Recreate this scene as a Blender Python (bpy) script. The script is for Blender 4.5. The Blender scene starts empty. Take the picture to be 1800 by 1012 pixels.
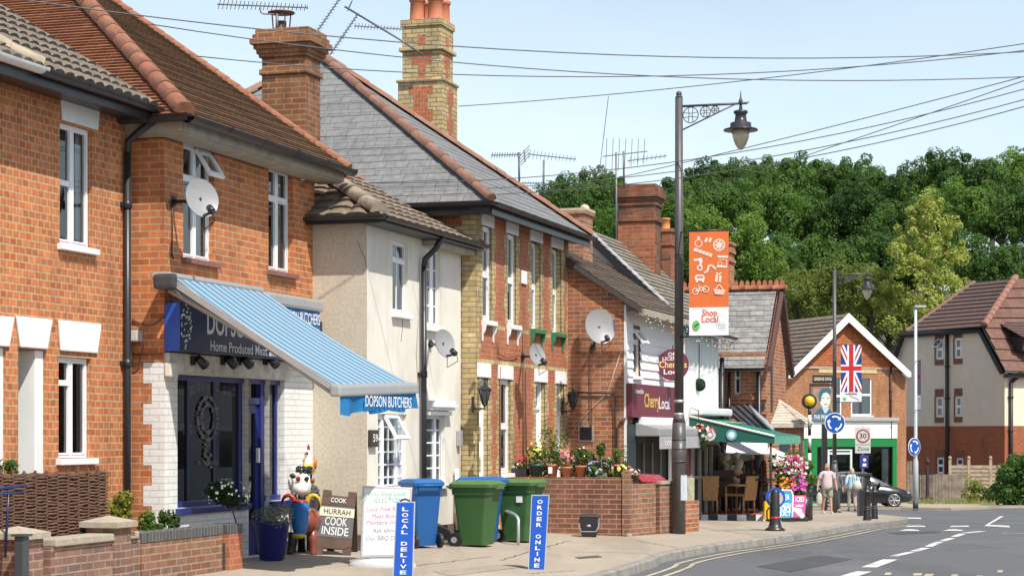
import bpy, bmesh, math, random
from mathutils import Vector, Matrix
R = math.radians
rnd = random.Random(11)
SC = bpy.context.scene
COL = SC.collection

# ------------------------------------------------------------------ camera, sky, sun, exposure
F, YH, HC = 3500.0, 760.0, 1.63          # focal length and horizon of the photograph, eye height in metres
cam = bpy.data.objects.new('camera', bpy.data.cameras.new('camera'))
COL.objects.link(cam)
cam.location = (0, 0, HC); cam.rotation_euler = (R(90), 0, 0)
cam.data.sensor_width = 36; cam.data.lens = F / 1800 * 36
cam.data.shift_y = (YH - 506) / 1800
cam.data.clip_start = 0.5; cam.data.clip_end = 3000
SC.camera = cam

SUN_EL, SUN_AZ = R(54), R(146)            # azimuth clockwise from +Y: behind the camera, to its right
world = bpy.data.worlds.new('World'); SC.world = world; world.use_nodes = True
wn = world.node_tree; wn.nodes.clear()
wo = wn.nodes.new('ShaderNodeOutputWorld'); wb = wn.nodes.new('ShaderNodeBackground')
sky = wn.nodes.new('ShaderNodeTexSky'); sky.sky_type = 'NISHITA'; sky.sun_disc = False
sky.sun_elevation = SUN_EL; sky.sun_rotation = SUN_AZ
sky.air_density = 1.0; sky.dust_density = 1.6; sky.ozone_density = 1.6
# soft broken cloud spread over the sky, by direction
tc = wn.nodes.new('ShaderNodeTexCoord'); mp = wn.nodes.new('ShaderNodeMapping'); mp.inputs['Scale'].default_value = (1.2, 1.2, 4.5)
ns = wn.nodes.new('ShaderNodeTexNoise'); ns.inputs['Scale'].default_value = 2.6; ns.inputs['Detail'].default_value = 6
rp = wn.nodes.new('ShaderNodeValToRGB'); rp.color_ramp.elements[0].position = .30; rp.color_ramp.elements[1].position = .72
rp.color_ramp.elements[0].color = (.72, .72, .72, 1)
sx_ = wn.nodes.new('ShaderNodeSeparateXYZ'); lo_ = wn.nodes.new('ShaderNodeMapRange')
lo_.inputs['From Min'].default_value = .0; lo_.inputs['From Max'].default_value = .42; lo_.inputs['To Min'].default_value = 1; lo_.inputs['To Max'].default_value = .16
mx = wn.nodes.new('ShaderNodeMix'); mx.data_type = 'RGBA'
mx.inputs['B'].default_value = (7.9, 9.3, 10.2, 1)
ml = wn.nodes.new('ShaderNodeMath'); ml.operation = 'MULTIPLY'
wn.links.new(tc.outputs['Generated'], mp.inputs['Vector']); wn.links.new(mp.outputs[0], ns.inputs['Vector'])
wn.links.new(tc.outputs['Generated'], sx_.inputs[0]); wn.links.new(sx_.outputs['Z'], lo_.inputs['Value'])
wn.links.new(ns.outputs['Fac'], rp.inputs['Fac']); wn.links.new(rp.outputs['Color'], ml.inputs[0]); wn.links.new(lo_.outputs[0], ml.inputs[1])
wn.links.new(ml.outputs[0], mx.inputs['Factor']); wn.links.new(sky.outputs[0], mx.inputs['A'])
wn.links.new(mx.outputs['Result'], wb.inputs['Color']); wb.inputs['Strength'].default_value = .098
wn.links.new(wb.outputs[0], wo.inputs['Surface'])

sl = bpy.data.lights.new('sun', 'SUN'); sl.energy = 4.25; sl.angle = R(.53); sl.color = (1, .955, .88)
sun = bpy.data.objects.new('sun', sl); COL.objects.link(sun)
sd = Vector((math.sin(SUN_AZ) * math.cos(SUN_EL), math.cos(SUN_AZ) * math.cos(SUN_EL), math.sin(SUN_EL)))
sun.rotation_euler = sd.to_track_quat('Z', 'Y').to_euler(); sun.location = (20, -30, 60)
SC.view_settings.view_transform = 'Standard'; SC.view_settings.look = 'None'
SC.view_settings.exposure = .45; SC.view_settings.gamma = 1

# ------------------------------------------------------------------ measuring helpers
def P(x, y, Y):
    """a point at depth Y measured on the photograph"""
    return Vector(((x - 900) * Y / F, Y, HC - (y - YH) * Y / F))
GP = [(-60, 0), (31, 0), (38, -.09), (46, -.37), (58, -.80), (70, -1.22), (86, -1.56), (100, -1.85), (140, -2.3), (900, -2.3)]
TS = 1090 / F                               # slope of the street line in plan
def gz(X, Y):
    for (a, za), (b, zb) in zip(GP, GP[1:]):
        if Y <= b:
            t = max(0, (Y - a) / (b - a)); z = za + (zb - za) * t; break
    fade = min(1, max(0, (46 - Y) / 10)) * min(1, max(0, (Y - 5) / 10))
    return z + .025 * min(5, max(0, -6.3 - (X - TS * Y))) * fade
def G(x, y):
    """where the ground is seen at a pixel"""
    lo, hi = 4.0, 400.0
    Y = lo
    while Y < hi:
        p = P(x, y, Y)
        if p.z <= gz(p.x, Y): break
        Y += .05
    p = P(x, y, Y); p.z = gz(p.x, Y); return p
def on(x, Y, dz=0):
    X = (x - 900) * Y / F
    return Vector((X, Y, gz(X, Y) + dz))
TH = math.atan(TS)
class Fr:
    """a wall's own frame: u along the wall, v out of it, z up"""
    def __init__(s, o, ang):                # ang: direction of u, clockwise from +Y
        s.o = Vector((o[0], o[1], 0)); s.a = ang
        s.t = Vector((math.sin(ang), math.cos(ang), 0)); s.n = Vector((math.cos(ang), -math.sin(ang), 0))
    def w(s, u, v, z): return s.o + s.t * u + s.n * v + Vector((0, 0, z))
    def hit(s, x, y, v=0):
        d = Vector(((x - 900) / F, 1, -(y - YH) / F)); c = Vector((0, 0, HC))
        k = (s.o + s.n * v - c).dot(s.n) / d.dot(s.n); p = c + d * k
        return ((p - s.o).dot(s.t), p.z)
    def side(s, u=0): return Fr(s.w(u, 0, 0), s.a + math.pi / 2)   # the wall that faces back along -u; its u runs with v
def street(x0, c, ang=TH):
    Y = -c * F / (1990 - x0); return Fr((c + TS * Y, Y), ang)

# ------------------------------------------------------------------ materials
MATS = {}
def nodes(name):
    m = bpy.data.materials.new(name); m.use_nodes = True
    nt = m.node_tree; b = nt.nodes['Principled BSDF']; MATS[name] = m
    return m, nt, b
def rgb(c): return (c[0], c[1], c[2], 1)
def setb(b, rough=.6, metal=0, spec=.5):
    b.inputs['Roughness'].default_value = rough; b.inputs['Metallic'].default_value = metal
    b.inputs['Specular IOR Level'].default_value = spec
def mixc(nt, a, b, fac, mode='MIX'):
    x = nt.nodes.new('ShaderNodeMix'); x.data_type = 'RGBA'; x.blend_type = mode
    for k, v in (('A', a), ('B', b), ('Factor', fac)):
        if hasattr(v, 'is_linked') or isinstance(v, bpy.types.NodeSocket): nt.links.new(v, x.inputs[k])
        elif k == 'Factor': x.inputs[k].default_value = v
        else: x.inputs[k].default_value = rgb(v)
    return x.outputs['Result']
def noise(nt, vec, scale, detail=4, rough=.55):
    n = nt.nodes.new('ShaderNodeTexNoise'); n.inputs['Scale'].default_value = scale
    n.inputs['Detail'].default_value = detail; n.inputs['Roughness'].default_value = rough
    if vec is not None: nt.links.new(vec, n.inputs['Vector'])
    return n.outputs['Fac']
def ramp(nt, f, a, b, ca=(0, 0, 0), cb=(1, 1, 1)):
    r = nt.nodes.new('ShaderNodeValToRGB'); r.color_ramp.elements[0].position = a; r.color_ramp.elements[1].position = b
    r.color_ramp.elements[0].color = rgb(ca); r.color_ramp.elements[1].color = rgb(cb)
    nt.links.new(f, r.inputs['Fac']); return r.outputs['Color']
def bump(nt, b, h, strength=.4, dist=.01):
    n = nt.nodes.new('ShaderNodeBump'); n.inputs['Strength'].default_value = strength; n.inputs['Distance'].default_value = dist
    nt.links.new(h, n.inputs['Height']); nt.links.new(n.outputs[0], b.inputs['Normal'])
def coords(nt, kind='UV', scale=(1, 1, 1)):
    t = nt.nodes.new('ShaderNodeTexCoord'); m = nt.nodes.new('ShaderNodeMapping'); m.inputs['Scale'].default_value = scale
    nt.links.new(t.outputs[kind], m.inputs['Vector']); return m.outputs[0]
def plain(name, c, rough=.6, metal=0, vary=.12, scale=6, bmp=0, spec=.5, dirt=None, dirt_amt=.5, kind='UV'):
    if name in MATS: return MATS[name]
    m, nt, b = nodes(name); setb(b, rough, metal, spec)
    v = coords(nt, kind); n = noise(nt, v, scale, 5)
    c0 = tuple(x * (1 - vary) for x in c); c1 = tuple(min(1, x * (1 + vary)) for x in c)
    o = ramp(nt, n, .3, .7, c0, c1)
    if dirt:
        d = noise(nt, coords(nt, kind, (1, .35, 1)), scale * .22, 7, .65)
        f = ramp(nt, d, .5, .75, (0, 0, 0), (dirt_amt,) * 3)
        o = mixc(nt, o, dirt, f)
    nt.links.new(o, b.inputs['Base Color'])
    if bmp: bump(nt, b, noise(nt, v, scale * 6, 3), bmp, .01)
    return m
def brick(name, c1, c2, mortar, w=.235, h=.076, ms=.009, dark=None, dark_amt=.5, stain=(.05, .04, .03), stain_amt=.4, bmp=.5, third=None, squash=1, bright=.25, lo=.5, grime=.55):
    m, nt, b = nodes(name); setb(b, .85, 0, .25)
    v = coords(nt)
    def bt(ca, cb, mo, bias=0, off=0):
        t = nt.nodes.new('ShaderNodeTexBrick'); t.inputs['Scale'].default_value = 1
        t.inputs['Brick Width'].default_value = w; t.inputs['Row Height'].default_value = h
        t.inputs['Mortar Size'].default_value = ms; t.inputs['Mortar Smooth'].default_value = .2; t.inputs['Bias'].default_value = bias
        t.inputs['Color1'].default_value = rgb(ca); t.inputs['Color2'].default_value = rgb(cb); t.inputs['Mortar'].default_value = rgb(mo)
        t.squash = squash; t.squash_frequency = 2
        nt.links.new(v, t.inputs['Vector']); return t
    t = bt(c1, c2, mortar)
    col = t.outputs['Color']
    if dark:                               # odd burnt or pale bricks, brick by brick
        t2 = bt((0, 0, 0), (1, 1, 1), (0, 0, 0), -.25)
        t3 = bt((.8, .8, .82), (1.16, 1.14, 1.1), (1, 1, 1), .1); mp2 = nt.nodes.new('ShaderNodeMapping'); mp2.inputs['Location'].default_value = (w * 37, h * 50, 0); nt.links.new(v, mp2.inputs['Vector']); nt.links.new(mp2.outputs[0], t3.inputs['Vector'])
        col = mixc(nt, col, t3.outputs['Color'], 1, 'MULTIPLY')
        f = ramp(nt, t2.outputs['Color'], .56, .8, (0, 0, 0), (dark_amt,) * 3)
        col = mixc(nt, col, dark, f)
    n = noise(nt, v, 9, 6, .7)
    col = mixc(nt, col, ramp(nt, n, .3, .72, (1 - bright,) * 3, (1 + bright * .6,) * 3), 1, 'MULTIPLY')
    s = noise(nt, coords(nt, 'UV', (1.1, .45, 1)), .8, 8, .68)
    col = mixc(nt, col, stain, ramp(nt, s, lo, lo + .26, (0, 0, 0), (stain_amt,) * 3))
    if grime:
        gr = noise(nt, coords(nt, 'UV', (1.6, .3, 1)), 1.3, 7, .72)
        col = mixc(nt, col, (.07, .05, .04), ramp(nt, gr, .48, .76, (0, 0, 0), (grime,) * 3))
    if third:
        s2 = noise(nt, coords(nt, 'UV', (.6, .8, 1)), 1.7, 6, .7)
        col = mixc(nt, col, third, ramp(nt, s2, .55, .75, (0, 0, 0), (.45,) * 3))
    nt.links.new(col, b.inputs['Base Color'])
    inv = nt.nodes.new('ShaderNodeMath'); inv.operation = 'MULTIPLY_ADD'; inv.inputs[1].default_value = -1; inv.inputs[2].default_value = 1
    nt.links.new(t.outputs['Fac'], inv.inputs[0])
    ad = nt.nodes.new('ShaderNodeMath'); ad.operation = 'MULTIPLY_ADD'; ad.inputs[1].default_value = .5
    nt.links.new(noise(nt, v, 60, 3), ad.inputs[0]); nt.links.new(inv.outputs[0], ad.inputs[2])
    bump(nt, b, ad.outputs[0], bmp, .012)
    return m
def tile(name, c1, c2, w=.17, h=.1, moss=None, moss_amt=.5, gap=.02, stain=(.02, .018, .015), stain_amt=.5, rough=.85, spec=.3):
    m, nt, b = nodes(name); setb(b, rough, 0, spec)
    v = coords(nt)
    t = nt.nodes.new('ShaderNodeTexBrick'); t.inputs['Scale'].default_value = 1
    t.inputs['Brick Width'].default_value = w; t.inputs['Row Height'].default_value = h
    t.inputs['Mortar Size'].default_value = .004; t.inputs['Mortar Smooth'].default_value = .1
    t.inputs['Color1'].default_value = rgb(c1); t.inputs['Color2'].default_value = rgb(c2); t.inputs['Mortar'].default_value = rgb([x * .25 for x in c1])
    nt.links.new(v, t.inputs['Vector']); col = t.outputs['Color']
    col = mixc(nt, col, ramp(nt, noise(nt, v, 7, 6, .7), .3, .7, (.7,) * 3, (1.25,) * 3), 1, 'MULTIPLY')
    s = noise(nt, coords(nt, 'UV', (1, .5, 1)), .9, 8, .7)
    col = mixc(nt, col, stain, ramp(nt, s, .5, .78, (0, 0, 0), (stain_amt,) * 3))
    if moss:
        s2 = noise(nt, v, 5.5, 8, .72)
        col = mixc(nt, col, moss, ramp(nt, s2, .52, .68, (0, 0, 0), (moss_amt,) * 3))
    nt.links.new(col, b.inputs['Base Color'])
    bump(nt, b, noise(nt, v, 40, 4), .3, .01)
    return m
def leafmat(name, c1, c2, sc=.8):
    m, nt, b = nodes(name); setb(b, .62, 0, .3)
    v = coords(nt, 'Object'); n = noise(nt, v, sc, 5, .7)
    o = ramp(nt, n, .3, .7, c1, c2)
    g = nt.nodes.new('ShaderNodeObjectInfo')
    o = mixc(nt, o, ramp(nt, g.outputs['Random'], 0, 1, (.62, .7, .66), (1.25, 1.16, 1.0)), 1, 'MULTIPLY')
    nt.links.new(o, b.inputs['Base Color'])
    tr = nt.nodes.new('ShaderNodeBsdfTranslucent'); nt.links.new(o, tr.inputs['Color'])
    ms = nt.nodes.new('ShaderNodeMixShader'); ms.inputs[0].default_value = .45
    nt.links.new(b.outputs[0], ms.inputs[1]); nt.links.new(tr.outputs[0], ms.inputs[2])
    nt.links.new(ms.outputs[0], nt.nodes['Material Output'].inputs['Surface'])
    return m
def glassmat(name, tint=(.75, .82, .84), gloss=.22):
    m, nt, b = nodes(name); nt.nodes.remove(b)
    tr = nt.nodes.new('ShaderNodeBsdfTransparent'); tr.inputs['Color'].default_value = rgb(tint)
    gl = nt.nodes.new('ShaderNodeBsdfGlossy'); gl.inputs['Roughness'].default_value = .02
    fr = nt.nodes.new('ShaderNodeFresnel'); fr.inputs['IOR'].default_value = 1.5
    mm = nt.nodes.new('ShaderNodeMath'); mm.operation = 'MULTIPLY_ADD'; mm.inputs[1].default_value = 1.2; mm.inputs[2].default_value = gloss * .3
    nt.links.new(fr.outputs[0], mm.inputs[0])
    ms = nt.nodes.new('ShaderNodeMixShader'); nt.links.new(mm.outputs[0], ms.inputs[0])
    nt.links.new(tr.outputs[0], ms.inputs[1]); nt.links.new(gl.outputs[0], ms.inputs[2])
    nt.links.new(ms.outputs[0], nt.nodes['Material Output'].inputs['Surface'])
    return m

B1 = brick('orange_brick', (.49, .14, .046), (.58, .215, .08), (.52, .35, .21), w=.118, dark=(.27, .085, .042), dark_amt=.6, stain=(.16, .06, .03), stain_amt=.35)
B2 = brick('orange_brick_shop', (.49, .14, .046), (.58, .215, .08), (.52, .35, .21), w=.235, dark=(.26, .08, .045), dark_amt=.65, stain=(.15, .06, .03), stain_amt=.35)
BW = brick('white_painted_brick', (.74, .73, .70), (.80, .79, .76), (.62, .61, .58), ms=.006, stain=(.5, .48, .43), stain_amt=.45, bmp=.9, bright=.08, grime=.12)
BR = brick('red_brick', (.42, .115, .055), (.48, .16, .075), (.42, .28, .18), w=.118, ms=.006, stain=(.2, .07, .04), stain_amt=.3)
BY = brick('yellow_brick', (.48, .36, .16), (.56, .44, .23), (.27, .22, .15), ms=.009, dark=(.34, .23, .10), dark_amt=.6, stain=(.16, .11, .05), stain_amt=.3)
BO = brick('mixed_red_brick', (.33, .10, .048), (.46, .19, .09), (.44, .34, .25), dark=(.13, .10, .085), dark_amt=.75, stain=(.12, .05, .03), stain_amt=.35)
BC = brick('sooty_chimney_brick', (.30, .105, .045), (.40, .18, .08), (.40, .29, .18), dark=(.07, .045, .03), dark_amt=.85, stain=(.05, .032, .02), stain_amt=.85, third=(.34, .22, .08), lo=.42)
BK = brick('blackened_brick', (.27, .09, .045), (.36, .14, .075), (.20, .15, .10), dark=(.05, .04, .035), dark_amt=.8, stain=(.03, .025, .02), stain_amt=.8, lo=.44)
BWALL = brick('garden_wall_brick', (.23, .095, .055), (.32, .155, .095), (.34, .27, .20), dark=(.14, .10, .09), dark_amt=.75, stain=(.36, .24, .08), stain_amt=.4)
BWALL2 = brick('dark_red_wall_brick', (.17, .062, .042), (.26, .10, .065), (.36, .26, .19), dark=(.12, .07, .06), dark_amt=.6, stain=(.36, .23, .10), stain_amt=.45)
BP = brick('plum_wall_brick', (.20, .105, .08), (.28, .155, .115), (.34, .27, .20), dark=(.11, .095, .10), dark_amt=.7, stain=(.3, .2, .1), stain_amt=.25)
BPUB = brick('pub_brick', (.34, .11, .045), (.44, .18, .075), (.42, .29, .18), w=.118, dark=(.13, .08, .06), dark_amt=.7, stain=(.16, .08, .04), stain_amt=.4)
BFLAT = brick('flats_brick', (.36, .10, .04), (.42, .13, .055), (.32, .17, .10), ms=.006, stain=(.22, .07, .04), stain_amt=.3)

T1 = tile('grey_pantile', (.15, .125, .10), (.20, .165, .13), w=.3, h=.33, moss=(.22, .17, .10), moss_amt=.4, stain=(.06, .05, .045), stain_amt=.6)
T2 = tile('red_plain_tile', (.27, .105, .055), (.34, .155, .08), w=.165, h=.1, moss=(.12, .08, .05), moss_amt=.6, stain=(.09, .055, .04), stain_amt=.7)
T2b = tile('brown_plain_tile', (.165, .095, .058), (.235, .145, .085), w=.165, h=.1, moss=(.35, .28, .13), moss_amt=.35, stain=(.07, .05, .035), stain_amt=.6)
T3 = tile('brown_roll_tile', (.17, .13, .098), (.235, .18, .135), w=.3, h=.33, moss=(.42, .34, .2), moss_amt=.45, stain=(.06, .048, .04), stain_amt=.55)
TS4 = tile('grey_slate', (.18, .18, .18), (.21, .21, .208), w=.36, h=.235, moss=(.27, .26, .24), moss_amt=.3, stain=(.12, .12, .12), stain_amt=.4, rough=.75, spec=.2)
TS7 = tile('weathered_slate', (.20, .195, .19), (.29, .28, .265), w=.3, h=.16, moss=(.42, .39, .33), moss_amt=.5, stain=(.10, .10, .10), stain_amt=.5)
TM = tile('mossy_tile', (.115, .085, .065), (.19, .14, .105), w=.17, h=.12, moss=(.34, .29, .2), moss_amt=.6, stain=(.04, .035, .03), stain_amt=.5)
TG = tile('lichen_grey_tile', (.17, .15, .12), (.23, .205, .16), w=.17, h=.14, moss=(.44, .39, .27), moss_amt=.55, stain=(.09, .085, .07), stain_amt=.5)
T8 = tile('brown_pub_tile', (.16, .12, .095), (.22, .165, .125), w=.3, h=.33, moss=(.38, .32, .22), moss_amt=.4)
T9 = tile('dark_brown_flat_tile', (.105, .066, .056), (.135, .085, .07), w=.33, h=.36, stain_amt=.2)
T9b = tile('sunlit_flat_tile', (.15, .08, .06), (.19, .105, .08), w=.33, h=.36, stain_amt=.15)  # same tiles as the brown slope, sunlight put into a redder colour
HIP = plain('terracotta_hip_tile', (.30, .115, .065), .85, vary=.3, scale=4, bmp=.3, dirt=(.26, .20, .07), dirt_amt=.8)
HIPG = plain('concrete_hip_tile', (.32, .26, .19), .9, vary=.3, scale=9, bmp=.4, dirt=(.5, .42, .3), dirt_amt=.6)
LEAD = plain('lead_flashing', (.30, .31, .33), .6, vary=.25, scale=5, dirt=(.6, .6, .6), dirt_amt=.5)
UPVC = plain('white_upvc', (.82, .82, .82), .35, vary=.03)
WPAINT = plain('white_paint', (.80, .80, .78), .5, vary=.04, scale=3, dirt=(.5, .46, .4), dirt_amt=.35)
LINT = plain('painted_lintel', (.78, .78, .77), .7, vary=.05, scale=4, bmp=.15, dirt=(.52, .50, .47), dirt_amt=.45)
STONE = plain('stone_coping', (.37, .325, .25), .9, vary=.15, scale=12, bmp=.4, dirt=(.25, .21, .14), dirt_amt=.5)
CREAM = plain('cream_render', (.71, .665, .58), .9, vary=.05, scale=3, bmp=.25, dirt=(.42, .36, .28), dirt_amt=.85)
CREAMS = plain('rough_cream_render', (.60, .53, .42), .95, vary=.14, scale=26, bmp=.9, dirt=(.46, .38, .28), dirt_amt=.5)
PLINTH = plain('dark_plinth', (.11, .095, .085), .9, vary=.3, scale=10, bmp=.5)
BLACKP = plain('black_plastic', (.022, .022, .025), .38, vary=.1)
GUT = plain('dark_gutter', (.02, .021, .024), .35, vary=.2, dirt=(.10, .095, .085), dirt_amt=.3)
FASC = plain('weathered_fascia', (.36, .315, .25), .85, vary=.2, scale=5, bmp=.3, dirt=(.2, .17, .13), dirt_amt=.5)
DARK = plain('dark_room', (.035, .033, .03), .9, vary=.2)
ROOM = plain('dim_room', (.10, .09, .08), .9, vary=.3, scale=2)
CURT = plain('net_curtain', (.55, .55, .52), .9, vary=.1, scale=8)
GLASS = glassmat('window_glass')
SGLASS = glassmat('shop_glass', (.5, .55, .55), .1)
NAVY = plain('navy_paint', (.008, .015, .065), .35, vary=.08)
BLUEP = plain('blue_gloss_paint', (.02, .03, .15), .3, vary=.1)
SIGNBLUE = plain('bright_blue_board', (.01, .09, .48), .3, vary=.02)
LETW = plain('white_lettering', (.80, .80, .80), .5, vary=.02)
GREYM = plain('grey_metal', (.40, .40, .39), .4, metal=.3, vary=.05)
GALV = plain('galvanised_steel', (.48, .50, .52), .45, metal=.5, vary=.12)
POLEG = plain('dark_grey_lamp_paint', (.075, .07, .068), .42, vary=.18, scale=4, dirt=(.16, .13, .11), dirt_amt=.4)
TERRA = plain('terracotta_pot', (.48, .16, .075), .8, vary=.12, scale=6, dirt=(.62, .42, .3), dirt_amt=.3)
ASPH = None

# ------------------------------------------------------------------ mesh builder
class MB:
    def __init__(s): s.v = []; s.f = []; s.m = []; s.sm = []
    def face(s, pts, m=0, smooth=False):
        i = len(s.v); s.v += [Vector(p) for p in pts]; s.f.append(list(range(i, i + len(pts)))); s.m.append(m); s.sm.append(smooth)
    def grid(s, rows, m=0, smooth=True, closed=False):
        i = len(s.v); n = len(rows[0])
        for r in rows: s.v += [Vector(p) for p in r]
        for a in range(len(rows) - 1):
            for b in range(n if closed else n - 1):
                c = (b + 1) % n
                s.f.append([i + a * n + b, i + a * n + c, i + (a + 1) * n + c, i + (a + 1) * n + b]); s.m.append(m); s.sm.append(smooth)
    def hexa(s, b, t, m=0):                 # b, t: four bottom and four top corners, counter-clockwise from above
        s.face(list(reversed(b)), m); s.face(t, m)
        n = len(b)
        for k in range(n): s.face([b[k], b[(k + 1) % n], t[(k + 1) % n], t[k]], m)
    def box(s, fr, u0, u1, v0, v1, z0, z1, m=0):
        w = fr.w
        b = [w(u0, v1, z0), w(u1, v1, z0), w(u1, v0, z0), w(u0, v0, z0)]
        t = [w(u0, v1, z1), w(u1, v1, z1), w(u1, v0, z1), w(u0, v0, z1)]
        s.hexa(b, t, m)
    def prism(s, fr, poly, v0, v1, m=0):    # poly of (u, z) seen from the front, counter-clockwise, thickness v0..v1
        a = [fr.w(u, v1, z) for u, z in poly]; b = [fr.w(u, v0, z) for u, z in poly]
        s.face(a, m); s.face(list(reversed(b)), m); n = len(poly)
        for k in range(n): s.face([a[k], b[k], b[(k + 1) % n], a[(k + 1) % n]], m)
    def ring(s, p, d, r, n, ref=None):
        d = d.normalized(); a = d.cross(Vector((0, 0, 1)) if abs(d.z) < .9 else Vector((1, 0, 0))).normalized(); b = d.cross(a)
        return [p + (a * math.cos(2 * math.pi * k / n) + b * math.sin(2 * math.pi * k / n)) * r for k in range(n)]
    def tube(s, pts, r, n=8, m=0, cap=True, smooth=True):
        pts = [Vector(p) for p in pts]; rows = []
        rr = r if isinstance(r, (list, tuple)) else [r] * len(pts)
        d0 = pts[1] - pts[0]; ref = d0.cross(Vector((0, 0, 1)))
        if ref.length < 1e-4 * d0.length + 1e-9: ref = d0.cross(Vector((1, 0, 0)))
        a = ref.normalized()
        for k, p in enumerate(pts):
            d = (pts[min(k + 1, len(pts) - 1)] - pts[max(k - 1, 0)]).normalized()
            a = (a - d * a.dot(d))
            a = a.normalized() if a.length > 1e-6 else d.orthogonal().normalized()
            b = d.cross(a)
            rows.append([p + (a * math.cos(2 * math.pi * j / n) + b * math.sin(2 * math.pi * j / n)) * rr[k] for j in range(n)])
        s.grid(rows, m, smooth, True)
        if cap: s.face(list(reversed(rows[0])), m); s.face(rows[-1], m)
    def lathe(s, o, prof, n=16, m=0, smooth=True, tilt=None):
        o = Vector(o); rows = []
        for r, z in prof:
            ring = [Vector((math.cos(2 * math.pi * k / n) * r, math.sin(2 * math.pi * k / n) * r, z)) for k in range(n)]
            if tilt: ring = [tilt @ p for p in ring]
            rows.append([o + p for p in ring])
        s.grid(rows, m, smooth, True)
        if prof[0][0] > 1e-4: s.face(list(reversed(rows[0])), m)
        if prof[-1][0] > 1e-4: s.face(rows[-1], m)
    def ball(s, o, r, n=12, m=0, sc=(1, 1, 1)):
        o = Vector(o); k = max(5, n // 2); rows = []
        for i in range(k + 1):
            a = -math.pi / 2 + math.pi * i / k
            rows.append([o + Vector((math.cos(a) * math.cos(2 * math.pi * j / n) * r * sc[0], math.cos(a) * math.sin(2 * math.pi * j / n) * r * sc[1], math.sin(a) * r * sc[2])) for j in range(n)])
        s.grid(rows, m, True, True)
    def disc(s, o, nrm, r, n=20, m=0, th=.01, sy=1):
        q = Vector(nrm).normalized(); s.tube([Vector(o) - q * th / 2, Vector(o) + q * th / 2], r, n, m, True, False)
    def build(s, name, mats, parent=None, loc=None, bevel=0, label=None, cat=None, group=None, kind=None, merge=True, auto=True):
        me = bpy.data.meshes.new(name)
        base = Vector(loc) if loc is not None else Vector((0, 0, 0))
        if parent is not None:
            q = parent; base = Vector((0, 0, 0))
            while q is not None: base = base + q.location; q = q.parent
        me.from_pydata([tuple(p - base) for p in s.v], [], s.f)
        if not isinstance(mats, (list, tuple)): mats = [mats]
        for m in mats: me.materials.append(m)
        uv = me.uv_layers.new(name='UVMap')
        Z = Vector((0, 0, 1))
        for poly, m, sm in zip(me.polygons, s.m, s.sm):
            poly.material_index = m; poly.use_smooth = sm
            n = poly.normal
            if abs(n.z) > .97: t = Vector((1, 0, 0)); b = Vector((0, 1, 0))
            else: t = Z.cross(n).normalized(); b = n.cross(t)
            for li in poly.loop_indices:
                p = me.vertices[me.loops[li].vertex_index].co + base
                uv.data[li].uv = (p.dot(t), p.dot(b))
        if merge:
            bm = bmesh.new(); bm.from_mesh(me); bmesh.ops.remove_doubles(bm, verts=bm.verts, dist=1e-5)
            if bevel > 0:
                es = [e for e in bm.edges if len(e.link_faces) == 2 and e.calc_face_angle(0) > R(35)]
                bmesh.ops.bevel(bm, geom=es, offset=bevel, segments=2, affect='EDGES', profile=.6, clamp_overlap=True)
            bm.to_mesh(me); bm.free()
        o = bpy.data.objects.new(name, me); COL.objects.link(o)
        if parent is not None: o.parent = parent
        elif loc is not None: o.location = base
        tag(o, label, cat, group, kind); return o
def tag(o, label=None, cat=None, group=None, kind=None):
    if label: o['label'] = label
    if cat: o['category'] = cat
    if group: o['group'] = group
    if kind: o['kind'] = kind
    return o
def root(name, label, cat, loc, group=None, rz=0):
    o = bpy.data.objects.new(name, None); COL.objects.link(o); o.location = loc; o.rotation_euler.z = rz
    o.empty_display_size = .2
    return tag(o, label, cat, group)
def clone(o, loc, rz=0, label=None, scale=1, sz=None):
    kids = [c for c in bpy.data.objects if c.parent == o]
    def cp(src, par):
        c = src.copy(); COL.objects.link(c); c.parent = par
        for k in [q for q in list(bpy.data.objects) if q.parent == src]: cp(k, c)
        return c
    r = cp(o, None); r.location = loc; r.rotation_euler.z = rz
    r.scale = (scale, scale, sz or scale)
    if label: r['label'] = label
    return r
def text(name, s, mat, parent, o, ux, up, size, width=None, off=0, thick=.0012, align='CENTER', shear=0):
    """lettering laid on a surface: o centre of the line, ux reading direction, up"""
    cu = bpy.data.curves.new('lettering', 'FONT'); cu.body = s; cu.size = 1; cu.align_x = align; cu.align_y = 'CENTER'; cu.offset = off; cu.shear = shear
    cu.resolution_u = 3
    ob = bpy.data.objects.new('lettering', cu); COL.objects.link(ob)
    dg = bpy.context.evaluated_depsgraph_get(); me = bpy.data.meshes.new_from_object(ob.evaluated_get(dg))
    bpy.data.objects.remove(ob); bpy.data.curves.remove(cu)
    xs = [v.co.x for v in me.vertices] or [0]
    w = max(xs) - min(xs); cx = (max(xs) + min(xs)) / 2
    sx = (width / w) if width else size
    ux = Vector(ux).normalized(); up = Vector(up).normalized(); nn = ux.cross(up)
    base = Vector((0, 0, 0)); q = parent
    while q is not None: base = base + q.location; q = q.parent
    shift = cx if align == 'CENTER' else min(xs)
    for v in me.vertices:
        v.co = Vector(o) + ux * (v.co.x - shift) * sx + up * v.co.y * size + nn * thick - base
    me.materials.append(mat); ob = bpy.data.objects.new(name, me); COL.objects.link(ob); ob.parent = parent
    return ob
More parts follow.
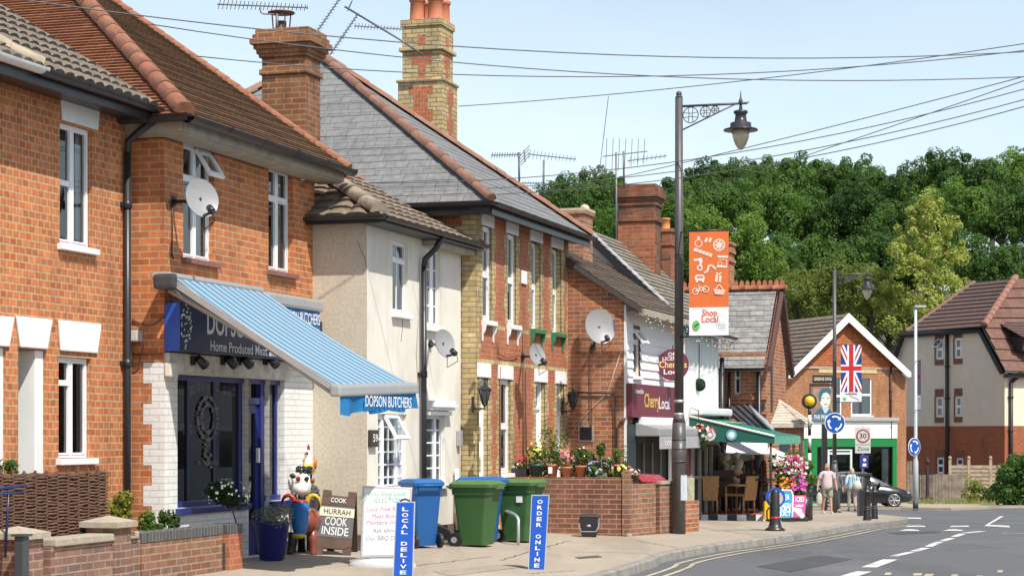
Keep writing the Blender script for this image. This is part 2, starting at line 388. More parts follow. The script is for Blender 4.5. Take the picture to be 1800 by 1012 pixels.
# ------------------------------------------------------------------ the setting
def roadmat(name, c, patch, sc=1.0, bmp=.35):
    m, nt, b = nodes(name); setb(b, .9, 0, .25)
    v = coords(nt, 'Object')
    o = ramp(nt, noise(nt, v, 70 * sc, 4, .7), .3, .7, tuple(x * .72 for x in c), tuple(x * 1.28 for x in c))
    o = mixc(nt, o, patch, ramp(nt, noise(nt, v, .55, 8, .68), .5, .7, (0, 0, 0), (.85,) * 3))
    o = mixc(nt, o, tuple(x * .7 for x in c), ramp(nt, noise(nt, coords(nt, 'Object', (1, .12, 1)), .9, 5, .6), .5, .62, (0, 0, 0), (.5,) * 3))
    o = mixc(nt, o, tuple(x * .45 for x in c), ramp(nt, noise(nt, v, 2.3, 8, .75), .6, .74, (0, 0, 0), (.6,) * 3))
    o = mixc(nt, o, tuple(min(1, x * 1.5) for x in c), ramp(nt, noise(nt, coords(nt, 'Object', (1, .25, 1)), 1.2, 6, .7), .58, .72, (0, 0, 0), (.35,) * 3))
    nt.links.new(o, b.inputs['Base Color']); bump(nt, b, noise(nt, v, 130 * sc, 3), bmp, .008)
    return m
M_ROAD = roadmat('asphalt', (.118, .12, .125), (.16, .16, .163))
M_PAVE = roadmat('sandy_pavement', (.35, .295, .23), (.41, .35, .28))
M_GROUND = roadmat('dry_ground', (.09, .085, .07), (.07, .075, .055), .3)
M_KERB = plain('kerb_stone', (.25, .235, .205), .9, vary=.25, scale=5, bmp=.4, dirt=(.14, .13, .11), dirt_amt=.6, kind='Object')
M_MARK = plain('worn_white_marking', (.58, .57, .53), .8, vary=.25, scale=14, dirt=(.14, .14, .145), dirt_amt=.75, kind='Object')
M_YEL = plain('worn_yellow_line', (.46, .39, .26), .8, vary=.25, scale=14, dirt=(.16, .15, .13), dirt_amt=.75, kind='Object')

def hill(X, Y):
    if Y < 125: return 0
    return min(22, (Y - 125) * .18) * min(1, max(0, (X + 60) / 60))
def build_sheet(name, x0, x1, y0, y1, dx, dy, mat, drop, hilly=False):
    mb = MB(); rows = []
    ny = int((y1 - y0) / dy); nx = int((x1 - x0) / dx)
    for j in range(ny + 1):
        Y = y0 + (y1 - y0) * j / ny
        rows.append([Vector((x0 + (x1 - x0) * i / nx, Y, gz(x0 + (x1 - x0) * i / nx, Y) + drop + (hill(x0 + (x1 - x0) * i / nx, Y) if hilly else 0))) for i in range(nx + 1)])
    mb.grid([list(r) for r in rows], 0, True)
    return mb.build(name, mat, None, kind='structure', merge=False)
build_sheet('ground', -320, 480, -60, 800, 8, 8, M_GROUND, -.24, True)
build_sheet('road', -14, 70, 2, 124, .75, .75, M_ROAD, -.11)

KP = [(-9, -8.6), (-3.5, 8), (1.29, 23.8), (2.03, 26.7), (2.95, 29.0), (4.1, 31.2), (5.2, 34.0), (6.2, 36.8), (7.4, 40.2), (8.75, 45), (9.9, 50), (10.9, 55), (11.6, 60), (12.3, 66), (12.7, 71), (12.3, 75.5), (10.8, 78.5), (8, 80), (3, 81)]
def catmull(pts, n=6):
    out = []; pts = [Vector((p[0], p[1], 0)) for p in pts]
    for i in range(len(pts) - 1):
        a, b, c, d = pts[max(0, i - 1)], pts[i], pts[i + 1], pts[min(len(pts) - 1, i + 2)]
        for k in range(n):
            t = k / n
            out.append(.5 * ((2 * b) + (c - a) * t + (2 * a - 5 * b + 4 * c - d) * t * t + (3 * b - a - 3 * c + d) * t ** 3))
    out.append(pts[-1]); return out
KERB = catmull(KP)
def kn(i):
    d = (KERB[min(i + 1, len(KERB) - 1)] - KERB[max(i - 1, 0)]).normalized()
    return Vector((d.y, -d.x, 0))           # towards the road
def zat(p, dz): return Vector((p.x, p.y, gz(p.x, p.y) + dz))
mb = MB(); rows = []
for i, k in enumerate(KERB):
    inn = k - kn(i) * .13
    left = Vector((-16, min(inn.y, 79.5) if i < len(KERB) - 4 else 79.5 + (i - len(KERB) + 5) * .3, 0))
    rows.append([zat(left + (inn - left) * (j / 24) ** .8, 0) for j in range(25)])
mb.grid(rows, 0, True)
mb.build('pavement', M_PAVE, None, kind='structure', merge=False)
mb = MB(); rows = []
for i, k in enumerate(KERB):
    n = kn(i); j = .006 * math.sin(i * 3.1)
    rows.append([zat(k - n * .14, -.02), zat(k - n * .135, .008 + j), zat(k - n * .02, .006 + j), zat(k, -.012 + j), zat(k + n * .012, -.13)])
mb.grid(rows, 0, False)
mb.build('kerb', M_KERB, None, kind='structure', merge=False)
for nm, (a, b) in (('yellow_line_inner', (.22, .28)), ('yellow_line_outer', (.42, .48))):
    mb = MB(); rows = []
    for i, k in enumerate(KERB):
        if k.y > 45: break
        n = kn(i); rows.append([zat(k + n * a, -.103), zat(k + n * b, -.103)])
    mb.grid(rows, 0, False); mb.build('yellow_line', M_YEL, None, kind='structure', merge=False)
def strip(px, m=0, mbx=None, dz=-.102):
    mbx.face([G(x, y) + Vector((0, 0, dz)) for x, y in px], m)
mb = MB()
def dash(a, b, w=.12):
    p, q = G(*a), G(*b); d = (q - p); d.z = 0; d.normalize(); n = Vector((d.y, -d.x, 0)) * w / 2
    for i in range(4):
        s, t = p + (q - p) * (i / 4), p + (q - p) * ((i + 1) / 4)
        mb.face([zat(s - n, -.104), zat(s + n, -.104), zat(t + n, -.104), zat(t - n, -.104)])
for a, b, w in (((1427, 1012), (1457, 1007), .12), ((1471, 1003), (1519, 989), .2), ((1527, 982), (1565, 969), .2), ((1571, 964), (1602, 957), .13),
                ((1606, 956), (1628, 950), .13), ((1632, 948), (1653, 940), .13), ((1656, 939), (1674, 934), .13), ((1677, 932), (1692, 927), .13), ((1695, 926), (1727, 923), .16), ((1760, 926), (1800, 926.5), .1)):
    dash(a, b, w)
# give-way hump triangles and bars at the roundabout mouth, and the bent lane arrow
for x0 in (1580, 1657):
    strip([(x0, 922.5), (x0 + 37, 922.8), (x0 + 34, 921), (x0 + 22, 919.8), (x0 + 12, 920)], 0, mb)
    strip([(x0 + 12, 916.6), (x0 + 47, 916.4), (x0 + 45, 914.6), (x0 + 16, 914.8)], 0, mb)
strip([(1730, 915.2), (1775, 917.2), (1774, 914.8), (1738, 913.2)], 0, mb)
strip([(1730, 915), (1738, 913.6), (1765, 901.5), (1758, 901.5)], 0, mb)
strip([(1583, 905), (1620, 905.4), (1618, 903.6), (1586, 903.4)], 0, mb)
mb.build('road_marking', M_MARK, None, kind='structure', merge=False)
mb = MB()
for x, y, w in ((1554, 991, 14), (1566, 998.5, 14), (1604, 992, 18), (1624, 993, 18), (1670, 994, 15), (1714, 996, 14), (1598, 1002.5, 22), (1632, 1003, 22), (1690, 1004.5, 15), (1714, 1005.5, 18), (1764, 1007, 18), (1752, 987, 12)):
    strip([(x, y + 4), (x + w - 3, y + 4), (x + w, y), (x + 3, y)], 0, mb)
mb.build('faded_road_lettering', M_YEL, None, kind='structure', merge=False)
# the pavement across the junction
mb = MB()
far = [(16.4, 84), (18.3, 83), (21.5, 88), (25, 90), (31, 85), (44, 74), (60, 66), (60, 80), (46, 92), (36, 101), (24, 101), (-2, 99), (-2, 86)]
mb.face([zat(Vector((x, y, 0)), .0) for x, y in far]); mb.face([zat(Vector((x, y, 0)), -.2) for x, y in reversed(far)])
for k in range(len(far)):
    a, b = Vector((*far[k], 0)), Vector((*far[(k + 1) % len(far)], 0)); mb.face([zat(a, -.2), zat(b, -.2), zat(b, 0), zat(a, 0)])
mb.build('far_pavement', M_PAVE, None, kind='structure')

# repairs, covers and cracks in the footway and carriageway
M_PATCH = roadmat('old_repair', (.30, .255, .205), (.35, .30, .24)); M_PATCH2 = roadmat('dark_repair', (.075, .077, .08), (.10, .10, .102)); M_IRON = plain('iron_cover', (.10, .09, .08), .6, vary=.3, scale=30, bmp=.5, kind='Object')
def quadpatch(name, px, mat, dz):
    pts = [G(*q) for q in px]; mb = MB(); n = 8
    mb.grid([[zat(pts[0].lerp(pts[3], j / n).lerp(pts[1].lerp(pts[2], j / n), i / n), dz) for i in range(n + 1)] for j in range(n + 1)], 0, True); mb.build(name, mat, None, kind='structure', merge=False)
quadpatch('pavement_patch', ((760, 1004), (905, 990), (925, 996), (790, 1012)), M_PATCH, .004)
quadpatch('pavement_patch', ((1250, 930), (1330, 929), (1340, 932), (1255, 933)), M_PATCH, .004)
quadpatch('inspection_cover', ((1010, 979), (1050, 976), (1060, 979), (1018, 982)), M_IRON, .005)
quadpatch('road_patch', ((1330, 980), (1440, 962), (1500, 968), (1390, 990)), M_PATCH2, -.106)
quadpatch('road_patch', ((1560, 925), (1640, 922), (1655, 925), (1580, 928)), M_PATCH2, -.106)
mb = MB(); gq = random.Random(12)
for (x0, y0), (x1, y1) in (((690, 1000), (860, 978)), ((880, 985), (1000, 950)), ((1000, 970), (1140, 972)), ((1120, 950), (1190, 962)), ((1220, 925), (1330, 940)), ((930, 1008), (1010, 1002))):
    a, b = G(x0, y0), G(x1, y1); d = (b - a).normalized(); n = Vector((d.y, -d.x, 0)); prev = None
    for i in range(25):
        p = a + (b - a) * (i / 24) + n * gq.uniform(-.03, .03); w = .006 + .006 * gq.random(); cur = (zat(p - n * w, .003), zat(p + n * w, .003))
        if prev: mb.face([prev[0], prev[1], cur[1], cur[0]])
        prev = cur
mb.build('pavement_crack', plain('crack_dirt', (.06, .05, .04), .95, kind='Object'), None, kind='structure', merge=False)

# ------------------------------------------------------------------ building helpers
def wall(mb, fr, u0, u1, z0, z1, ops=(), v=0, depth=.12, m=0, mr=None, th=.22):
    mr = m if mr is None else mr
    us = sorted({u0, u1} | {min(max(o[k], u0), u1) for o in ops for k in (0, 1)}); zs = sorted({z0, z1} | {min(max(o[k], z0), z1) for o in ops for k in (2, 3)})
    for a, b in zip(us, us[1:]):
        for c, d in zip(zs, zs[1:]):
            if b - a < 1e-6 or d - c < 1e-6: continue
            mu, mz = (a + b) / 2, (c + d) / 2
            if any(o[0] < mu < o[1] and o[2] < mz < o[3] for o in ops): continue
            mb.face([fr.w(a, v, c), fr.w(b, v, c), fr.w(b, v, d), fr.w(a, v, d)], m)
    for o in ops:
        a, b, c, d = o[:4]; dp = o[4] if len(o) > 4 else depth
        w = fr.w
        mb.face([w(a, v, c), w(a, v, d), w(a, v - dp, d), w(a, v - dp, c)], mr)
        mb.face([w(b, v, d), w(b, v, c), w(b, v - dp, c), w(b, v - dp, d)], mr)
        mb.face([w(a, v, d), w(b, v, d), w(b, v - dp, d), w(a, v - dp, d)], mr)
        mb.face([w(b, v, c), w(a, v, c), w(a, v - dp, c), w(b, v - dp, c)], mr)
def tiled(mb, A, B, C, D, gauge, step=.018, m=0, wave=None):
    A, B, C, D = map(Vector, (A, B, C, D))
    N = (B - A).cross(D - A)
    if N.length < 1e-6: N = (B - A).cross(C - A)
    N.normalize(); e = (B - A).normalized()
    n = max(1, round(((D - A).length + (C - B).length) / 2 / gauge))
    for i in range(n):
        t0, t1 = i / n, (i + 1) / n
        L0, R0, L1, R1 = A + (D - A) * t0, B + (C - B) * t0, A + (D - A) * t1, B + (C - B) * t1
        if wave:
            amp, pit = wave
            s0, s1 = (L0 - A).dot(e), (R0 - A).dot(e); q0, q1 = (L1 - A).dot(e), (R1 - A).dot(e)
            ss = [s0]; k = math.ceil(s0 / (pit / 6))
            while k * pit / 6 < s1:
                if k * pit / 6 > s0 + .005: ss.append(k * pit / 6)
                k += 1
            ss.append(s1); low, up, base = [], [], []
            for s in ss:
                h = amp * (abs(math.sin(math.pi * s / pit)) ** .7)
                p = L0 + (R0 - L0) * ((s - s0) / max(1e-6, s1 - s0)); sc = min(max(s, q0), q1)
                r = L1 + (R1 - L1) * ((sc - q0) / max(1e-6, q1 - q0)) if q1 - q0 > 1e-4 else L1
                jit = .004 * math.sin(37.1 * (math.floor(s / pit) + 3.7 * i))
                low.append(p + N * (step + h + jit)); base.append(p + N * -.005); up.append(r + N * h * .9)
            mb.grid([low, up], m, False); mb.grid([base, low], m, False)
        else:
            nseg = max(1, int((R0 - L0).length / 1.2))
            low = [L0 + (R0 - L0) * k / nseg + N * (step + .003 * math.sin(5 * k + 2.3 * i)) for k in range(nseg + 1)]
            up = [L1 + (R1 - L1) * k / nseg for k in range(nseg + 1)]; base = [L0 + (R0 - L0) * k / nseg - N * .004 for k in range(nseg + 1)]
            mb.grid([low, up], m, False); mb.grid([base, low], m, False)
def hiptiles(mb, a, b, r=.11, ln=.36, m=0, up=Vector((0, 0, 1))):
    """half-round tiles lapped along a hip or ridge from a (low) to b (high)"""
    a, b = Vector(a), Vector(b); n = max(1, round((b - a).length / ln)); d = (b - a) / n; dn = d.normalized()
    s = dn.cross(up).normalized(); u = s.cross(dn)
    for i in range(n):
        p, q = a + d * i - dn * .02, a + d * (i + 1) + dn * .02
        rows = []
        for c, rr in ((p, r * 1.06 + .004 * math.sin(i * 7)), (q, r * .94)):
            rows.append([c + s * math.cos(math.pi * k / 8) * rr + u * (math.sin(math.pi * k / 8) * rr - .03) for k in range(9)])
        mb.grid(rows, m, True); mb.face(rows[0] + [p - u * .05], m)
def gutter(mb, a, b, r=.058, m=0, brackets=.75):
    a, b = Vector(a), Vector(b); d = (b - a).normalized(); s = d.cross(Vector((0, 0, 1))).normalized()
    rows = []
    for p in (a, b): rows.append([p + s * math.cos(math.pi + math.pi * k / 8) * r + Vector((0, 0, math.sin(math.pi + math.pi * k / 8) * r)) for k in range(9)])
    mb.grid(rows, m, True)
    rows = [[p + s * math.cos(math.pi * k / 4) * r * .9 + Vector((0, 0, -.01)) for k in (0, 4)] for p in (a, b)]; mb.grid(rows, m, False)
    n = max(1, int((b - a).length / brackets))
    for i in range(n + 1):
        p = a + (b - a) * (i / n); rows = []
        for q in (p - d * .03, p + d * .03): rows.append([q + s * math.cos(math.pi + math.pi * k / 8) * r * 1.07 + Vector((0, 0, math.sin(math.pi + math.pi * k / 8) * r * 1.07 + .003)) for k in range(9)])
        mb.grid(rows, m, True)
def pxwin(fr, x0, x1, yt, yb, v=0):
    u0, zt = fr.hit(x0, yt, v); u1, _ = fr.hit(x1, yt, v); zb = fr.hit(x0, yb, v)[1]
    return (u0, u1, zb, zt)
def window(par, fr, op, rec=.10, cols=(), rails=(), fw=.04, bars=None, mat=None, sill=None, sill_over=.05, curtain=.22, label=None, name='window', vent=None, glass=None, room=.55, blind=None, skip=()):
    """frame, panes, sill and what can be seen of the room; cols / rails are fractions of the opening"""
    u0, u1, z0, z1 = op[:4]; mat = mat or UPVC; w = fr.w
    mb = MB(); a, b = -rec - .05, -rec
    mb.box(fr, u0 + .004, u0 + fw, a, b, z0 + .004, z1 - .004); mb.box(fr, u1 - fw, u1 - .004, a, b, z0 + .004, z1 - .004)
    mb.box(fr, u0 + fw, u1 - fw, a, b, z1 - fw, z1 - .004); mb.box(fr, u0 + fw, u1 - fw, a, b, z0 + .004, z0 + fw * 1.2)
    iu0, iu1, iz0, iz1 = u0 + fw, u1 - fw, z0 + fw * 1.2, z1 - fw
    for c in cols:
        m = u0 + (u1 - u0) * c; mb.box(fr, m - fw * .55, m + fw * .55, a + .001, b - .001, iz0, iz1)
    for r_ in rails:
        m = z0 + (z1 - z0) * r_; mb.box(fr, iu0, iu1, a + .002, b + .006, m - fw * .6, m + fw * .6)
    edges = [u0 + fw * .5] + [u0 + (u1 - u0) * c for c in cols] + [u1 - fw * .5]
    re = [z0 + fw * .5] + [z0 + (z1 - z0) * c for c in rails] + [z1 - fw * .5]
    if cols or rails:                       # the opening lights' own thin frames
        for i, (p, q) in enumerate(zip(edges, edges[1:])):
            for j, (s, t) in enumerate(zip(re, re[1:])):
                if (i, j) in skip: continue
                g = fw * .5; e = .02
                p2, q2, s2, t2 = p + g, q - g, s + g, t - g
                if q2 - p2 < .08 or t2 - s2 < .08: continue
                mb.box(fr, p2, p2 + e, a + .01, b + .008, s2, t2); mb.box(fr, q2 - e, q2, a + .01, b + .008, s2, t2)
                mb.box(fr, p2 + e, q2 - e, a + .01, b + .008, s2, s2 + e); mb.box(fr, p2 + e, q2 - e, a + .01, b + .008, t2 - e, t2)
    if bars:
        nu, nz = bars
        for i in range(1, nu): m = iu0 + (iu1 - iu0) * i / nu; mb.box(fr, m - .011, m + .011, a + .02, b - .012, iz0, iz1)
        for i in range(1, nz): m = iz0 + (iz1 - iz0) * i / nz; mb.box(fr, iu0, iu1, a + .021, b - .013, m - .011, m + .011)
    f = mb.build(name, mat, par, bevel=.006)
    if label: f['label'] = label
    g = MB(); g.face([w(iu0 - .01, a + .03, iz0 - .01), w(iu1 + .01, a + .03, iz0 - .01), w(iu1 + .01, a + .03, iz1 + .01), w(iu0 - .01, a + .03, iz1 + .01)])
    g.build('pane', glass or GLASS, f)
    d = MB(); k = -rec - room
    d.face([w(u0, k, z0), w(u1, k, z0), w(u1, k, z1), w(u0, k, z1)]); d.face([w(u0, a, z0), w(u0, k, z0), w(u0, k, z1), w(u0, a, z1)])
    d.face([w(u1, a, z1), w(u1, k, z1), w(u1, k, z0), w(u1, a, z0)]); d.face([w(u0, a, z1), w(u0, k, z1), w(u1, k, z1), w(u1, a, z1)]); d.face([w(u0, a, z0), w(u1, a, z0), w(u1, k, z0), w(u0, k, z0)])
    d.build('room_recess', ROOM, f)
    if curtain:
        c = MB(); cw = (u1 - u0) * curtain
        for s, e in ((u0 + .02, u0 + cw), (u1 - cw, u1 - .02)):
            n = 8; rows = []
            for z in (z0 + .03, z1 - .03): rows.append([w(s + (e - s) * i / n, -rec - .075 - .02 * (i % 2), z) for i in range(n + 1)])
            c.grid(rows, 0, True)
        c.build('curtain', CURT, f)
    if blind:
        c = MB(); zb = z1 - (z1 - z0) * blind; c.face([w(u0 + .03, -rec - .14, zb), w(u1 - .03, -rec - .14, zb), w(u1 - .03, -rec - .14, z1), w(u0 + .03, -rec - .14, z1)]); c.build('blind', CURT, f)
    if sill:
        s = MB(); s.box(fr, u0 - sill_over, u1 + sill_over, -rec + .002, .07, z0 - .065, z0 - .002); s.build('sill', sill, f, bevel=.008)
    if vent:                                # a top-hung light standing open: (u fraction range, z fraction range, angle)
        (p, q), (s, t), ang = vent
        p, q, s, t = u0 + (u1 - u0) * p, u0 + (u1 - u0) * q, z0 + (z1 - z0) * s, z0 + (z1 - z0) * t
        h = t - s; mb = MB(); gl = MB()
        def q3(u, r, o=0): return w(u, b + .02 + math.sin(ang) * r + math.cos(ang) * o, t - math.cos(ang) * r + math.sin(ang) * o)
        def bar(ua, ub, ra, rb):
            bt = [q3(ua, rb, .02), q3(ub, rb, .02), q3(ub, rb, -.02), q3(ua, rb, -.02)]; tp = [q3(ua, ra, .02), q3(ub, ra, .02), q3(ub, ra, -.02), q3(ua, ra, -.02)]; mb.hexa(bt, tp)
        bar(p, q, 0, .05); bar(p, q, h - .05, h); bar(p, p + .05, .05, h - .05); bar(q - .05, q, .05, h - .05)
        o = mb.build('open_light', mat, f, bevel=.004)
        gl.face([q3(p + .04, h - .04), q3(q - .04, h - .04), q3(q - .04, .04), q3(p + .04, .04)]); gl.build('pane_glass', glass or GLASS, f)
    return f
def chimney(par, name, mat, pts, cap=None, loc=None):
    """square-plan stack from stacked stages: (frame, u0, u1, v0, v1, [(z0, z1, out), ...])"""
    fr, u0, u1, v0, v1, stages = pts
    mb = MB()
    for z0, z1, out in stages: mb.box(fr, u0 - out, u1 + out, v0 - out, v1 + out, z0, z1)
    return mb.build(name, mat, par, bevel=.012)
def pot(mb, o, r, h, m=0):
    mb.lathe(o, [(r * 1.02, 0), (r * .98, h * .08), (r * .88, h * .15), (r * .82, h * .8), (r * .95, h * .84), (r * .98, h * .95), (r * .86, h), (r * .7, h), (r * .68, h * .6)], 14, m)
def cable(name, pts, r, mat, sag=0, label=None, group=None, cat=None, parent=None, n=14):
    a, b = Vector(pts[0]), Vector(pts[-1])
    if len(pts) == 2: pts = [a + (b - a) * (i / n) - Vector((0, 0, sag * 4 * (i / n) * (1 - i / n))) for i in range(n + 1)]
    mb = MB(); mb.tube(pts, r, 6); return mb.build(name, mat, parent, loc=None if parent else a, label=label, cat=cat, group=group)
def pipe(mb, fr, u, v, z0, z1, r=.038, m=0, joints=True):
    mb.tube([fr.w(u, v, z0), fr.w(u, v, z1)], r, 10, m)
    z = z0 + .5
    while joints and z < z1 - .2:
        mb.tube([fr.w(u, v, z), fr.w(u, v, z + .09)], r * 1.28, 10, m); mb.box(fr, u - r * 1.6, u + r * 1.6, v - r * 1.7, v - r * .6, z + .02, z + .07, m); z += 1.75
# ------------------------------------------------------------------ house 1: the red terrace house at the left edge
f1 = street(231, -11.15)
h1 = root('terrace_house', 'orange brick terrace house with grey pantiles and white splayed lintels, cut by the left edge', 'house', f1.w(-3, 0, 0))
z_e = 5.08
wu = pxwin(f1, 105, 162, 213, 428); wl = pxwin(f1, 103, 160, 626, 806)
pd = pxwin(f1, 32, 81, 612, 900); pd = (pd[0], pd[1], .1, pd[3], .26); pd2 = (pd[0] - (f1.hit(32, 700)[0] - f1.hit(-30, 700)[0]), f1.hit(11, 700)[0], .1, pd[3], .26)
mb = MB(); wall(mb, f1, -7, 0, -.2, z_e, [wu, wl, pd, pd2], depth=.14)
wall(mb, f1.side(-7), -7, 0, -.2, z_e)
mb.face([f1.w(0, -7, -.2), f1.w(-7, -7, -.2), f1.w(-7, -7, z_e), f1.w(0, -7, z_e)])
mb.build('wall', B1, h1)
window(h1, f1, wu, rec=.05, cols=(.47,), rails=(), sill=UPVC, curtain=.2, blind=.0)
mb = MB(); zr = f1.hit(105, 318)[1]
mb.box(f1, wu[0] + .05, wu[0] + (wu[1] - wu[0]) * .47, -.098, -.042, zr - .03, zr + .03); mb.build('transom', UPVC, h1, bevel=.006)
window(h1, f1, wl, rec=.05, cols=(.47,), sill=UPVC, curtain=.12)
mb = MB(); zr = f1.hit(103, 672)[1]; mb.box(f1, wl[0] + .05, wl[0] + (wl[1] - wl[0]) * .47, -.098, -.042, zr - .03, zr + .03); mb.build('transom', UPVC, h1, bevel=.006)
def lintel(fr, par, tl, tr, bl, br, yt, yb, mat=LINT, v=.03, name='lintel'):
    zt = fr.hit(tl, yt)[1]; zb = fr.hit(bl, yb)[1]
    mb = MB(); mb.prism(fr, [(fr.hit(bl, yb)[0], zb), (fr.hit(br, yb)[0], zb), (fr.hit(tr, yt)[0], zt), (fr.hit(tl, yt)[0], zt)], .002, v)
    return mb.build(name, mat, par, bevel=.012)
lintel(f1, h1, 104, 173, 107, 169, 163, 211); lintel(f1, h1, 100, 175, 104, 168, 562, 616); lintel(f1, h1, 25, 89, 33, 80, 555, 610); lintel(f1, h1, -40, 22, -32, 13, 551, 606)
for k, p in enumerate((pd, pd2)):
    mb = MB(); a, b, c, d = p[:4]
    mb.box(f1, a, a + .08, -.34, -.24, c, d); mb.box(f1, b - .16, b - .002, -.34, -.03, c, d - .002); mb.box(f1, a + .08, b - .16, -.34, -.24, d - .1, d)
    o = mb.build('door_frame', WPAINT, h1, bevel=.01)
    mb = MB(); mb.box(f1, a + .08, b - .16, -.36, -.3, c, d - .1); mb.build('door', plain('teal_door_paint', (.03, .14, .13), .35, vary=.1), h1)
RZ = 5.2; run = 3.9; tp = .62
mb = MB(); tiled(mb, f1.w(-7, .42, RZ), f1.w(-.2, .42, RZ), f1.w(-.2, -run, RZ + (run + .42) * tp), f1.w(-7, -run, RZ + (run + .42) * tp), .3, .03, 0, (.035, .2))
tiled(mb, f1.w(-.2, -8, RZ), f1.w(-7, -8, RZ), f1.w(-7, -run, RZ + (run + .42) * tp), f1.w(-.2, -run, RZ + (run + .42) * tp), .3, .03, 0)
rf = mb.build('roof', T1, h1, merge=False)
mb = MB(); a, b = f1.hit(2, 72, .2), f1.hit(76, 112, .4)
hiptiles(mb, f1.w(b[0], .36, RZ + .07), f1.w(b[0] - 1.25, -.75, RZ + .07 + 1.1 * tp), .1, .4); mb.build('hip_tile', HIPG, rf)
mb = MB(); mb.prism(f1.side(-.2), [(.40, RZ - .06), (.44, RZ + .04), (-run, RZ + (run + .42) * tp + .03), (-run, RZ + (run + .42) * tp - .06)], -.03, .02); mb.build('verge', T1, rf)
ug = f1.hit(75, 130, .45)[0]
mb = MB(); gutter(mb, f1.w(ug, .45, RZ - .02), f1.w(-.1, .45, RZ - .02)); mb.box(f1, -7, -.2, .0, .36, RZ - .12, RZ - .06); mb.box(f1, -7, -.2, .34, .39, RZ - .16, RZ + .015)
mb.build('gutter', GUT, h1)
mb = MB(); gutter(mb, f1.w(-7, .45, RZ - .0), f1.w(ug, .45, RZ - .0), .066); mb.build('gutter', plain('old_white_gutter', (.62, .62, .6), .5, vary=.1, dirt=(.2, .18, .15), dirt_amt=.5), h1, label='white gutter section at the left end of the eave')
f2 = street(289, -10.76); s2 = f2.side(0)
ud = f1.hit(224, 500, .06)[0]; mb = MB(); pipe(mb, f1, ud, .06, .1, 4.72, .04)
mb.tube([f1.w(ud, .06, 4.72), f1.w(ud, .07, 4.84), f1.w(ud, .2, 4.94), f1.w(ud, .42, 5.08)], .04, 10); mb.build('downpipe', BLACKP, h1)

# ------------------------------------------------------------------ house 2: the butcher's
h2 = root('butcher_shop', 'orange brick butcher shop with hipped red tile roof and white painted ground floor', 'shop', f2.w(2, 0, 0))
L2 = f2.hit(553, 500)[0]; ze = 4.9; zs = 2.5
wa = pxwin(f2, 322, 377, 247, 452); wb_ = pxwin(f2, 472, 515, 289, 474)
zt = f2.hit(312, 657)[1]; zb = f2.hit(312, 893)[1]
U = lambda x, y=760, v=0: f2.hit(x, y, v)[0]
sw = (U(312), U(437), zb, zt); dr = (U(437), U(474), .12, zt); sd_ = (U(474), U(500), zb, zt)
mb = MB()
wall(mb, f2, 0, L2, zs, ze, [wa, wb_], depth=.12, m=0)
wall(mb, f2, 0, L2, -.2, zs, [sw, dr, sd_], depth=.14, m=1)
wall(mb, s2, -6, 0, -.2, ze, m=0)
mb.face([f2.w(L2, 0, -.2), f2.w(L2, -6, -.2), f2.w(L2, -6, ze), f2.w(L2, 0, ze)], 0)
mb.face([f2.w(L2, -6, -.2), f2.w(0, -6, -.2), f2.w(0, -6, ze), f2.w(L2, -6, ze)], 0)
z, k = -.1, 0
while z < 2.25:                             # painted quoins, three courses each, long and short
    mb.box(s2, -(.26 if k % 2 == 0 else .155), -.001, -.02, .003, z, z + .228, 1); z += .228; k += 1
mb.build('wall', [B2, BW], h2)
window(h2, f2, wa, rec=.07, cols=(.5,), rails=(.70,), curtain=.25, sill=plain('purple_brick_sill', (.22, .10, .085), .6, vary=.2, scale=9), vent=((.5, .97), (.70, .97), R(32)), label='left upstairs window with its top light propped open')
window(h2, f2, wb_, rec=.07, cols=(.5,), rails=(.70,), curtain=.2, sill=MATS['purple_brick_sill'])
# roof
EZ, tp2 = 5.1, .7; rv = 3.45; rz = EZ + (rv + .42) * tp2; eL, eR = -.32, L2 + .2; hx = eL + (rv + .42)
C = lambda u, v, z: f2.w(u, v, z)
mb = MB()
tiled(mb, C(eL, .42, EZ), C(eR, .42, EZ), C(eR, -rv, rz), C(hx, -rv, rz), .11, .022, 0)
tiled(mb, C(eL, -7.3, EZ), C(eL, .42, EZ), C(hx, -rv, rz), C(hx, -rv, rz), .11, .026, 1)
tiled(mb, C(eR, -7.3, EZ), C(eL, -7.3, EZ), C(hx, -rv, rz), C(eR, -rv, rz), .22, .022, 0)
rf = mb.build('roof', [T2b, T2], h2, merge=False)
mb = MB(); hiptiles(mb, C(eL + .03, .39, EZ + .06), C(hx, -rv, rz + .05), .115, .37); mb.build('hip_tile', HIP, rf)
mb = MB(); hiptiles(mb, C(eR - .02, .42, EZ + .05), C(eR - .02, -rv, rz + .04), .06, .2); mb.build('verge_tile', HIP, rf)
mb = MB(); mb.prism(f2.side(eR), [(.4, EZ - .1), (.42, EZ), (-rv, rz), (-7.3, EZ), (-7.2, EZ - .1)], -.06, -.02); mb.build('gable_end', B2, rf)
mb = MB(); mb.box(f2, eL + .12, eR - .05, .33, .36, EZ - .17, EZ - .06); mb.box(f2, eL + .12, eR - .05, .0, .33, EZ - .19, EZ - .15); mb.box(f2, eL + .1, eL + .135, -3, .33, EZ - .17, EZ - .06); mb.box(f2, eL + .135, 0, -3, 0, EZ - .19, EZ - .15)
mb.build('fascia', FASC, h2)
mb = MB(); gutter(mb, C(eL, .46, EZ - .02), C(eR - .05, .46, EZ - .02), .08, 0, .85); gutter(mb, C(eL - .02, -2, EZ - .02), C(eL - .02, .45, EZ - .02), .06); mb.build('gutter', GUT, h2)
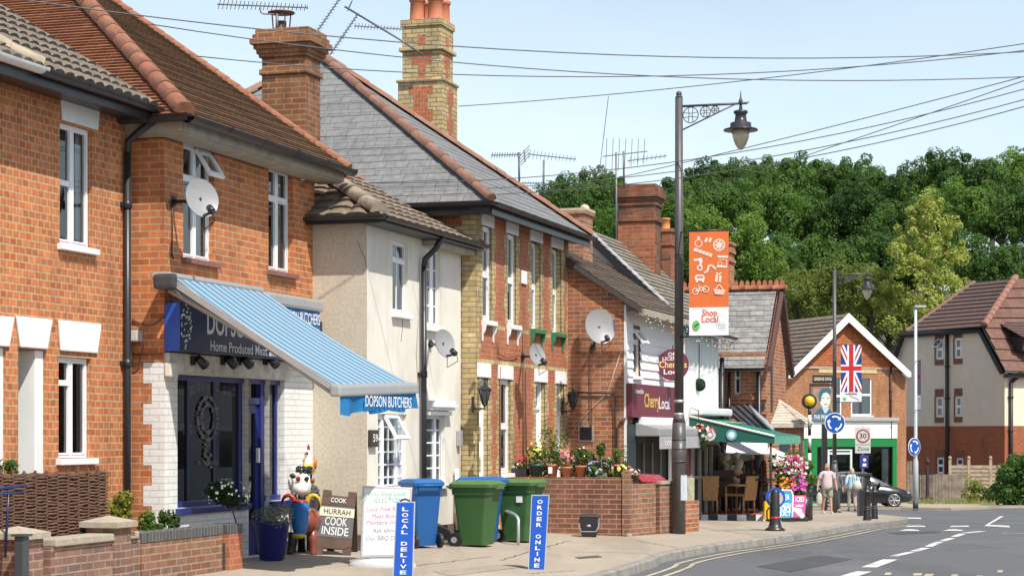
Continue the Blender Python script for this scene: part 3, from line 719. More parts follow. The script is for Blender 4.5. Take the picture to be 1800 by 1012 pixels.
# the shop front
mb = MB(); fw = .05
def post(u, wd, z0, z1, d0=-.13, d1=-.085): mb.box(f2, u - wd / 2, u + wd / 2, d0, d1, z0, z1)
sm = MB(); [sm.box(f2, U(x) - .02, U(x) + .02, -.125, -.09, zb + .07, zt - .06) for x in (314, 343, 389)]  # bars take a darker navy: shade of their unlit sides put into the paint
post(U(435), .1, .12, zt - .06); post(U(468.5), .1, .12, zt - .06, -.13, -.05); post(U(497), .06, zb, zt - .06)
mb.box(f2, U(312), U(500), -.131, -.06, zt - .06, zt); mb.box(f2, U(312), U(433), -.132, -.05, zb, zb + .07); mb.box(f2, U(472), U(500), -.132, -.05, zb, zb + .07)
mb.box(f2, U(440), U(465), -.14, -.06, f2.hit(440, 704)[1] - .04, f2.hit(440, 704)[1] + .04)
sf = mb.build('shop_front', BLUEP, h2, bevel=.006); sm.build('glazing_bar', NAVY, sf)
mb = MB(); mb.box(f2, U(310) - .02, U(434), -.02, .07, zb - .075, zb - .002); mb.box(f2, U(474), U(503), -.02, .07, zb - .075, zb - .002); mb.build('sill', BLUEP, sf, bevel=.01)
mb = MB(); w = f2.w
for a, b in ((313, 342), (344, 388), (390, 434), (473, 496)):
    ua, ub = U(a), U(b); mb.face([w(ua, -.11, zb + .03), w(ub, -.11, zb + .03), w(ub, -.11, zt - .03), w(ua, -.11, zt - .03)])
mb.build('pane', SGLASS, sf)
zd = f2.hit(440, 704)[1]
mb = MB(); ua, ub = U(439), U(466)
mb.box(f2, ua, ua + .07, -.15, -.09, .14, zd - .05); mb.box(f2, ub - .09, ub, -.15, -.09, .14, zd - .05); mb.box(f2, ua + .07, ub - .09, -.15, -.09, .14, .55); mb.box(f2, ua + .07, ub - .09, -.15, -.09, zd - .15, zd - .05)
d_ = mb.build('door', BLUEP, h2, bevel=.005)
mb = MB(); mb.face([w(ua + .06, -.12, .53), w(ub - .07, -.12, .53), w(ub - .07, -.12, zd - .13), w(ua + .06, -.12, zd - .13)]); mb.face([w(ua, -.12, zd + .03), w(ub, -.12, zd + .03), w(ub, -.12, zt - .05), w(ua, -.12, zt - .05)]); mb.build('door_glass', SGLASS, d_)
mb = MB(); zz = f2.hit(460, 800)[1]; mb.box(f2, ub - .075, ub - .035, -.09, -.05, zz - .09, zz + .09); mb.build('handle', LETW, d_, bevel=.005)
mb = MB(); ua, ub = U(312), U(500)          # the room behind the glass
for q in ([w(ua, -2.6, .1), w(ub, -2.6, .1), w(ub, -2.6, zt), w(ua, -2.6, zt)], [w(ua, -.16, .1), w(ua, -2.6, .1), w(ua, -2.6, zt), w(ua, -.16, zt)], [w(ub, -.16, zt), w(ub, -2.6, zt), w(ub, -2.6, .1), w(ub, -.16, .1)], [w(ua, -.16, zt), w(ua, -2.6, zt), w(ub, -2.6, zt), w(ub, -.16, zt)]): mb.face(q)
mb.box(f2, U(330), U(430), -2.2, -1.7, .1, 1.1, 1); mb.box(f2, U(350), U(425), -2.55, -2.3, 1.3, 1.9, 2)
mb.box(f2, U(330), U(434), -.5, -.16, .1, zb - .02, 1)
mb.build('shop_interior', [DARK, plain('pale_counter', (.42, .43, .40), .5), plain('dark_green_tiles', (.05, .13, .09), .4, vary=.3)], h2)
mb = MB()                                   # flag bunting hung inside the window
for a, b, y0 in ((315, 341, 674), (345, 387, 670), (391, 432, 676), (345, 366, 735), (318, 340, 742)):
    n = 5
    for i in range(n):
        x = a + (b - a) * (i + .5) / n; dip = 5 * math.sin(math.pi * (i + .5) / n); u, z = f2.hit(x, y0 + dip, -.2); s = .042
        mb.face([w(u - s, -.2, z - .11), w(u + s, -.2, z - .11), w(u + s, -.2, z), w(u - s, -.2, z)], 0)
        mb.face([w(u - .01, -.197, z - .11), w(u + .01, -.197, z - .11), w(u + .01, -.197, z), w(u - .01, -.197, z)], 1); mb.face([w(u - s, -.196, z - .065), w(u + s, -.196, z - .065), w(u + s, -.196, z - .045), w(u - s, -.196, z - .045)], 1)
mb.build('bunting', [CURT, plain('flag_red', (.5, .04, .04), .7)], h2)
mb = MB(); cu, cz = f2.hit(366, 735, -.09)     # etched crest on the middle pane
for rr, n in ((.2, 26), (.13, 18)):
    for i in range(n):
        a = 2 * math.pi * i / n; u, z = cu + math.cos(a) * rr * 1.3, cz + math.sin(a) * rr * 1.25
        s = .014 + .006 * (i % 3); mb.face([w(u - s * 1.6, -.092, z - s), w(u + s * 1.6, -.092, z - s), w(u + s * 1.1, -.092, z + s), w(u - s * 1.1, -.092, z + s)])
for i in range(16):
    u, z = cu + rnd.uniform(-.09, .09), cz - .3 - rnd.random() * .28; s = .018; mb.face([w(u - s * 2, -.092, z - s), w(u + s * 2, -.092, z - s), w(u + s, -.092, z + s), w(u - s, -.092, z + s)])
mb.build('window_crest', plain('etched_white', (.13, .115, .10), .6), sf)
text('window_lettering', 'BUTCHERS', plain('etched_white', (.13, .115, .10), .6), sf, w(f2.hit(366, 817, -.09)[0], -.09, f2.hit(366, 813, -.09)[1]), f2.t, (0, 0, 1), .07, .55)
for (a, b, c, d, col) in ((417, 428, 742, 880, (.6, .62, .6)), (445, 456, 750, 778, (.62, .66, .6)), (476, 487, 732, 786, (.75, .22, .10))):
    mb = MB(); (u0, z1), (u1, _), z0 = f2.hit(a, c, -.13), f2.hit(b, c, -.13), f2.hit(a, d, -.13)[1]
    if a == 417: z0 = z1 - .5
    mb.face([w(u0, -.13, z0), w(u1, -.13, z0), w(u1, -.13, z1), w(u0, -.13, z1)]); mb.build('poster', plain('poster_%d' % a, col, .6, vary=.35, scale=14), h2)
# fascia sign, with the end of its box showing
v1 = .2; zs0, zs1 = f2.hit(318, 617, v1)[1], f2.hit(318, 531, v1)[1]
su0 = s2.hit(290, 570, 0)[0]; uR = U(567, 600, v1)
mb = MB(); mb.box(f2, -.005, uR, .004, v1, zs0, zs1); sg = mb.build('fascia_sign', NAVY, h2, bevel=.008)
mb = MB(); mb.box(s2, .01, v1 - .005, .005, .012, zs0 + .005, zs1 - .005); mb.build('sign_end', SIGNBLUE, sg)
text('sign_lettering', 'DOPSON', LETW, sg, f2.w(U(405, 570, v1), v1 + .001, f2.hit(405, 574, v1)[1]), f2.t, (0, 0, 1), .36, U(446, 570, v1) - U(366, 570, v1), .02)
text('sign_lettering', 'BUTCHERS', LETW, sg, f2.w(U(512, 570, v1), v1 + .001, f2.hit(405, 574, v1)[1]), f2.t, (0, 0, 1), .36, U(558, 570, v1) - U(456, 570, v1), .02)
text('sign_lettering', 'Home Produced Meat and Dairy Products', LETW, sg, f2.w(U(465, 615, v1), v1 + .001, f2.hit(465, 620, v1)[1] + .02), f2.t, (0, 0, 1), .17, U(555, 615, v1) - U(377, 615, v1), .003)
mb = MB(); cu, cz = f2.hit(327, 573, v1)       # leafy ornament: a tall oval of curls
for i in range(46):
    a = rnd.random() * 2 * math.pi; q = math.sqrt(rnd.random()); u, z = cu + math.cos(a) * q * .13, cz + math.sin(a) * q * .26
    s = rnd.uniform(.01, .02); t = rnd.random() * 3
    mb.face([w(u + math.cos(t + k * 1.571) * s * (2 if k % 2 else .8), v1 + .003, z + math.sin(t + k * 1.571) * s * (1.4 if k % 2 else .7)) for k in range(4)])
mb.build('sign_ornament', LETW, sg)
# beam, spotlights and alarm box between sign and window
mb = MB(); mb.box(f2, 0.02, U(503), .003, .05, zt + .01, zs0 - .012); mb.build('beam', plain('flaking_white_beam', (.56, .52, .45), .9, vary=.25, scale=7, bmp=.5, dirt=(.2, .16, .11), dirt_amt=.6), h2)
for x in (352, 404, 432, 478):
    u, z = f2.hit(x, 637, .15); mb = MB()
    mb.tube([w(u - .02, .05, z + .03), w(u, .13, z + .01)], .015, 6); mb.tube([w(u - .03, .13, z + .05), w(u + .09, .17, z - .03)], [.045, .06], 10); mb.box(f2, u - .05, u - .01, .05, .1, z - .03, z + .07)
    mb.build('spotlight', BLACKP, h2)
u, z = f2.hit(302, 650, .05); mb = MB(); mb.box(f2, u - .1, u + .09, .004, .09, z - .08, z + .08); mb.build('alarm_box', plain('ivory_box', (.66, .62, .54), .5), h2, bevel=.02)
(a, z) = s2.hit(243, 591, .0); mb = MB(); mb.box(s2, a - .055, a + .06, .003, .14, z - .06, z + .06); mb.box(s2, a - .12, a - .055, .02, .1, z - .045, z + .045); mb.build('security_light', plain('grey_box', (.5, .49, .46), .5), h2, bevel=.012)
pts = [s2.hit(x, y, .015) for x, y in ((232, 562), (245, 566), (256, 572), (270, 570), (280, 563), (288, 556))]
mb = MB(); mb.tube([s2.w(a, .015, b) for a, b in pts], .009, 6); pts = [s2.hit(x, y, .012) for x, y in ((232, 622), (262, 622), (286, 621))]; mb.tube([s2.w(a, .012, b) for a, b in pts], .008, 6)
pts = [s2.hit(x, y, .012) for x, y in ((252, 605), (247, 625), (244, 645), (238, 652), (231, 651))]; mb.tube([s2.w(a, .012, b) for a, b in pts], .006, 6); mb.build('wire', plain('dusty_cable', (.16, .09, .06), .7), h2)
u0, z0 = f2.hit(302, 355, .02); pts = [f2.hit(x, y, .012) for x, y in ((302, 352), (303, 400), (302, 442), (305, 455), (301, 447))]; mb = MB(); mb.tube([f2.w(a, .012, b) for a, b in pts], .008, 6); mb.build('wire', BLACKP, h2)
# the second, closed awning over the right half of the sign
mb = MB(); ua, ub = U(470, 520, .3), U(566, 520, .3); zc = f2.hit(470, 512, .3)[1]
mb.box(f2, ua, ub, .01, .33, zc - .16, zc); cs = mb.build('awning_cassette', GREYM, h2, bevel=.04)
mb = MB(); n = 12; ua2, ub2 = ua + .2, ub - .05
mb.grid([[w(ua2 + (ub2 - ua2) * i / n, .30 + .012 * math.sin(i * 1.9), z) for i in range(n + 1)] for z in (zc - .38, zc - .15)], 0, True); mb.build('valance', plain('blue_valance_cloth', (.02, .13, .36), .7, vary=.12, scale=9), cs)
text('valance_lettering', 'DOPSON BUTCHERS', LETW, cs, w((ua2 + ub2) / 2 + .05, .318, zc - .27), f2.t, (0, 0, 1), .19, (ub2 - ua2) * .84, .008)

# chimney of the butcher's
fy = 27.7
cf = Fr(((512 - 900) * fy / F, fy), TH); m_ = F / fy
zc_ = lambda y: HC + (YH - y) * fy / F
c2 = root('chimney_stack', 'broad sooty orange brick chimney with corbelled top behind the butcher roof', 'chimney', cf.w(0, 0, zc_(260)))
a, b = -.33, .33
mb = MB()
for y0, y1, o in ((320, 136, 0), (136, 126, .03), (126, 106, 0), (106, 100, .035), (100, 92, .06), (92, 84, .09), (84, 74, .13), (74, 66, .10), (66, 57, .07)):
    mb.box(cf, -.26 - o, .26 + o, a - o, b + o, zc_(y0), zc_(y1))
mb.build('stack', BC, c2, bevel=.012)
mb = MB(); o_ = cf.w(0, -.15, zc_(57)); mb.lathe(o_, [(.1, 0), (.1, .06), (.07, .07), (.07, .16)], 12); q = o_ + Vector((0, 0, .27))
for k in range(4): an = k * math.pi / 2 + .5; mb.tube([o_ + Vector((math.cos(an) * .12, math.sin(an) * .12, .04)), q + Vector((math.cos(an) * .14, math.sin(an) * .14, 0))], .01, 5)
mb.lathe(q, [(.0, .0), (.19, .0), (.19, .015), (0, .04)], 14); mb.build('cowl', plain('rusty_metal', (.15, .07, .05), .7, vary=.3), c2)

# ------------------------------------------------------------------ house 3: the cream rendered house
f3 = street(645, -9.96); s3 = f3.side(0)
L3 = f3.hit(810, 600)[0]; z3 = 4.36
h3 = root('rendered_house', 'cream rendered house with brown tiled hip roof between the butcher and the yellow brick house', 'house', f3.w(2, 0, 0))
u1_, u2_, u3_, u4_ = pxwin(f3, 690, 717, 421, 549), pxwin(f3, 748, 773, 434, 573), pxwin(f3, 664, 715, 727, 862), pxwin(f3, 749, 782, 728, 852)
mb = MB(); wall(mb, f3, 0, L3, .3, z3, [u1_, u2_, u3_, u4_], depth=.15, m=0); wall(mb, s3, -5, 0, .3, z3, m=1)
wall(mb, f3, 0, L3, -.2, .3, v=.02, m=2); wall(mb, s3, -5, 0, -.2, .3, v=.02, m=2)
mb.face([f3.w(0, .02, .3), f3.w(L3, .02, .3), f3.w(L3, 0, .3), f3.w(0, 0, .3)], 2)
mb.face([f3.w(L3, 0, -.2), f3.w(L3, -5, -.2), f3.w(L3, -5, z3), f3.w(L3, 0, z3)], 0); mb.face([f3.w(L3, -5, -.2), f3.w(0, -5, -.2), f3.w(0, -5, z3), f3.w(L3, -5, z3)], 0)
mb.build('wall', [CREAM, CREAMS, PLINTH], h3)
window(h3, f3, u1_, rec=.045, rails=(.74,), sill=WPAINT, curtain=.2, bars=(2, 1)); window(h3, f3, u2_, rec=.03, cols=(.5,), bars=(4, 4), sill=WPAINT, curtain=.2)
window(h3, f3, u3_, rec=.05, cols=(.26, .74), bars=None, curtain=0, vent=((.27, .73), (.62, .985), R(30)), blind=.97, label='cottage-pane window under the awning, with a light propped open', fw=.05)
mb = MB()                                   # glazing bars of the cottage window
for i in range(1, 6):
    zz = u3_[2] + (u3_[3] - u3_[2]) * i / 6; mb.box(f3, u3_[0] + .05, u3_[1] - .05, -.10, -.055, zz - .011, zz + .011)
for c in (.13, .5, .87): uu = u3_[0] + (u3_[1] - u3_[0]) * c; mb.box(f3, uu - .011, uu + .011, -.101, -.056, u3_[2] + .06, u3_[3] - .05)
mb.build('glazing_bar', UPVC, h3)
window(h3, f3, u4_, rec=.05, cols=(.62,), curtain=0, bars=(1, 5), sill=WPAINT, blind=.95)
mb = MB(); (ua, zz) = f3.hit(748, 703); ub = f3.hit(785, 703)[0]
for k, (h_, o) in enumerate(((0, .13), (.05, .16), (.09, .12), (.15, .08))): mb.box(f3, ua - o * .3, ub + o * .3, .002, o, zz - h_ - (.06 if k == 3 else .05), zz - h_)
mb.build('window_hood', WPAINT, h3, bevel=.01)
E3 = z3 + .06; tp3 = .53; o3 = .28; rv3 = 2.6; r3 = E3 + (rv3 + o3) * tp3; hx3 = -.25 + rv3 + o3; eR3 = L3 + .22
C = f3.w
mb = MB(); tiled(mb, C(-.25, o3, E3), C(eR3, o3, E3), C(eR3, -rv3, r3), C(hx3, -rv3, r3), .33, .024, 0, (.022, .3)); tiled(mb, C(-.25, -5.3, E3), C(-.25, o3, E3), C(hx3, -rv3, r3), C(hx3, -rv3, r3), .33, .03, 0, (.03, .3))
tiled(mb, C(eR3, -5.3, E3), C(-.25, -5.3, E3), C(hx3, -rv3, r3), C(eR3, -rv3, r3), .33, .03)
rf = mb.build('roof', T3, h3, merge=False)
mb = MB(); hiptiles(mb, C(-.22, o3 - .03, E3 + .08), C(hx3, -rv3, r3 + .08), .12, .42); mb.build('hip_tile', HIPG, rf)
mb = MB(); hiptiles(mb, C(eR3, o3, E3 + .04), C(eR3, -rv3, r3 + .04), .055, .3); mb.build('verge_tile', HIP, rf)
mb = MB(); mb.prism(f3.side(eR3), [(o3, E3 - .08), (o3, E3), (-rv3, r3), (-rv3, r3 - .1)], -.2, -.02); mb.build('barge', FASC, rf)
mb = MB(); gutter(mb, C(-.2, o3 + .05, E3 - .0), C(eR3, o3 + .05, E3 - .0), .055, 0, .55); gutter(mb, C(-.28, -4, E3), C(-.28, o3 + .04, E3), .05); mb.box(f3, -.22, eR3 - .05, 0, o3, E3 - .09, E3 - .05); mb.box(f3, -.24, -.2, -5, o3, E3 - .09, E3 - .03); mb.build('gutter', GUT, h3)
mb = MB(); mb.box(f3, f3.hit(742, 430)[0], L3 + .15, .01, .2, E3 - .17, E3 - .095); mb.build('fascia', FASC, h3)
ud = f3.hit(744, 600, .06)[0]
mb = MB(); pipe(mb, f3, ud, .07, .15, 3.95, .04); mb.tube([f3.w(ud, .07, 3.95), f3.w(ud + .01, .08, 4.05), f3.w(ud + .12, .2, 4.2), f3.w(ud + .14, .3, 4.38)], .04, 10); mb.build('downpipe', BLACKP, h3)
(a, z) = f3.hit(650, 755, .03); b = f3.hit(662, 755, .03)[0]; z0 = f3.hit(650, 785, .03)[1]
mb = MB(); mb.box(f3, a, b, .003, .06, z0, z); nb = mb.build('number_plaque', plain('dark_wood', (.05, .04, .03), .6), h3, bevel=.01)
text('numerals', '59', LETW, nb, f3.w((a + b) / 2, .062, (z + z0) / 2), f3.t, (0, 0, 1), .14, (b - a) * .7, .01)
mb = MB(); gq = random.Random(5)
for fr, pts in ((s3, ((628, 424), (634, 440), (640, 452), (643, 470))), (f3, ((706, 552), (707, 575), (705, 600))), (f3, ((735, 560), (731, 620), (734, 680)))):
    mb.tube([fr.w(h[0] + gq.uniform(-.01, .01), .003, h[1]) for h in (fr.hit(*q) for q in pts)], .0045, 4)
mb.build('render_crack', plain('crack_grey', (.2, .17, .13), .95), h3)
a, z = f3.hit(807, 768, .03); mb = MB(); mb.box(f3, a - .05, a + .06, .003, .07, z - .13, z + .1); mb.build('meter_box', GREYM, h3, bevel=.01)

# ------------------------------------------------------------------ house 4: yellow and red brick pair with slate pyramid roof
f4 = street(838, -9.72); s4 = f4.side(0)
L4 = f4.hit(999, 600)[0]; z4 = 4.95
h4 = root('patterned_brick_house', 'yellow and red patterned brick house with grey slate roof and tall narrow windows', 'house', f4.w(2.5, 0, 0))
up = [pxwin(f4, a, b, t, y) for a, b, t, y in ((848, 864, 394, 557), (892, 907, 407, 568), (934, 950, 421, 579), (971, 986.5, 434, 588))]
lo = [pxwin(f4, a, b, t, y) for a, b, t, y in ((842, 857.5, 664, 868), (878.5, 897, 667, 838), (942, 958, 670, 866), (978.5, 991.5, 672, 866))]
zU, zL = max(o[3] for o in up), sum(o[3] for o in lo) / 4
zub = sum(o[2] for o in up) / 4
up = [(o[0], o[1], zub, zU - .02, .2) for o in up]
lo = [(o[0], o[1], (.12 if k != 1 else 1.0), zL, .24) for k, o in enumerate(lo)]
mb = MB(); wall(mb, f4, 0, L4, -.2, z4, up + lo, depth=.2, m=0, mr=1); wall(mb, s4, -7, 0, -.2, z4, m=0)
mb.face([f4.w(L4, 0, -.2), f4.w(L4, -7, -.2), f4.w(L4, -7, z4), f4.w(L4, 0, z4)], 0); mb.face([f4.w(L4, -7, -.2), f4.w(0, -7, -.2), f4.w(0, -7, z4), f4.w(L4, -7, z4)], 0)
mb.build('wall', [BR, BY], h4)
mb = MB()                                   # yellow dressings, three courses long, three short
def quoin(fr, u, side, z0, z1, wd=(.13, .2), ph=0):
    z, k = z0, ph
    while z < z1 - .02:
        h = min(.228, z1 - z); wd_ = wd[k % 2]
        mb.box(fr, u if side > 0 else u - wd_, u + wd_ if side > 0 else u, -.02, .004, z, z + h); z += h; k += 1
for o in up: quoin(f4, o[0], -1, zub, zU + .02); quoin(f4, o[1], 1, zub, zU + .02)
for o in lo: quoin(f4, o[0], -1, .1, zL, ph=1); quoin(f4, o[1], 1, .1, zL, ph=1)
quoin(f4, .001, 1, -.1, z4 - .02, (.11, .18)); quoin(f4, L4 - .001, -1, -.1, z4 - .02, (.1, .16))
quoin(s4, -.001, -1, -.1, z4 - .02, (.24, .35), 1)
zb1 = f4.hit(838, 628)[1]
mb.box(f4, .001, L4 - .001, -.019, .006, zb1 - .075, zb1 + .0); zb2 = zub - .06
for (p, q) in zip([0] + [o[1] for o in up], [o[0] for o in up] + [L4]): mb.box(f4, p + .13, q - .13, -.019, .0055, zb2 - .05, zb2 + .03)
mb.build('yellow_dressing', BY, h4)
for o in up: mb = MB(); mb.box(f4, o[0] - .08, o[1] + .08, -.1, .025, zU - .02, f4.hit(847, 367)[1]); mb.build('lintel', LINT, h4, bevel=.008)
for o in lo: mb = MB(); mb.box(f4, o[0] - .1, o[1] + .1, -.1, .025, zL, zb1 - .077); mb.build('lintel', LINT, h4, bevel=.008)
for k, o in enumerate(up):
    window(h4, f4, o, rec=.04 if k < 2 else .09, rails=(.49,), fw=.06, curtain=.3, name='sash_window', blind=.35 if k < 2 else 0)
    col = (WPAINT, WPAINT, 'g', 'g')[k]
    if col == 'g': col = plain('green_sill_paint', (.03, .19, .09), .5, vary=.15)
    mb = MB(); mb.box(f4, o[0] - .05, o[1] + .05, -.16, .09, zub - .075, zub - .005)
    for uu in (o[0] - .04, o[1] + .04):
        mb.prism(f4.side(uu), [(.003, zub - .31), (.025, zub - .32), (.03, zub - .22), (.06, zub - .17), (.08, zub - .075), (.003, zub - .075)], -.016, .016)
    mb.build('bracketed_sill', col, h4, bevel=.008, label='white bracketed sill' if k < 2 else 'green bracketed sill')
window(h4, f4, lo[1], rec=.04, rails=(.5,), fw=.06, curtain=.28, name='sash_window', sill=WPAINT)
for k in (0, 2, 3):
    o = lo[k]; mb = MB(); mb.box(f4, o[0], o[0] + .06, -.15, -.07, .12, zL); mb.box(f4, o[1] - .06, o[1], -.15, -.07, .12, zL); mb.box(f4, o[0] + .06, o[1] - .06, -.15, -.07, zL - .45, zL - .38); mb.box(f4, o[0] + .06, o[1] - .06, -.15, -.07, zL - .06, zL)
    mb.box(f4, o[0] - .002, o[0] + .012, -.08, -.02, .12, zL - .001)
    d_ = mb.build('door_frame', UPVC, h4); mb = MB(); mb.box(f4, o[0] + .06, o[1] - .06, -.14, -.1, .12, zL - .45); mb.build('door', UPVC, d_)
    mb = MB(); mb.box(f4, o[0] + .06, o[1] - .06, -.13, -.12, zL - .38, zL - .06); mb.build('fanlight', SGLASS, d_)
E4 = z4 + .08; o4 = .32; ax, av, az = 2.45, -3.55, 7.86; eL4, eR4, eB = -.3, L4 + .3, -7.4
C = f4.w; ap = C(ax, av, az)
mb = MB(); tiled(mb, C(eL4, o4, E4), C(eR4, o4, E4), ap, ap, .24, .006, 0); tiled(mb, C(eL4, eB, E4), C(eL4, o4, E4), ap, ap, .24, .006, 0)
tiled(mb, C(eR4, o4, E4), C(eR4, eB, E4), ap, ap, .24, .012, 0); tiled(mb, C(eR4, eB, E4), C(eL4, eB, E4), ap, ap, .24, .012, 0)
rf = mb.build('roof', TS4, h4, merge=False)
mb = MB(); up_ = Vector((0, 0, .05))
for a in (C(eL4, o4, E4), C(eL4, eB, E4), C(eR4, o4, E4)): hiptiles(mb, a + up_, ap + up_, .085, .45)
mb.build('hip_tile', plain('weathered_hip_tile', (.25, .125, .085), .9, vary=.25, scale=6, bmp=.3, dirt=(.3, .24, .17), dirt_amt=.6), rf)
mb = MB(); gutter(mb, C(eL4, o4 + .06, E4 - .03), C(eR4, o4 + .06, E4 - .03), .06, 0, .6); gutter(mb, C(eL4 - .05, -6, E4 - .02), C(eL4 - .05, o4 + .05, E4 - .02), .06); mb.box(f4, eL4 + .05, eR4 - .02, .0, o4, E4 - .13, E4 - .09); mb.box(f4, eL4 + .05, eR4 - .02, o4 - .03, o4, E4 - .2, E4 - .02); mb.box(f4, eL4 + .03, 0, -7, .0, E4 - .13, E4 - .09); mb.box(f4, eL4 + .03, eL4 + .05, -7, o4 - .03, E4 - .2, E4 - .02)
mb.build('gutter', GUT, h4)
mb = MB()
for x, yb in ((880, 860), (921, 860), (926, 860)):
    u = f4.hit(x, 640, .03)[0]; mb.tube([f4.w(u, .025, .5), f4.w(u, .025, zb1 - .1 if x != 921 else zub - .1)], .011, 6)
mb.tube([f4.w(*(lambda h: (h[0], .03, h[1]))(f4.hit(x, y, .03))) for x, y in ((875, 600), (876, 622), (890, 628), (905, 627), (912, 624))], .008, 6); mb.build('wire', plain('rusty_pipe', (.16, .07, .04), .7), h4)
u, z = f4.hit(922, 487, .02); b = f4.hit(917.5, 475, .02); c = f4.hit(926, 500, .02)
mb = MB(); mb.box(f4, b[0], c[0], .003, .03, c[1], b[1]); mb.build('name_plaque', WPAINT, h4, bevel=.005)
# its yellow stack
fy = 34.6; cf = Fr(((752 - 900) * fy / F, fy), TH); zc_ = lambda y: HC + (YH - y) * fy / F
c4 = root('chimney_stack', 'tall yellow and red brick chimney with four terracotta pots on the slate roof', 'chimney', cf.w(0, 0, zc_(265)))
mb = MB()
for y0, y1, o in ((300, 150, 0), (150, 145, .025), (145, 95, -.06), (95, 88, -.01), (88, 52, -.055), (52, 40, -.03)): mb.box(cf, -.36 - o, .42 + o, -.42 - o, .40 + o, zc_(y0), zc_(y1))
st = mb.build('stack', brick('yellow_stack_brick', (.50, .38, .17), (.58, .46, .25), (.25, .20, .13), ms=.01, dark=(.25, .18, .10), dark_amt=.5, stain=(.12, .10, .06), stain_amt=.55), c4, bevel=.01)
mb = MB(); sf_ = cf.side(-.36)                 # red brick crosses let into the two faces
for (y0, y1, a, b) in ((158, 172, -.22, .22), (172, 198, -.13, .13), (198, 218, -.22, .22), (218, 226, -.1, .1)): mb.box(sf_, a, b, -.02, .004, zc_(y1), zc_(y0))
for (y0, y1, a, b) in ((99, 119, -.18, .18), (119, 144, -.07, .07)): mb.box(sf_, a, b, -.08, -.056, zc_(y1), zc_(y0))
for (y0, y1, a, b) in ((67, 88, -.07, .07),): mb.box(sf_, a, b, -.08, -.051, zc_(y1), zc_(y0))
for (y0, y1, o) in ((158, 255, 0), (99, 144, -.06), (67, 88, -.055)):
    z, k = zc_(y1), 0
    while z < zc_(y0) - .05: wd = (.08, .16)[k % 2]; mb.box(cf, .03 - wd, .03 + wd, .38 + o, .404 + o, z, min(zc_(y0), z + .225)); z += .225; k += 1
mb.build('red_brick_pattern', BR, st)
for du, dv in ((-.17, -.13), (-.17, .2), (.2, -.13), (.2, .2)):
    mb = MB(); pot(mb, cf.w(du, dv, zc_(42)), .15, .42); mb.build('chimney_pot', TERRA, c4)
mb = MB(); mb.prism(sf_, [(-.42, zc_(208)), (-.42, zc_(190)), (.42, zc_(252)), (.42, zc_(272))], .002, .03); mb.box(cf, -.36, .42, .4, .44, zc_(285), zc_(255)); mb.build('flashing', LEAD, c4)

# ------------------------------------------------------------------ houses 5 and 6: white weatherboarded shop and cafe
f5 = street(1097, -8.67); s5 = f5.side(0)
h5 = root('weatherboarded_shop', 'low brick-sided shop with mossy tile roof and white weatherboarded front, before the street lamp', 'shop', f5.w(1.7, 0, 0))
zf = 3.70; L5 = f5.hit(1186, 620)[0]; L6 = f5.hit(1262, 620)[0]
WB, nt_, b_ = nodes('white_weatherboard'); setb(b_, .5, 0, .4); b_.inputs['Base Color'].default_value = (.80, .80, .79, 1)
def boards(mb, fr, u0, u1, z0, z1, ops=(), h=.15, m=0, v=0):
    z = z0
    while z < z1 - .01:
        t = min(z1, z + h); cuts = sorted([(o[0], o[1]) for o in ops if o[2] < (z + t) / 2 < o[3]]); a = u0
        for p, q in cuts + [(u1, u1)]:
            if p - a > .01:
                mb.face([fr.w(a, v + .028, z), fr.w(p, v + .028, z), fr.w(p, v + .004, t), fr.w(a, v + .004, t)], m); mb.face([fr.w(a, v, z), fr.w(p, v, z), fr.w(p, v + .028, z), fr.w(a, v + .028, z)], m)
            a = q
        z = t
w5 = pxwin(f5, 1112, 1124, 576, 660); zg = 2.0
mb = MB(); boards(mb, f5, 0, L5, 1.0 + 1.0, zf, [w5])
wb_obj = mb.build('weatherboard', WB, h5, merge=False)
# brick flank with its raking top
vv = lambda x, y: s5.hit(x, y, 0)
tp5 = .66; ev = .32; ez5 = 3.76
rk = lambda v: ez5 - .05 + (ev - v) * tp5
mb = MB(); bv = -3.2
mb.face([s5.w(bv, 0, -.3), s5.w(0, 0, -.3), s5.w(0, 0, rk(0)), s5.w(bv, 0, rk(bv))]); mb.face([f5.w(0, 0, -.3), f5.w(L5, 0, -.3), f5.w(L5, 0, zg), f5.w(0, 0, zg)]); wall(mb, f5, 0, L5, zg, zf, [w5], v=-.01, depth=.06)
mb.build('wall', BO, h5)
mb = MB(); mb.box(f5, -.004, .1, .0, .035, -.1, zf + .1); mb.build('corner_board', WPAINT, h5)
window(h5, f5, w5, rec=.02, rails=(.72,), curtain=.15, sill=WPAINT, vent=((.05, .95), (.60, .97), R(38)), fw=.05)
mb = MB(); tiled(mb, f5.w(-.12, ev, ez5), f5.w(L5 + .2, ev, ez5), f5.w(L5 + .2, bv, ez5 + (ev - bv) * tp5), f5.w(-.12, bv, ez5 + (ev - bv) * tp5), .12, .02)
rf = mb.build('roof', TM, h5, merge=False)
mb = MB(); mb.prism(s5, [(ev, ez5 - .1), (ev, ez5), (bv, ez5 + (ev - bv) * tp5), (bv, ez5 + (ev - bv) * tp5 - .1)], .03, .115); mb.build('barge', plain('dark_barge', (.07, .055, .05), .8, vary=.3), rf)
mb = MB(); mb.box(f5, .02, L5, .02, ev, ez5 - .12, ez5 - .06); mb.box(f5, .02, L5, ev - .02, ev + .04, ez5 - .14, ez5 - .02); mb.build('eave_board', FASC, h5)
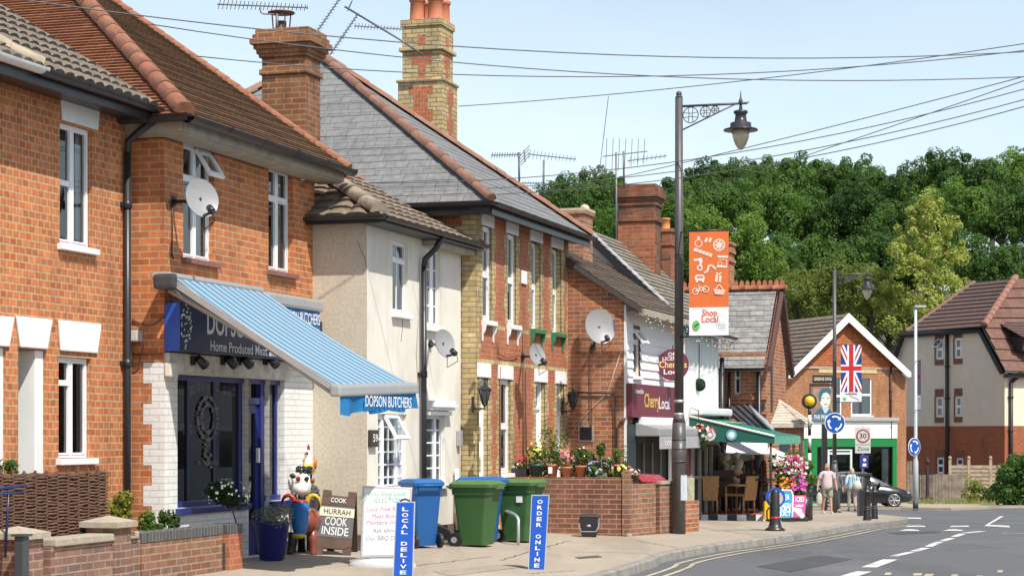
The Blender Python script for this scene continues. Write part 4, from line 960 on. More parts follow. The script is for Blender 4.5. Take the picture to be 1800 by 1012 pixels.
# pipes, vent and cables on the flank
mb = MB()
def sp(pts, r=.025, v=.04): mb.tube([s5.w(*(lambda h: (h[0], v, h[1]))(s5.hit(x, y, v))) for x, y in pts], r, 8)
sp([(1082, 850), (1082, 700), (1079, 692), (1070, 690), (1000, 689)], .016); sp([(1100, 735), (1091, 740), (1086, 752), (1085, 790), (1090, 845)], .02); sp([(1039, 612), (1039, 760)], .009)
mb.build('pipe', plain('brown_pipe', (.07, .05, .045), .6), h5)
mb = MB(); sp([(1000, 765), (1035, 722), (1068, 690), (1094, 610)], .007, .02); mb.build('cable', plain('pale_cable', (.5, .42, .3), .7), h5)
(a, z1), (b, z0) = s5.hit(1020, 750), s5.hit(1041, 773)
mb = MB(); mb.box(s5, a - .03, b + .03, .002, .02, z0 - .03, z1 + .03, 1); mb.box(s5, a, b, .01, .03, z0, z1, 0)
for i in range(6): zz = z0 + (z1 - z0) * (i + .5) / 6; mb.box(s5, a, b, .03, .045, zz - .006, zz + .006, 0)
mb.build('air_vent', [BLACKP, FASC], h5)
# shop front of the off-licence
DG = plain('dark_slate_paint', (.03, .04, .05), .5, vary=.15)
mb = MB()
ua, ub = f5.hit(1097, 800)[0], f5.hit(1112, 800)[0]
mb.box(f5, ua + .04, ub, -.05, .06, -.2, 1.78); mb.box(f5, ub, ub + .55, .0, .1, 1.45, 1.85); mb.box(f5, L5 - .12, L5 + .05, -.05, .06, -.3, 1.6)
pf = mb.build('shop_front', DG, h5, bevel=.01)
mb = MB(); mb.box(f5, ub + .05, L5, .08, .2, 1.62, 1.9); mb.build('cornice', WPAINT, pf, bevel=.02)
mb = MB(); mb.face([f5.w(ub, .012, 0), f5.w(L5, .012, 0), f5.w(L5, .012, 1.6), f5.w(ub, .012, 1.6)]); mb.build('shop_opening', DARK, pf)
mb = MB()
for k in range(1, 5): u = ub + (L5 - ub) * k / 5; mb.box(f5, u - .03, u + .03, .02, .05, 0, 1.45)
mb.box(f5, ub, L5, .02, .055, .45, .5); mb.build('window_bar', plain('weathered_green_frame', (.17, .2, .14), .6, vary=.3), pf)
mb = MB(); mb.box(f5, f5.hit(1170, 800)[0], f5.hit(1174, 800)[0], .05, .07, -.1, 1.45); mb.build('edge_trim', WPAINT, pf)
MAR = plain('maroon_board', (.16, .025, .045), .45, vary=.15, scale=5)
ua, z1 = f5.hit(1109, 673, .12); ub_, z0 = f5.hit(1186, 680, .12)[0], f5.hit(1109, 733, .12)[1]
mb = MB(); mb.box(f5, ua, ub_, .04, .14, z0, z1); sg = mb.build('fascia_sign', MAR, h5, bevel=.008)
GOLD = plain('gold_lettering', (.66, .47, .08), .5)
text('sign_lettering', 'Cherry', GOLD, sg, f5.w(f5.hit(1146, 700, .14)[0], .141, (z0 + z1) / 2), f5.t, (0, 0, 1), .34, (ub_ - ua) * .34, .015)
text('sign_lettering', 'Local', LETW, sg, f5.w(f5.hit(1168, 700, .14)[0], .141, (z0 + z1) / 2 - .03), f5.t, (0, 0, 1), .30, (ub_ - ua) * .26, .01)
text('sign_lettering', 'londis', LETW, sg, f5.w(f5.hit(1124, 686, .14)[0], .141, z1 - .13), f5.t, (0, 0, 1), .12, (ub_ - ua) * .18, .006)
# grey folded awning under it
mb = MB(); ua, z1 = f5.hit(1150, 742, .4); ub_ = L5 + .1
pr = [(.06, z1), (.5, z1 - .1), (.5, z1 - .24), (.06, z1 - .24)]
mb.prism(f5.side(ua), pr, -(ub_ - ua), 0); aw = mb.build('folded_awning', GREYM, h5, bevel=.02)
mb = MB(); mb.box(f5, ua, ub_, .49, .5, z1 - .46, z1 - .24); mb.build('valance', plain('grey_valance', (.36, .36, .37), .8), aw)
text('valance_lettering', 'londis', LETW, aw, f5.w(f5.hit(1176, 765, .5)[0], .503, z1 - .35), f5.t, (0, 0, 1), .17, .7, .01)

f6 = Fr(f5.w(L5, 0, 0), TH); Lc = L6 - L5
h6 = root('weatherboarded_cafe', 'white boarded cafe with steep lichen-grey tile roof beside the street lamp', 'cafe', f6.w(1.5, 0, 0))
mb = MB(); mb.box(f6, 0, Lc, -.01, .012, 1.75, 3.58)
for k in range(9): u = Lc * (k + .3) / 9; mb.box(f6, u - .045, u + .045, .012, .045, 1.75, 3.58)
mb.build('weatherboard', WB, h6, merge=False)
mb = MB(); mb.box(f6, -.01, Lc, -.02, .05, 1.38, 1.75); mb.build('string_board', plain('red_brown_board', (.30, .085, .045), .6, vary=.2), h6)
zr = 3.62; tp6 = .95; v6 = -1.75
mb = MB(); mb.face([f6.w(0, -.01, -.4), f6.w(Lc, -.01, -.4), f6.w(Lc, -.01, zr), f6.w(0, -.01, zr)]); mb.build('wall', WPAINT, h6)
mb = MB(); tiled(mb, f6.w(-.1, .28, zr), f6.w(Lc + .1, .28, zr), f6.w(Lc + .1, v6, zr + (.28 - v6) * tp6), f6.w(-.1, v6, zr + (.28 - v6) * tp6), .14, .02); tiled(mb, f6.w(Lc + .1, 2 * v6 - .28, zr), f6.w(-.1, 2 * v6 - .28, zr), f6.w(-.1, v6, zr + (.28 - v6) * tp6), f6.w(Lc + .1, v6, zr + (.28 - v6) * tp6), .14, .02); rf = mb.build('roof', TG, h6, merge=False)
s6 = f6.side(0)
mb = MB(); mb.face([s6.w(v6, .0, 2.9), s6.w(.2, .0, 2.9), s6.w(.2, .0, zr + .05), s6.w(v6, .0, zr + (.26 - v6) * tp6)]); mb.build('gable', WPAINT, h6)
mb = MB(); mb.prism(s6, [(.28, zr - .16), (.28, zr - .01), (v6, zr + (.28 - v6) * tp6 - .01), (v6, zr + (.28 - v6) * tp6 - .18)], .02, .12); mb.build('barge', BLACKP, rf)
mb = MB(); hiptiles(mb, f6.w(.05, .28, zr + .05), f6.w(.05, v6, zr + (.28 - v6) * tp6 + .05), .05, .3); mb.build('verge_cap', LEAD, rf)
mb = MB(); gutter(mb, f6.w(0, .34, zr), f6.w(Lc + .15, .34, zr), .055); mb.build('gutter', BLACKP, h6)
mb = MB(); pipe(mb, f6, Lc + .02, .08, -.2, 3.2, .05); mb.build('downpipe', BLACKP, h6)
# cafe front
mb = MB(); FRM = plain('taupe_frame', (.30, .265, .24), .6, vary=.15)
mb.face([f6.w(0, .012, -.5), f6.w(Lc, .012, -.5), f6.w(Lc, .012, 1.38), f6.w(0, .012, 1.38)], 0); mb.face([f6.w(.08, .014, .1), f6.w(Lc * .4, .014, .1), f6.w(Lc * .4, .014, 1.3), f6.w(.08, .014, 1.3)], 2)
for u in (0.04, .34 * Lc, .5 * Lc, .66 * Lc, .78 * Lc, Lc - .05): mb.box(f6, u - .05, u + .05, .015, .07, -.4, 1.36, 1)
for z in (.02, .75): mb.box(f6, 0, Lc * .55, .02, .06, z - .03, z + .03, 1)
mb.build('cafe_front', [DARK, FRM, plain('dark_red_inside', (.07, .012, .012), .6)], h6)

# chimneys over 5 and 6
def stack(x0, x1, ytop, ybot, Y, mat, label, stages, dv=.8, potx=None):
    fr = Fr(((x0 + x1) / 2 * Y / F - 900 * Y / F, Y), TH); z = lambda y: HC + (YH - y) * Y / F
    wd = (x1 - x0) * Y / F / 2
    r_ = root('chimney_stack', label, 'chimney', fr.w(0, 0, z(ybot)))
    mb = MB()
    for y0, y1, o in stages: mb.box(fr, -.3 - o, .3 + o, -wd - o + .06, wd + o - .06, z(y0), z(y1))
    s_ = mb.build('stack', mat, r_, bevel=.012)
    return r_, fr, z
cA, frA, zA = stack(985, 1041, 368, 470, 36.3, brick('speckled_brick', (.33, .13, .07), (.46, .22, .13), (.45, .35, .26), dark=(.12, .08, .06), dark_amt=.7), 'small speckled brick chimney with a flat mortar top, at the top of the mossy roof', ((490, 380, 0), (380, 373, .03), (373, 369, 0)))
mb = MB(); mb.box(frA, -.33, .33, -.3, .27, zA(373), zA(369)); mb.tube([frA.w(.0, .14, zA(372)), frA.w(.1, .14, zA(366))], .09, 8); mb.build('mortar_cap', plain('pale_mortar', (.58, .46, .32), .9, vary=.2), cA)
mb = MB(); fs = frA.side(-.3); mb.prism(fs, [(-.3, zA(462)), (-.3, zA(432)), (.3, zA(468)), (.3, zA(496))], .002, .03); mb.build('flashing', LEAD, cA)
cB, frB, zB = stack(1087, 1162, 327, 520, 41, BK, 'big blackened brick chimney with a bulging corbelled head above the mossy roof', ((560, 392, 0), (392, 386, .04), (386, 364, .0), (364, 356, .03), (356, 350, .05), (350, 334, .09), (334, 327, .04)))
mb = MB(); mb.prism(frB.side(-.32), [(-.5, zB(520)), (-.5, zB(430)), (-.3, zB(430)), (.45, zB(560)), (.45, zB(590))], -.3, -.02); mb.build('weathering', TG, cB)
mb = MB(); frBs = frB.side(-.3); mb.box(frBs, -.38, .38, -.02, .006, zB(520), zB(394)); mb.build('red_face', brick('stack_red_brick', (.36, .105, .045), (.44, .16, .08), (.36, .22, .14), dark=(.12, .06, .04), dark_amt=.6, stain=(.06, .035, .02), stain_amt=.5), cB)
cC, frC, zC = stack(1163, 1190, 403, 520, 44, brick('banded_brick', (.36, .12, .06), (.30, .11, .06), (.25, .16, .1), dark=(.05, .04, .035), dark_amt=.9), 'narrow banded brick chimney with one orange pot, touching the lamp post', ((540, 434, 0), (434, 428, .03), (428, 410, 0), (410, 404, .03)))
mb = MB(); pot(mb, frC.w(0, -.08, zC(404)), .11, .26); mb.build('chimney_pot', plain('orange_pot', (.55, .22, .06), .7), cC)
cD, frD, zD = stack(1278, 1291, 428, 500, 50, BO, 'slim ribbed red brick chimney half hidden behind the orange banner', ((520, 462, 0), (462, 456, .04), (456, 446, 0), (446, 440, .04), (440, 432, .02), (432, 427, .05)))

# ------------------------------------------------------------------ house 7: slate roofed brick house with crested ridge
f7 = street(1347, -7.87); s7 = f7.side(0); L7 = 2.55
h7 = root('crested_roof_house', 'brick house with weathered slate roof and red crested ridge tiles beyond the cafe', 'house', f7.w(1.2, -1, 0))
ze7 = s7.hit(1300, 627, 0)[1]; ru = 1.45; Yr = f7.w(ru, 0, 0).y
zr7 = HC + (YH - 508) * (Yr) / F; bv7 = -5
mb = MB()
wn7 = [(s7.hit(1290, 660)[0], s7.hit(1302, 660)[0], s7.hit(1290, 693)[1], s7.hit(1290, 640)[1])]
wall(mb, s7, bv7, 0, -.8, ze7 + .1, wn7, depth=.1)
mb.face([f7.w(0, 0, -.8), f7.w(L7, 0, -.8), f7.w(L7, 0, ze7), f7.w(ru, 0, zr7 - .05), f7.w(0, 0, ze7)])
mb.face([f7.w(L7, 0, -.8), f7.w(L7, bv7, -.8), f7.w(L7, bv7, ze7), f7.w(L7, 0, ze7)])
mb.build('wall', BO, h7)
window(h7, s7, wn7[0], rec=.06, rails=(.55,), curtain=.3, fw=.04)
mb = MB(); sl_ = (zr7 - ze7) / ru
tiled(mb, f7.w(-.3, bv7, ze7 - .3 * sl_), f7.w(-.3, -.02, ze7 - .3 * sl_), f7.w(ru, -.02, zr7), f7.w(ru, bv7, zr7), .17, .012)
tiled(mb, f7.w(L7 + .3, .16, ze7 - .3 * sl_), f7.w(L7 + .3, bv7, ze7 - .3 * sl_), f7.w(ru, bv7, zr7), f7.w(ru, .16, zr7), .17, .012)
rf = mb.build('roof', TS7, h7, merge=False)
mb = MB(); hiptiles(mb, f7.w(ru, .18, zr7 + .03), f7.w(ru, bv7, zr7 + .03), .09, .3)
v = .15
while v > bv7:
    mb.prism(f7.side(ru), [(v - .1, zr7 + .08), (v, zr7 + .08), (v - .01, zr7 + .17), (v - .05, zr7 + .22), (v - .09, zr7 + .17)], -.015, .015); v -= .13
mb.build('crested_ridge', plain('red_crest_tile', (.42, .15, .075), .85, vary=.3, scale=7), rf)
mb = MB()
for a, b in (((-.2, ze7 - .2 * sl_), (ru, zr7)), ((L7 + .25, ze7 - .25 * sl_), (ru, zr7))):
    mb.prism(f7, [(a[0], a[1] - .12), (a[0], a[1]), (b[0], b[1]), (b[0], b[1] - .14)] if a[0] > b[0] else [(a[0], a[1] - .12), (b[0], b[1] - .14), (b[0], b[1]), (a[0], a[1])], .06, .14)
mb.build('barge', plain('dark_brown_barge', (.09, .04, .03), .7), rf)
mb = MB(); gutter(mb, f7.w(-.33, bv7, ze7 - .25), f7.w(-.33, .0, ze7 - .25), .055); u7 = s7.hit(1335, 700)[0]; pipe(mb, s7, u7, .07, -.7, ze7 - .25, .05); u8 = s7.hit(1283, 700)[0]; pipe(mb, s7, u8, .07, -.7, ze7 - .2, .03, joints=False); mb.build('gutter', BLACKP, h7)
mb = MB(); p0 = f7.w(.6, .004, ze7 - .35); mb.box(f7, .52, .78, -.02, .006, ze7 - 1.2, ze7 - .1); mb.build('slit_opening', DARK, h7)
mb = MB()                                   # string courses with dark dentils
zz = s7.hit(1300, 702)[1]; mb.box(s7, bv7, .03, .002, .04, zz, zz + .07, 0); mb.box(s7, bv7, .03, .002, .04, zz - .32, zz - .26, 0)
for k in range(12): mb.box(s7, -1.3 + k * .11, -1.24 + k * .11, .003, .03, zz - .2, zz - .09, 1)
mb.build('string_course', [BR, DARK], h7)
# lean-to of dark corrugated sheet with flashed edge
mb = MB(); TL, TR, BR_, BL = P(1276, 717, 42.7), P(1317, 713, 42.5), P(1361, 757, 41.3), P(1334, 766, 41.5)
for k in range(7):
    t0, t1 = k / 7, (k + .8) / 7; a_, b_, c_, d_ = BL + (BR_ - BL) * t0, BL + (BR_ - BL) * t1, TL + (TR - TL) * t1, TL + (TR - TL) * t0; up2 = Vector((0, 0, .04))
    mb.hexa([a_ - up2, b_ - up2, c_ - up2, d_ - up2], [a_ + up2 * (k % 2), b_ + up2 * (k % 2), c_ + up2 * (k % 2), d_ + up2 * (k % 2)])
mb.hexa([BL - Vector((0, 0, .08)), BR_ - Vector((0, 0, .08)), TR - Vector((0, 0, .08)), TL - Vector((0, 0, .08))], [q_ - Vector((0, 0, .03)) for q_ in (BL, BR_, TR, TL)])
lt = mb.build('lean_to_roof', plain('dark_sheet', (.07, .07, .075), .35, vary=.3), h7, merge=False)
mb = MB(); mb.tube([P(1318, 714, 42.6), P(1330, 728, 42.0), P(1345, 742, 41.6), P(1359, 756, 41.2)], [.03, .05, .06, .04], 6); mb.build('flashing', LEAD, lt)
# bay with faceted roof on the street front
bf = Fr(f7.w(1.55, 0, 0), TH); bz = HC + (YH - 745) * f7.w(1.5, 0, 0).y / F; tz = HC + (YH - 703) * f7.w(1.5, 0, 0).y / F
pl = [(-.85, 0), (-.55, .5), (.45, .5), (.75, 0)]
mb = MB()
for (a, b) in zip(pl, pl[1:]): mb.face([bf.w(a[0], a[1], -.9), bf.w(b[0], b[1], -.9), bf.w(b[0], b[1], bz), bf.w(a[0], a[1], bz)])
bay = mb.build('bay', BO, h7)
mb = MB(); q = [(-1.0, 0), (-.66, .66), (.56, .66), (.9, 0)]; top = bf.w(0, .02, tz)
for a, b in zip(q, q[1:]): tiled(mb, bf.w(a[0], a[1], bz), bf.w(b[0], b[1], bz), top, top, .12, .012)
for a, b in zip(q, q[1:]): mb.face([bf.w(a[0], a[1], bz), bf.w(a[0], a[1], bz - .08), bf.w(b[0], b[1], bz - .08), bf.w(b[0], b[1], bz)])
for a in q[1:3]: hiptiles(mb, bf.w(a[0], a[1], bz + .03), top, .05, .3)
mb.build('bay_roof', plain('pale_bay_tile', (.46, .41, .33), .9, vary=.2, scale=9), bay)
mb = MB()
for (a, b) in zip(pl, pl[1:]):
    for t0, t1 in ((.3, .72),):
        p, q_ = Vector((a[0], a[1])), Vector((b[0], b[1])); s_, e_ = p + (q_ - p) * t0, p + (q_ - p) * t1; n_ = Vector((0, .012)) if a[1] == b[1] else Vector((-.012 if a[0] < 0 else .012, .01))
        mb.face([bf.w(s_.x + n_.x, s_.y + n_.y, .1), bf.w(e_.x + n_.x, e_.y + n_.y, .1), bf.w(e_.x + n_.x, e_.y + n_.y, bz - .3), bf.w(s_.x + n_.x, s_.y + n_.y, bz - .3)])
mb.build('bay_window', plain('dark_blue_glass', (.03, .045, .07), .15), bay)
# ------------------------------------------------------------------ house 8: the gabled shop with the green front, across the junction
o8 = P(1378, 760, 94); f8 = Fr(o8, R(70)); W8 = f8.hit(1593, 760)[0]
h8 = root('gabled_shop', 'brick shop with white bargeboards and bright green shop front across the junction', 'shop', f8.w(W8 / 2, 0, gz(o8.x, 94)))
v8 = .38
apx, ez8 = f8.hit(1492, 551, v8), f8.hit(1386, 657, v8); er8 = f8.hit(1601, 655, v8)
sl8 = (apx[1] - ez8[1]) / (apx[0] - ez8[0]); zw = ez8[1] + (0 - ez8[0]) * sl8 - .12
sr8 = (apx[1] - er8[1]) / (er8[0] - apx[0])
wL, wR = pxwin(f8, 1459, 1480, 660, 731), pxwin(f8, 1496, 1533, 657, 730)
gzb = gz(o8.x, 95)
sh = (f8.hit(1434, 800)[0], f8.hit(1569, 800)[0], gzb + .1, f8.hit(1434, 785)[1], .1)
mb = MB(); wall(mb, f8, 0, W8, gzb - .6, zw, [wL, wR, sh], depth=.1)
mb.face([f8.w(0, 0, zw), f8.w(W8, 0, zw), f8.w(W8, 0, zw + .02), f8.w(apx[0], 0, apx[1] - .12), f8.w(0, 0, zw + .02)])
mb.face([f8.w(0, -8, gzb - .6), f8.w(0, 0, gzb - .6), f8.w(0, 0, zw), f8.w(0, -8, zw)]); mb.face([f8.w(W8, 0, gzb - .6), f8.w(W8, -8, gzb - .6), f8.w(W8, -8, zw), f8.w(W8, 0, zw)])
mb.build('wall', BPUB, h8)
for o in (wL, wR): window(h8, f8, o, rec=.05, rails=(.5,), fw=.06, curtain=.42, sill=WPAINT, name='sash_window')
mb = MB()
tiled(mb, f8.w(ez8[0], -8, ez8[1]), f8.w(ez8[0], v8, ez8[1]), f8.w(apx[0], v8, apx[1]), f8.w(apx[0], -8, apx[1]), .3, .05)
tiled(mb, f8.w(er8[0], v8, er8[1]), f8.w(er8[0], -8, er8[1]), f8.w(apx[0], -8, apx[1]), f8.w(apx[0], v8, apx[1]), .3, .05)
rf = mb.build('roof', T8, h8, merge=False)
bh = .40
mb = MB()
mb.prism(f8, [(ez8[0], ez8[1] - .2), (ez8[0] + .18, ez8[1] - .2), (apx[0], apx[1] - bh), (apx[0], apx[1] + .02), (ez8[0], ez8[1] + .02)], v8 - .03, v8 + .04)
mb.prism(f8, [(apx[0] + .001, apx[1] - bh), (er8[0] - .18, er8[1] - .2), (er8[0], er8[1] - .2), (er8[0], er8[1] + .02), (apx[0] + .001, apx[1] + .02)], v8 - .03, v8 + .04)
mb.build('bargeboard', WPAINT, rf)
mb = MB(); a = f8.hit(1385, 645); mb.box(f8, .02, W8 - .02, .002, .05, a[1] - .05, a[1] + .03); mb.build('string_course', FASC, h8); mb = MB(); k_ = (a[1] + .03 - zw) / (apx[1] - .12 - zw); tiled(mb, f8.w(apx[0] * k_, .03, a[1] + .03), f8.w(W8 - (W8 - apx[0]) * k_, .03, a[1] + .03), f8.w(apx[0], .01, apx[1] - .13), f8.w(apx[0], .01, apx[1] - .13), .16, .02); mb.build('hung_tiles', tile('orange_hung_tile', (.36, .105, .04), (.45, .16, .065), w=.17, h=.16, stain_amt=.3), h8, merge=False)
(a, z1), (b, z0) = f8.hit(1439, 647), f8.hit(1541, 656); mb = MB(); mb.box(f8, a, b, .002, .03, z0, z1); mb.build('stone_lintel', plain('buff_stone', (.55, .42, .22), .8, vary=.15), h8)
GRN = plain('bright_green_paint', (.006, .18, .04), .4, vary=.06)
zb1_, zb0 = f8.hit(1411, 770, .05)[1], f8.hit(1411, 785, .05)[1]; ua, ub = f8.hit(1410, 780, .05)[0], f8.hit(1576, 780, .05)[0]
mb = MB(); mb.box(f8, ua, ub, .003, .09, zb0, zb1_); mb.box(f8, ua, f8.hit(1435, 800)[0], .003, .08, gzb, zb0); mb.box(f8, f8.hit(1568, 800)[0], ub, .003, .08, gzb, zb0); mb.box(f8, sh[0], sh[1], -.06, .06, gzb, gzb + .55)
sf8 = mb.build('shop_front', GRN, h8, bevel=.01)
mb = MB(); mb.box(f8, ua, ub, .003, .12, zb1_, f8.hit(1411, 741, .05)[1]); mb.build('fascia_board', WPAINT, sf8)
mb = MB(); mb.box(f8, ua - .05, ub + .05, .003, .24, f8.hit(1411, 740, .05)[1], f8.hit(1411, 733, .05)[1]); mb.build('cornice', GREYM, sf8, bevel=.03)
mb = MB(); mb.face([f8.w(sh[0], -.07, gzb), f8.w(sh[1], -.07, gzb), f8.w(sh[1], -.07, sh[3]), f8.w(sh[0], -.07, sh[3])]); mb.build('pane', SGLASS, sf8)
mb = MB(); mb.face([f8.w(sh[0], -1.2, gzb), f8.w(sh[1], -1.2, gzb), f8.w(sh[1], -1.2, sh[3]), f8.w(sh[0], -1.2, sh[3])]); mb.build('shop_interior', ROOM, h8)
mb = MB(); a, b = f8.hit(1455, 800)[0], f8.hit(1498, 800)[0]; zd = f8.hit(1455, 789)[1]
for p, q in ((a, a + .1), (b - .1, b)): mb.box(f8, p, q, -.06, -.0, gzb + .1, zd)
mb.box(f8, a + .1, b - .1, -.06, 0, zd - .25, zd - .15); mb.box(f8, a + .1, b - .1, -.06, 0, zd - .08, zd); mb.box(f8, a + .1, b - .1, -.06, 0, gzb + .1, gzb + .4); mb.build('door', plain('pale_grey_door', (.55, .62, .62), .5), h8)
mb = MB(); a, b = f8.hit(1552, 800)[0], f8.hit(1563, 800)[0]; mb.box(f8, a, b, -.12, -.1, gzb + .9, sh[3] - .1); mb.build('poster', LETW, h8)
mb = MB(); u = f8.hit(1571, 700)[0]; pipe(mb, f8, u - .2, .08, sh[3] + .4, zw + .6, .05); mb.build('downpipe', plain('dark_downpipe', (.05, .03, .025), .6), h8)
w8 = Fr(P(1330, 760, 100), R(86)); we, wr_ = HC + (YH - 652) * 100 / F, HC + (YH - 576) * 102 / F
mb = MB(); tiled(mb, w8.w(0, .3, we), w8.w(4.2, .3, we), w8.w(4.2, -2.6, wr_), w8.w(0, -2.6, wr_), .3, .05); tiled(mb, w8.w(4.2, -5.5, we), w8.w(0, -5.5, we), w8.w(0, -2.6, wr_), w8.w(4.2, -2.6, wr_), .3, .05); mb.build('wing_roof', TG, h8, merge=False)
mb = MB(); mb.box(w8, 0.1, 4.2, -5.2, 0, gzb - .5, we); mb.build('wing_wall', BPUB, h8)

# ------------------------------------------------------------------ house 9: rendered flats on the right
f9 = Fr(P(1580, 760, 112), R(150)); W9 = f9.hit(1766, 760)[0]; c9 = f9.w(W9, 0, 0); g9 = Fr(c9, R(60)); gz9 = -2.3
h9 = root('block_of_flats', 'cream and brick block of flats with brown half-hipped roof at the right edge', 'flats', f9.w(W9 / 2, 0, gz9))
zbk = HC + (YH - 748) * c9.y / F
q = lambda x, y: f9.hit(x, y)
pts = [q(1580, 622), q(1594, 585), q(1728, 575), q(1766, 648)]
wins = [pxwin(f9, a, b, t, y_) for a, b, t, y_ in ((1645, 1657, 596, 632), (1678, 1690, 594, 630), (1645, 1657, 697, 733), (1679, 1690, 696, 732), (1646, 1659, 803, 832), (1680, 1693, 804, 830))]
mb = MB(); wall(mb, f9, 0, W9, gz9 - .3, zbk, [o for o in wins if o[3] < zbk], depth=.1, m=1)
zt9 = min(p[1] for p in (pts[0], pts[3])) - .02
wall(mb, f9, 0, W9, zbk, zt9, [(o[0], o[1], o[2], min(o[3], zt9)) for o in wins if o[2] > zbk and o[3] <= zt9], depth=.1, m=0)
up_ = [o for o in wins if o[3] > zt9]
wall(mb, f9, pts[1][0], pts[2][0], zt9, min(pts[1][1], pts[2][1]), up_, depth=.1, m=0)
mb.face([f9.w(0, 0, zt9), f9.w(pts[1][0], 0, zt9), f9.w(pts[1][0], 0, pts[1][1]), f9.w(0, 0, pts[0][1])], 0)
mb.face([f9.w(pts[2][0], 0, zt9), f9.w(W9, 0, zt9), f9.w(W9, 0, pts[3][1]), f9.w(pts[2][0], 0, pts[2][1])], 0)
m2 = min(pts[1][1], pts[2][1]); mb.face([f9.w(pts[1][0], 0, m2), f9.w(pts[2][0], 0, m2), f9.w(pts[2][0], 0, pts[2][1]), f9.w(pts[1][0], 0, pts[1][1])], 0)
ze9 = HC + (YH - 655) * c9.y / F
wall(mb, g9, 0, 14, gz9 - .3, zbk, m=1); wall(mb, g9, 0, 14, zbk, ze9, m=0)
mb.build('wall', [plain('flats_cream_render', (.72, .60, .46), .9, vary=.05, scale=2, dirt=(.55, .48, .4), dirt_amt=.3), BFLAT], h9)
for k, o in enumerate(wins):
    window(h9, f9, o, rec=.05, rails=(.5,), fw=.1, curtain=0, vent=((.02, .98), (.5, .98), R(40)) if k == 0 else None)
    mb = MB(); mb.box(f9, o[0] - .05, o[1] + .08, .003, .03, o[3] + .0, o[3] + .42); mb.box(f9, o[0] - .05, o[1] + .08, .003, .05, o[2] - .3, o[2]); mb.box(f9, o[0] - .09, o[0], .003, .03, o[2], o[3]); mb.build('brick_surround', plain('dull_brick_trim', (.20, .085, .05), .9, vary=.2), h9)
mb = MB()
A, B, C_, D = P(1592, 584, 111.4), P(1730, 574, 105.2), P(1785, 490, 109), P(1712, 497, 115); tiled(mb, A, B, C_, D, .5, .06, 0)
E_ = P(1766, 652, 103.9); Fp = P(1960, 660, 112.5); Gp = P(1990, 482, 119)
n_ = 9
for i in range(n_):                        # the other slope, courses level, cut by the bargeboard and hip
    def edge(t):
        # left boundary from E_ up to B then to C_
        z = E_.z + (C_.z - E_.z) * t
        if z < B.z: k = (z - E_.z) / (B.z - E_.z); return E_ + (B - E_) * k
        k = (z - B.z) / (C_.z - B.z); return B + (C_ - B) * k
    t0, t1 = i / n_, (i + 1) / n_
    l0, l1, r0, r1 = edge(t0), edge(t1), Fp + (Gp - Fp) * t0, Fp + (Gp - Fp) * t1
    nn = (r0 - l0).cross(l1 - l0).normalized() * .07
    mb.face([l0 + nn, r0 + nn, r1, l1], 1); mb.face([l0, r0, r0 + nn, l0 + nn], 1)
mb.face([D, C_, Gp, D + Vector((6, 8, -4))], 0); mb.face([A, D, D + Vector((6, 8, -4)), A + Vector((2, 10, -1))], 0)
rf = mb.build('roof', [T9, T9b], h9, merge=False)
mb = MB(); hiptiles(mb, B + Vector((0, 0, .1)), C_ + Vector((0, 0, .1)), .2, .5); mb.build('hip_tile', plain('flat_hip_tile', (.27, .125, .085), .85, vary=.2), rf)
mb = MB(); hiptiles(mb, A + Vector((0, 0, .05)), D + Vector((0, 0, .05)), .14, .5); mb.build('verge_tile', plain('brown_verge', (.17, .10, .07), .9), rf)
BB = plain('black_bargeboard', (.02, .018, .02), .5)
mb = MB(); mb.tube([f9.w(pts[0][0] - .1, .25, pts[0][1] - .3), f9.w(pts[1][0] - .05, .25, pts[1][1] - .12), f9.w(pts[2][0], .25, pts[2][1] - .15), f9.w(pts[3][0] + .05, .2, pts[3][1] - .2)], .17, 6, smooth=False); mb.build('bargeboard', BB, h9)
mb = MB(); u = f9.hit(1667, 700)[0]; pipe(mb, f9, u, .1, gz9, pts[1][1] - .25, .1); mb.tube([f9.w(u, .1, pts[1][1] - .3), f9.w(u - .35, .15, pts[1][1] + .1)], .09, 8); ug_ = g9.hit(1777, 700, .1)[0]; pipe(mb, g9, ug_, .12, gz9, ze9 - .5, .1); mb.tube([g9.w(ug_, .12, ze9 - .5), g9.w(ug_ + .5, .3, ze9 - .1)], .1, 8); mb.build('downpipe', BB, h9)
mb = MB(); gutter(mb, g9.w(0, .4, ze9), g9.w(14, .4, ze9), .12); mb.box(g9, -.1, 14, 0, .4, ze9 - .25, ze9 - .1); mb.build('gutter', BB, h9)
mb = MB(); dq = P(1790, 600, 105.5); df = Fr(dq, R(60)); mb.box(df, .0, 2.4, -1.5, .3, dq.z - .5, dq.z + .25); dm = mb.build('dormer', plain('dark_dormer', (.03, .022, .022), .7), h9); mb = MB(); tiled(mb, df.w(-.3, .6, dq.z + .2), df.w(2.6, .6, dq.z + .2), df.w(2.6, -1.6, dq.z + 1.2), df.w(-.3, -1.6, dq.z + 1.2), .4, .05); mb.build('dormer_roof', T9, dm)

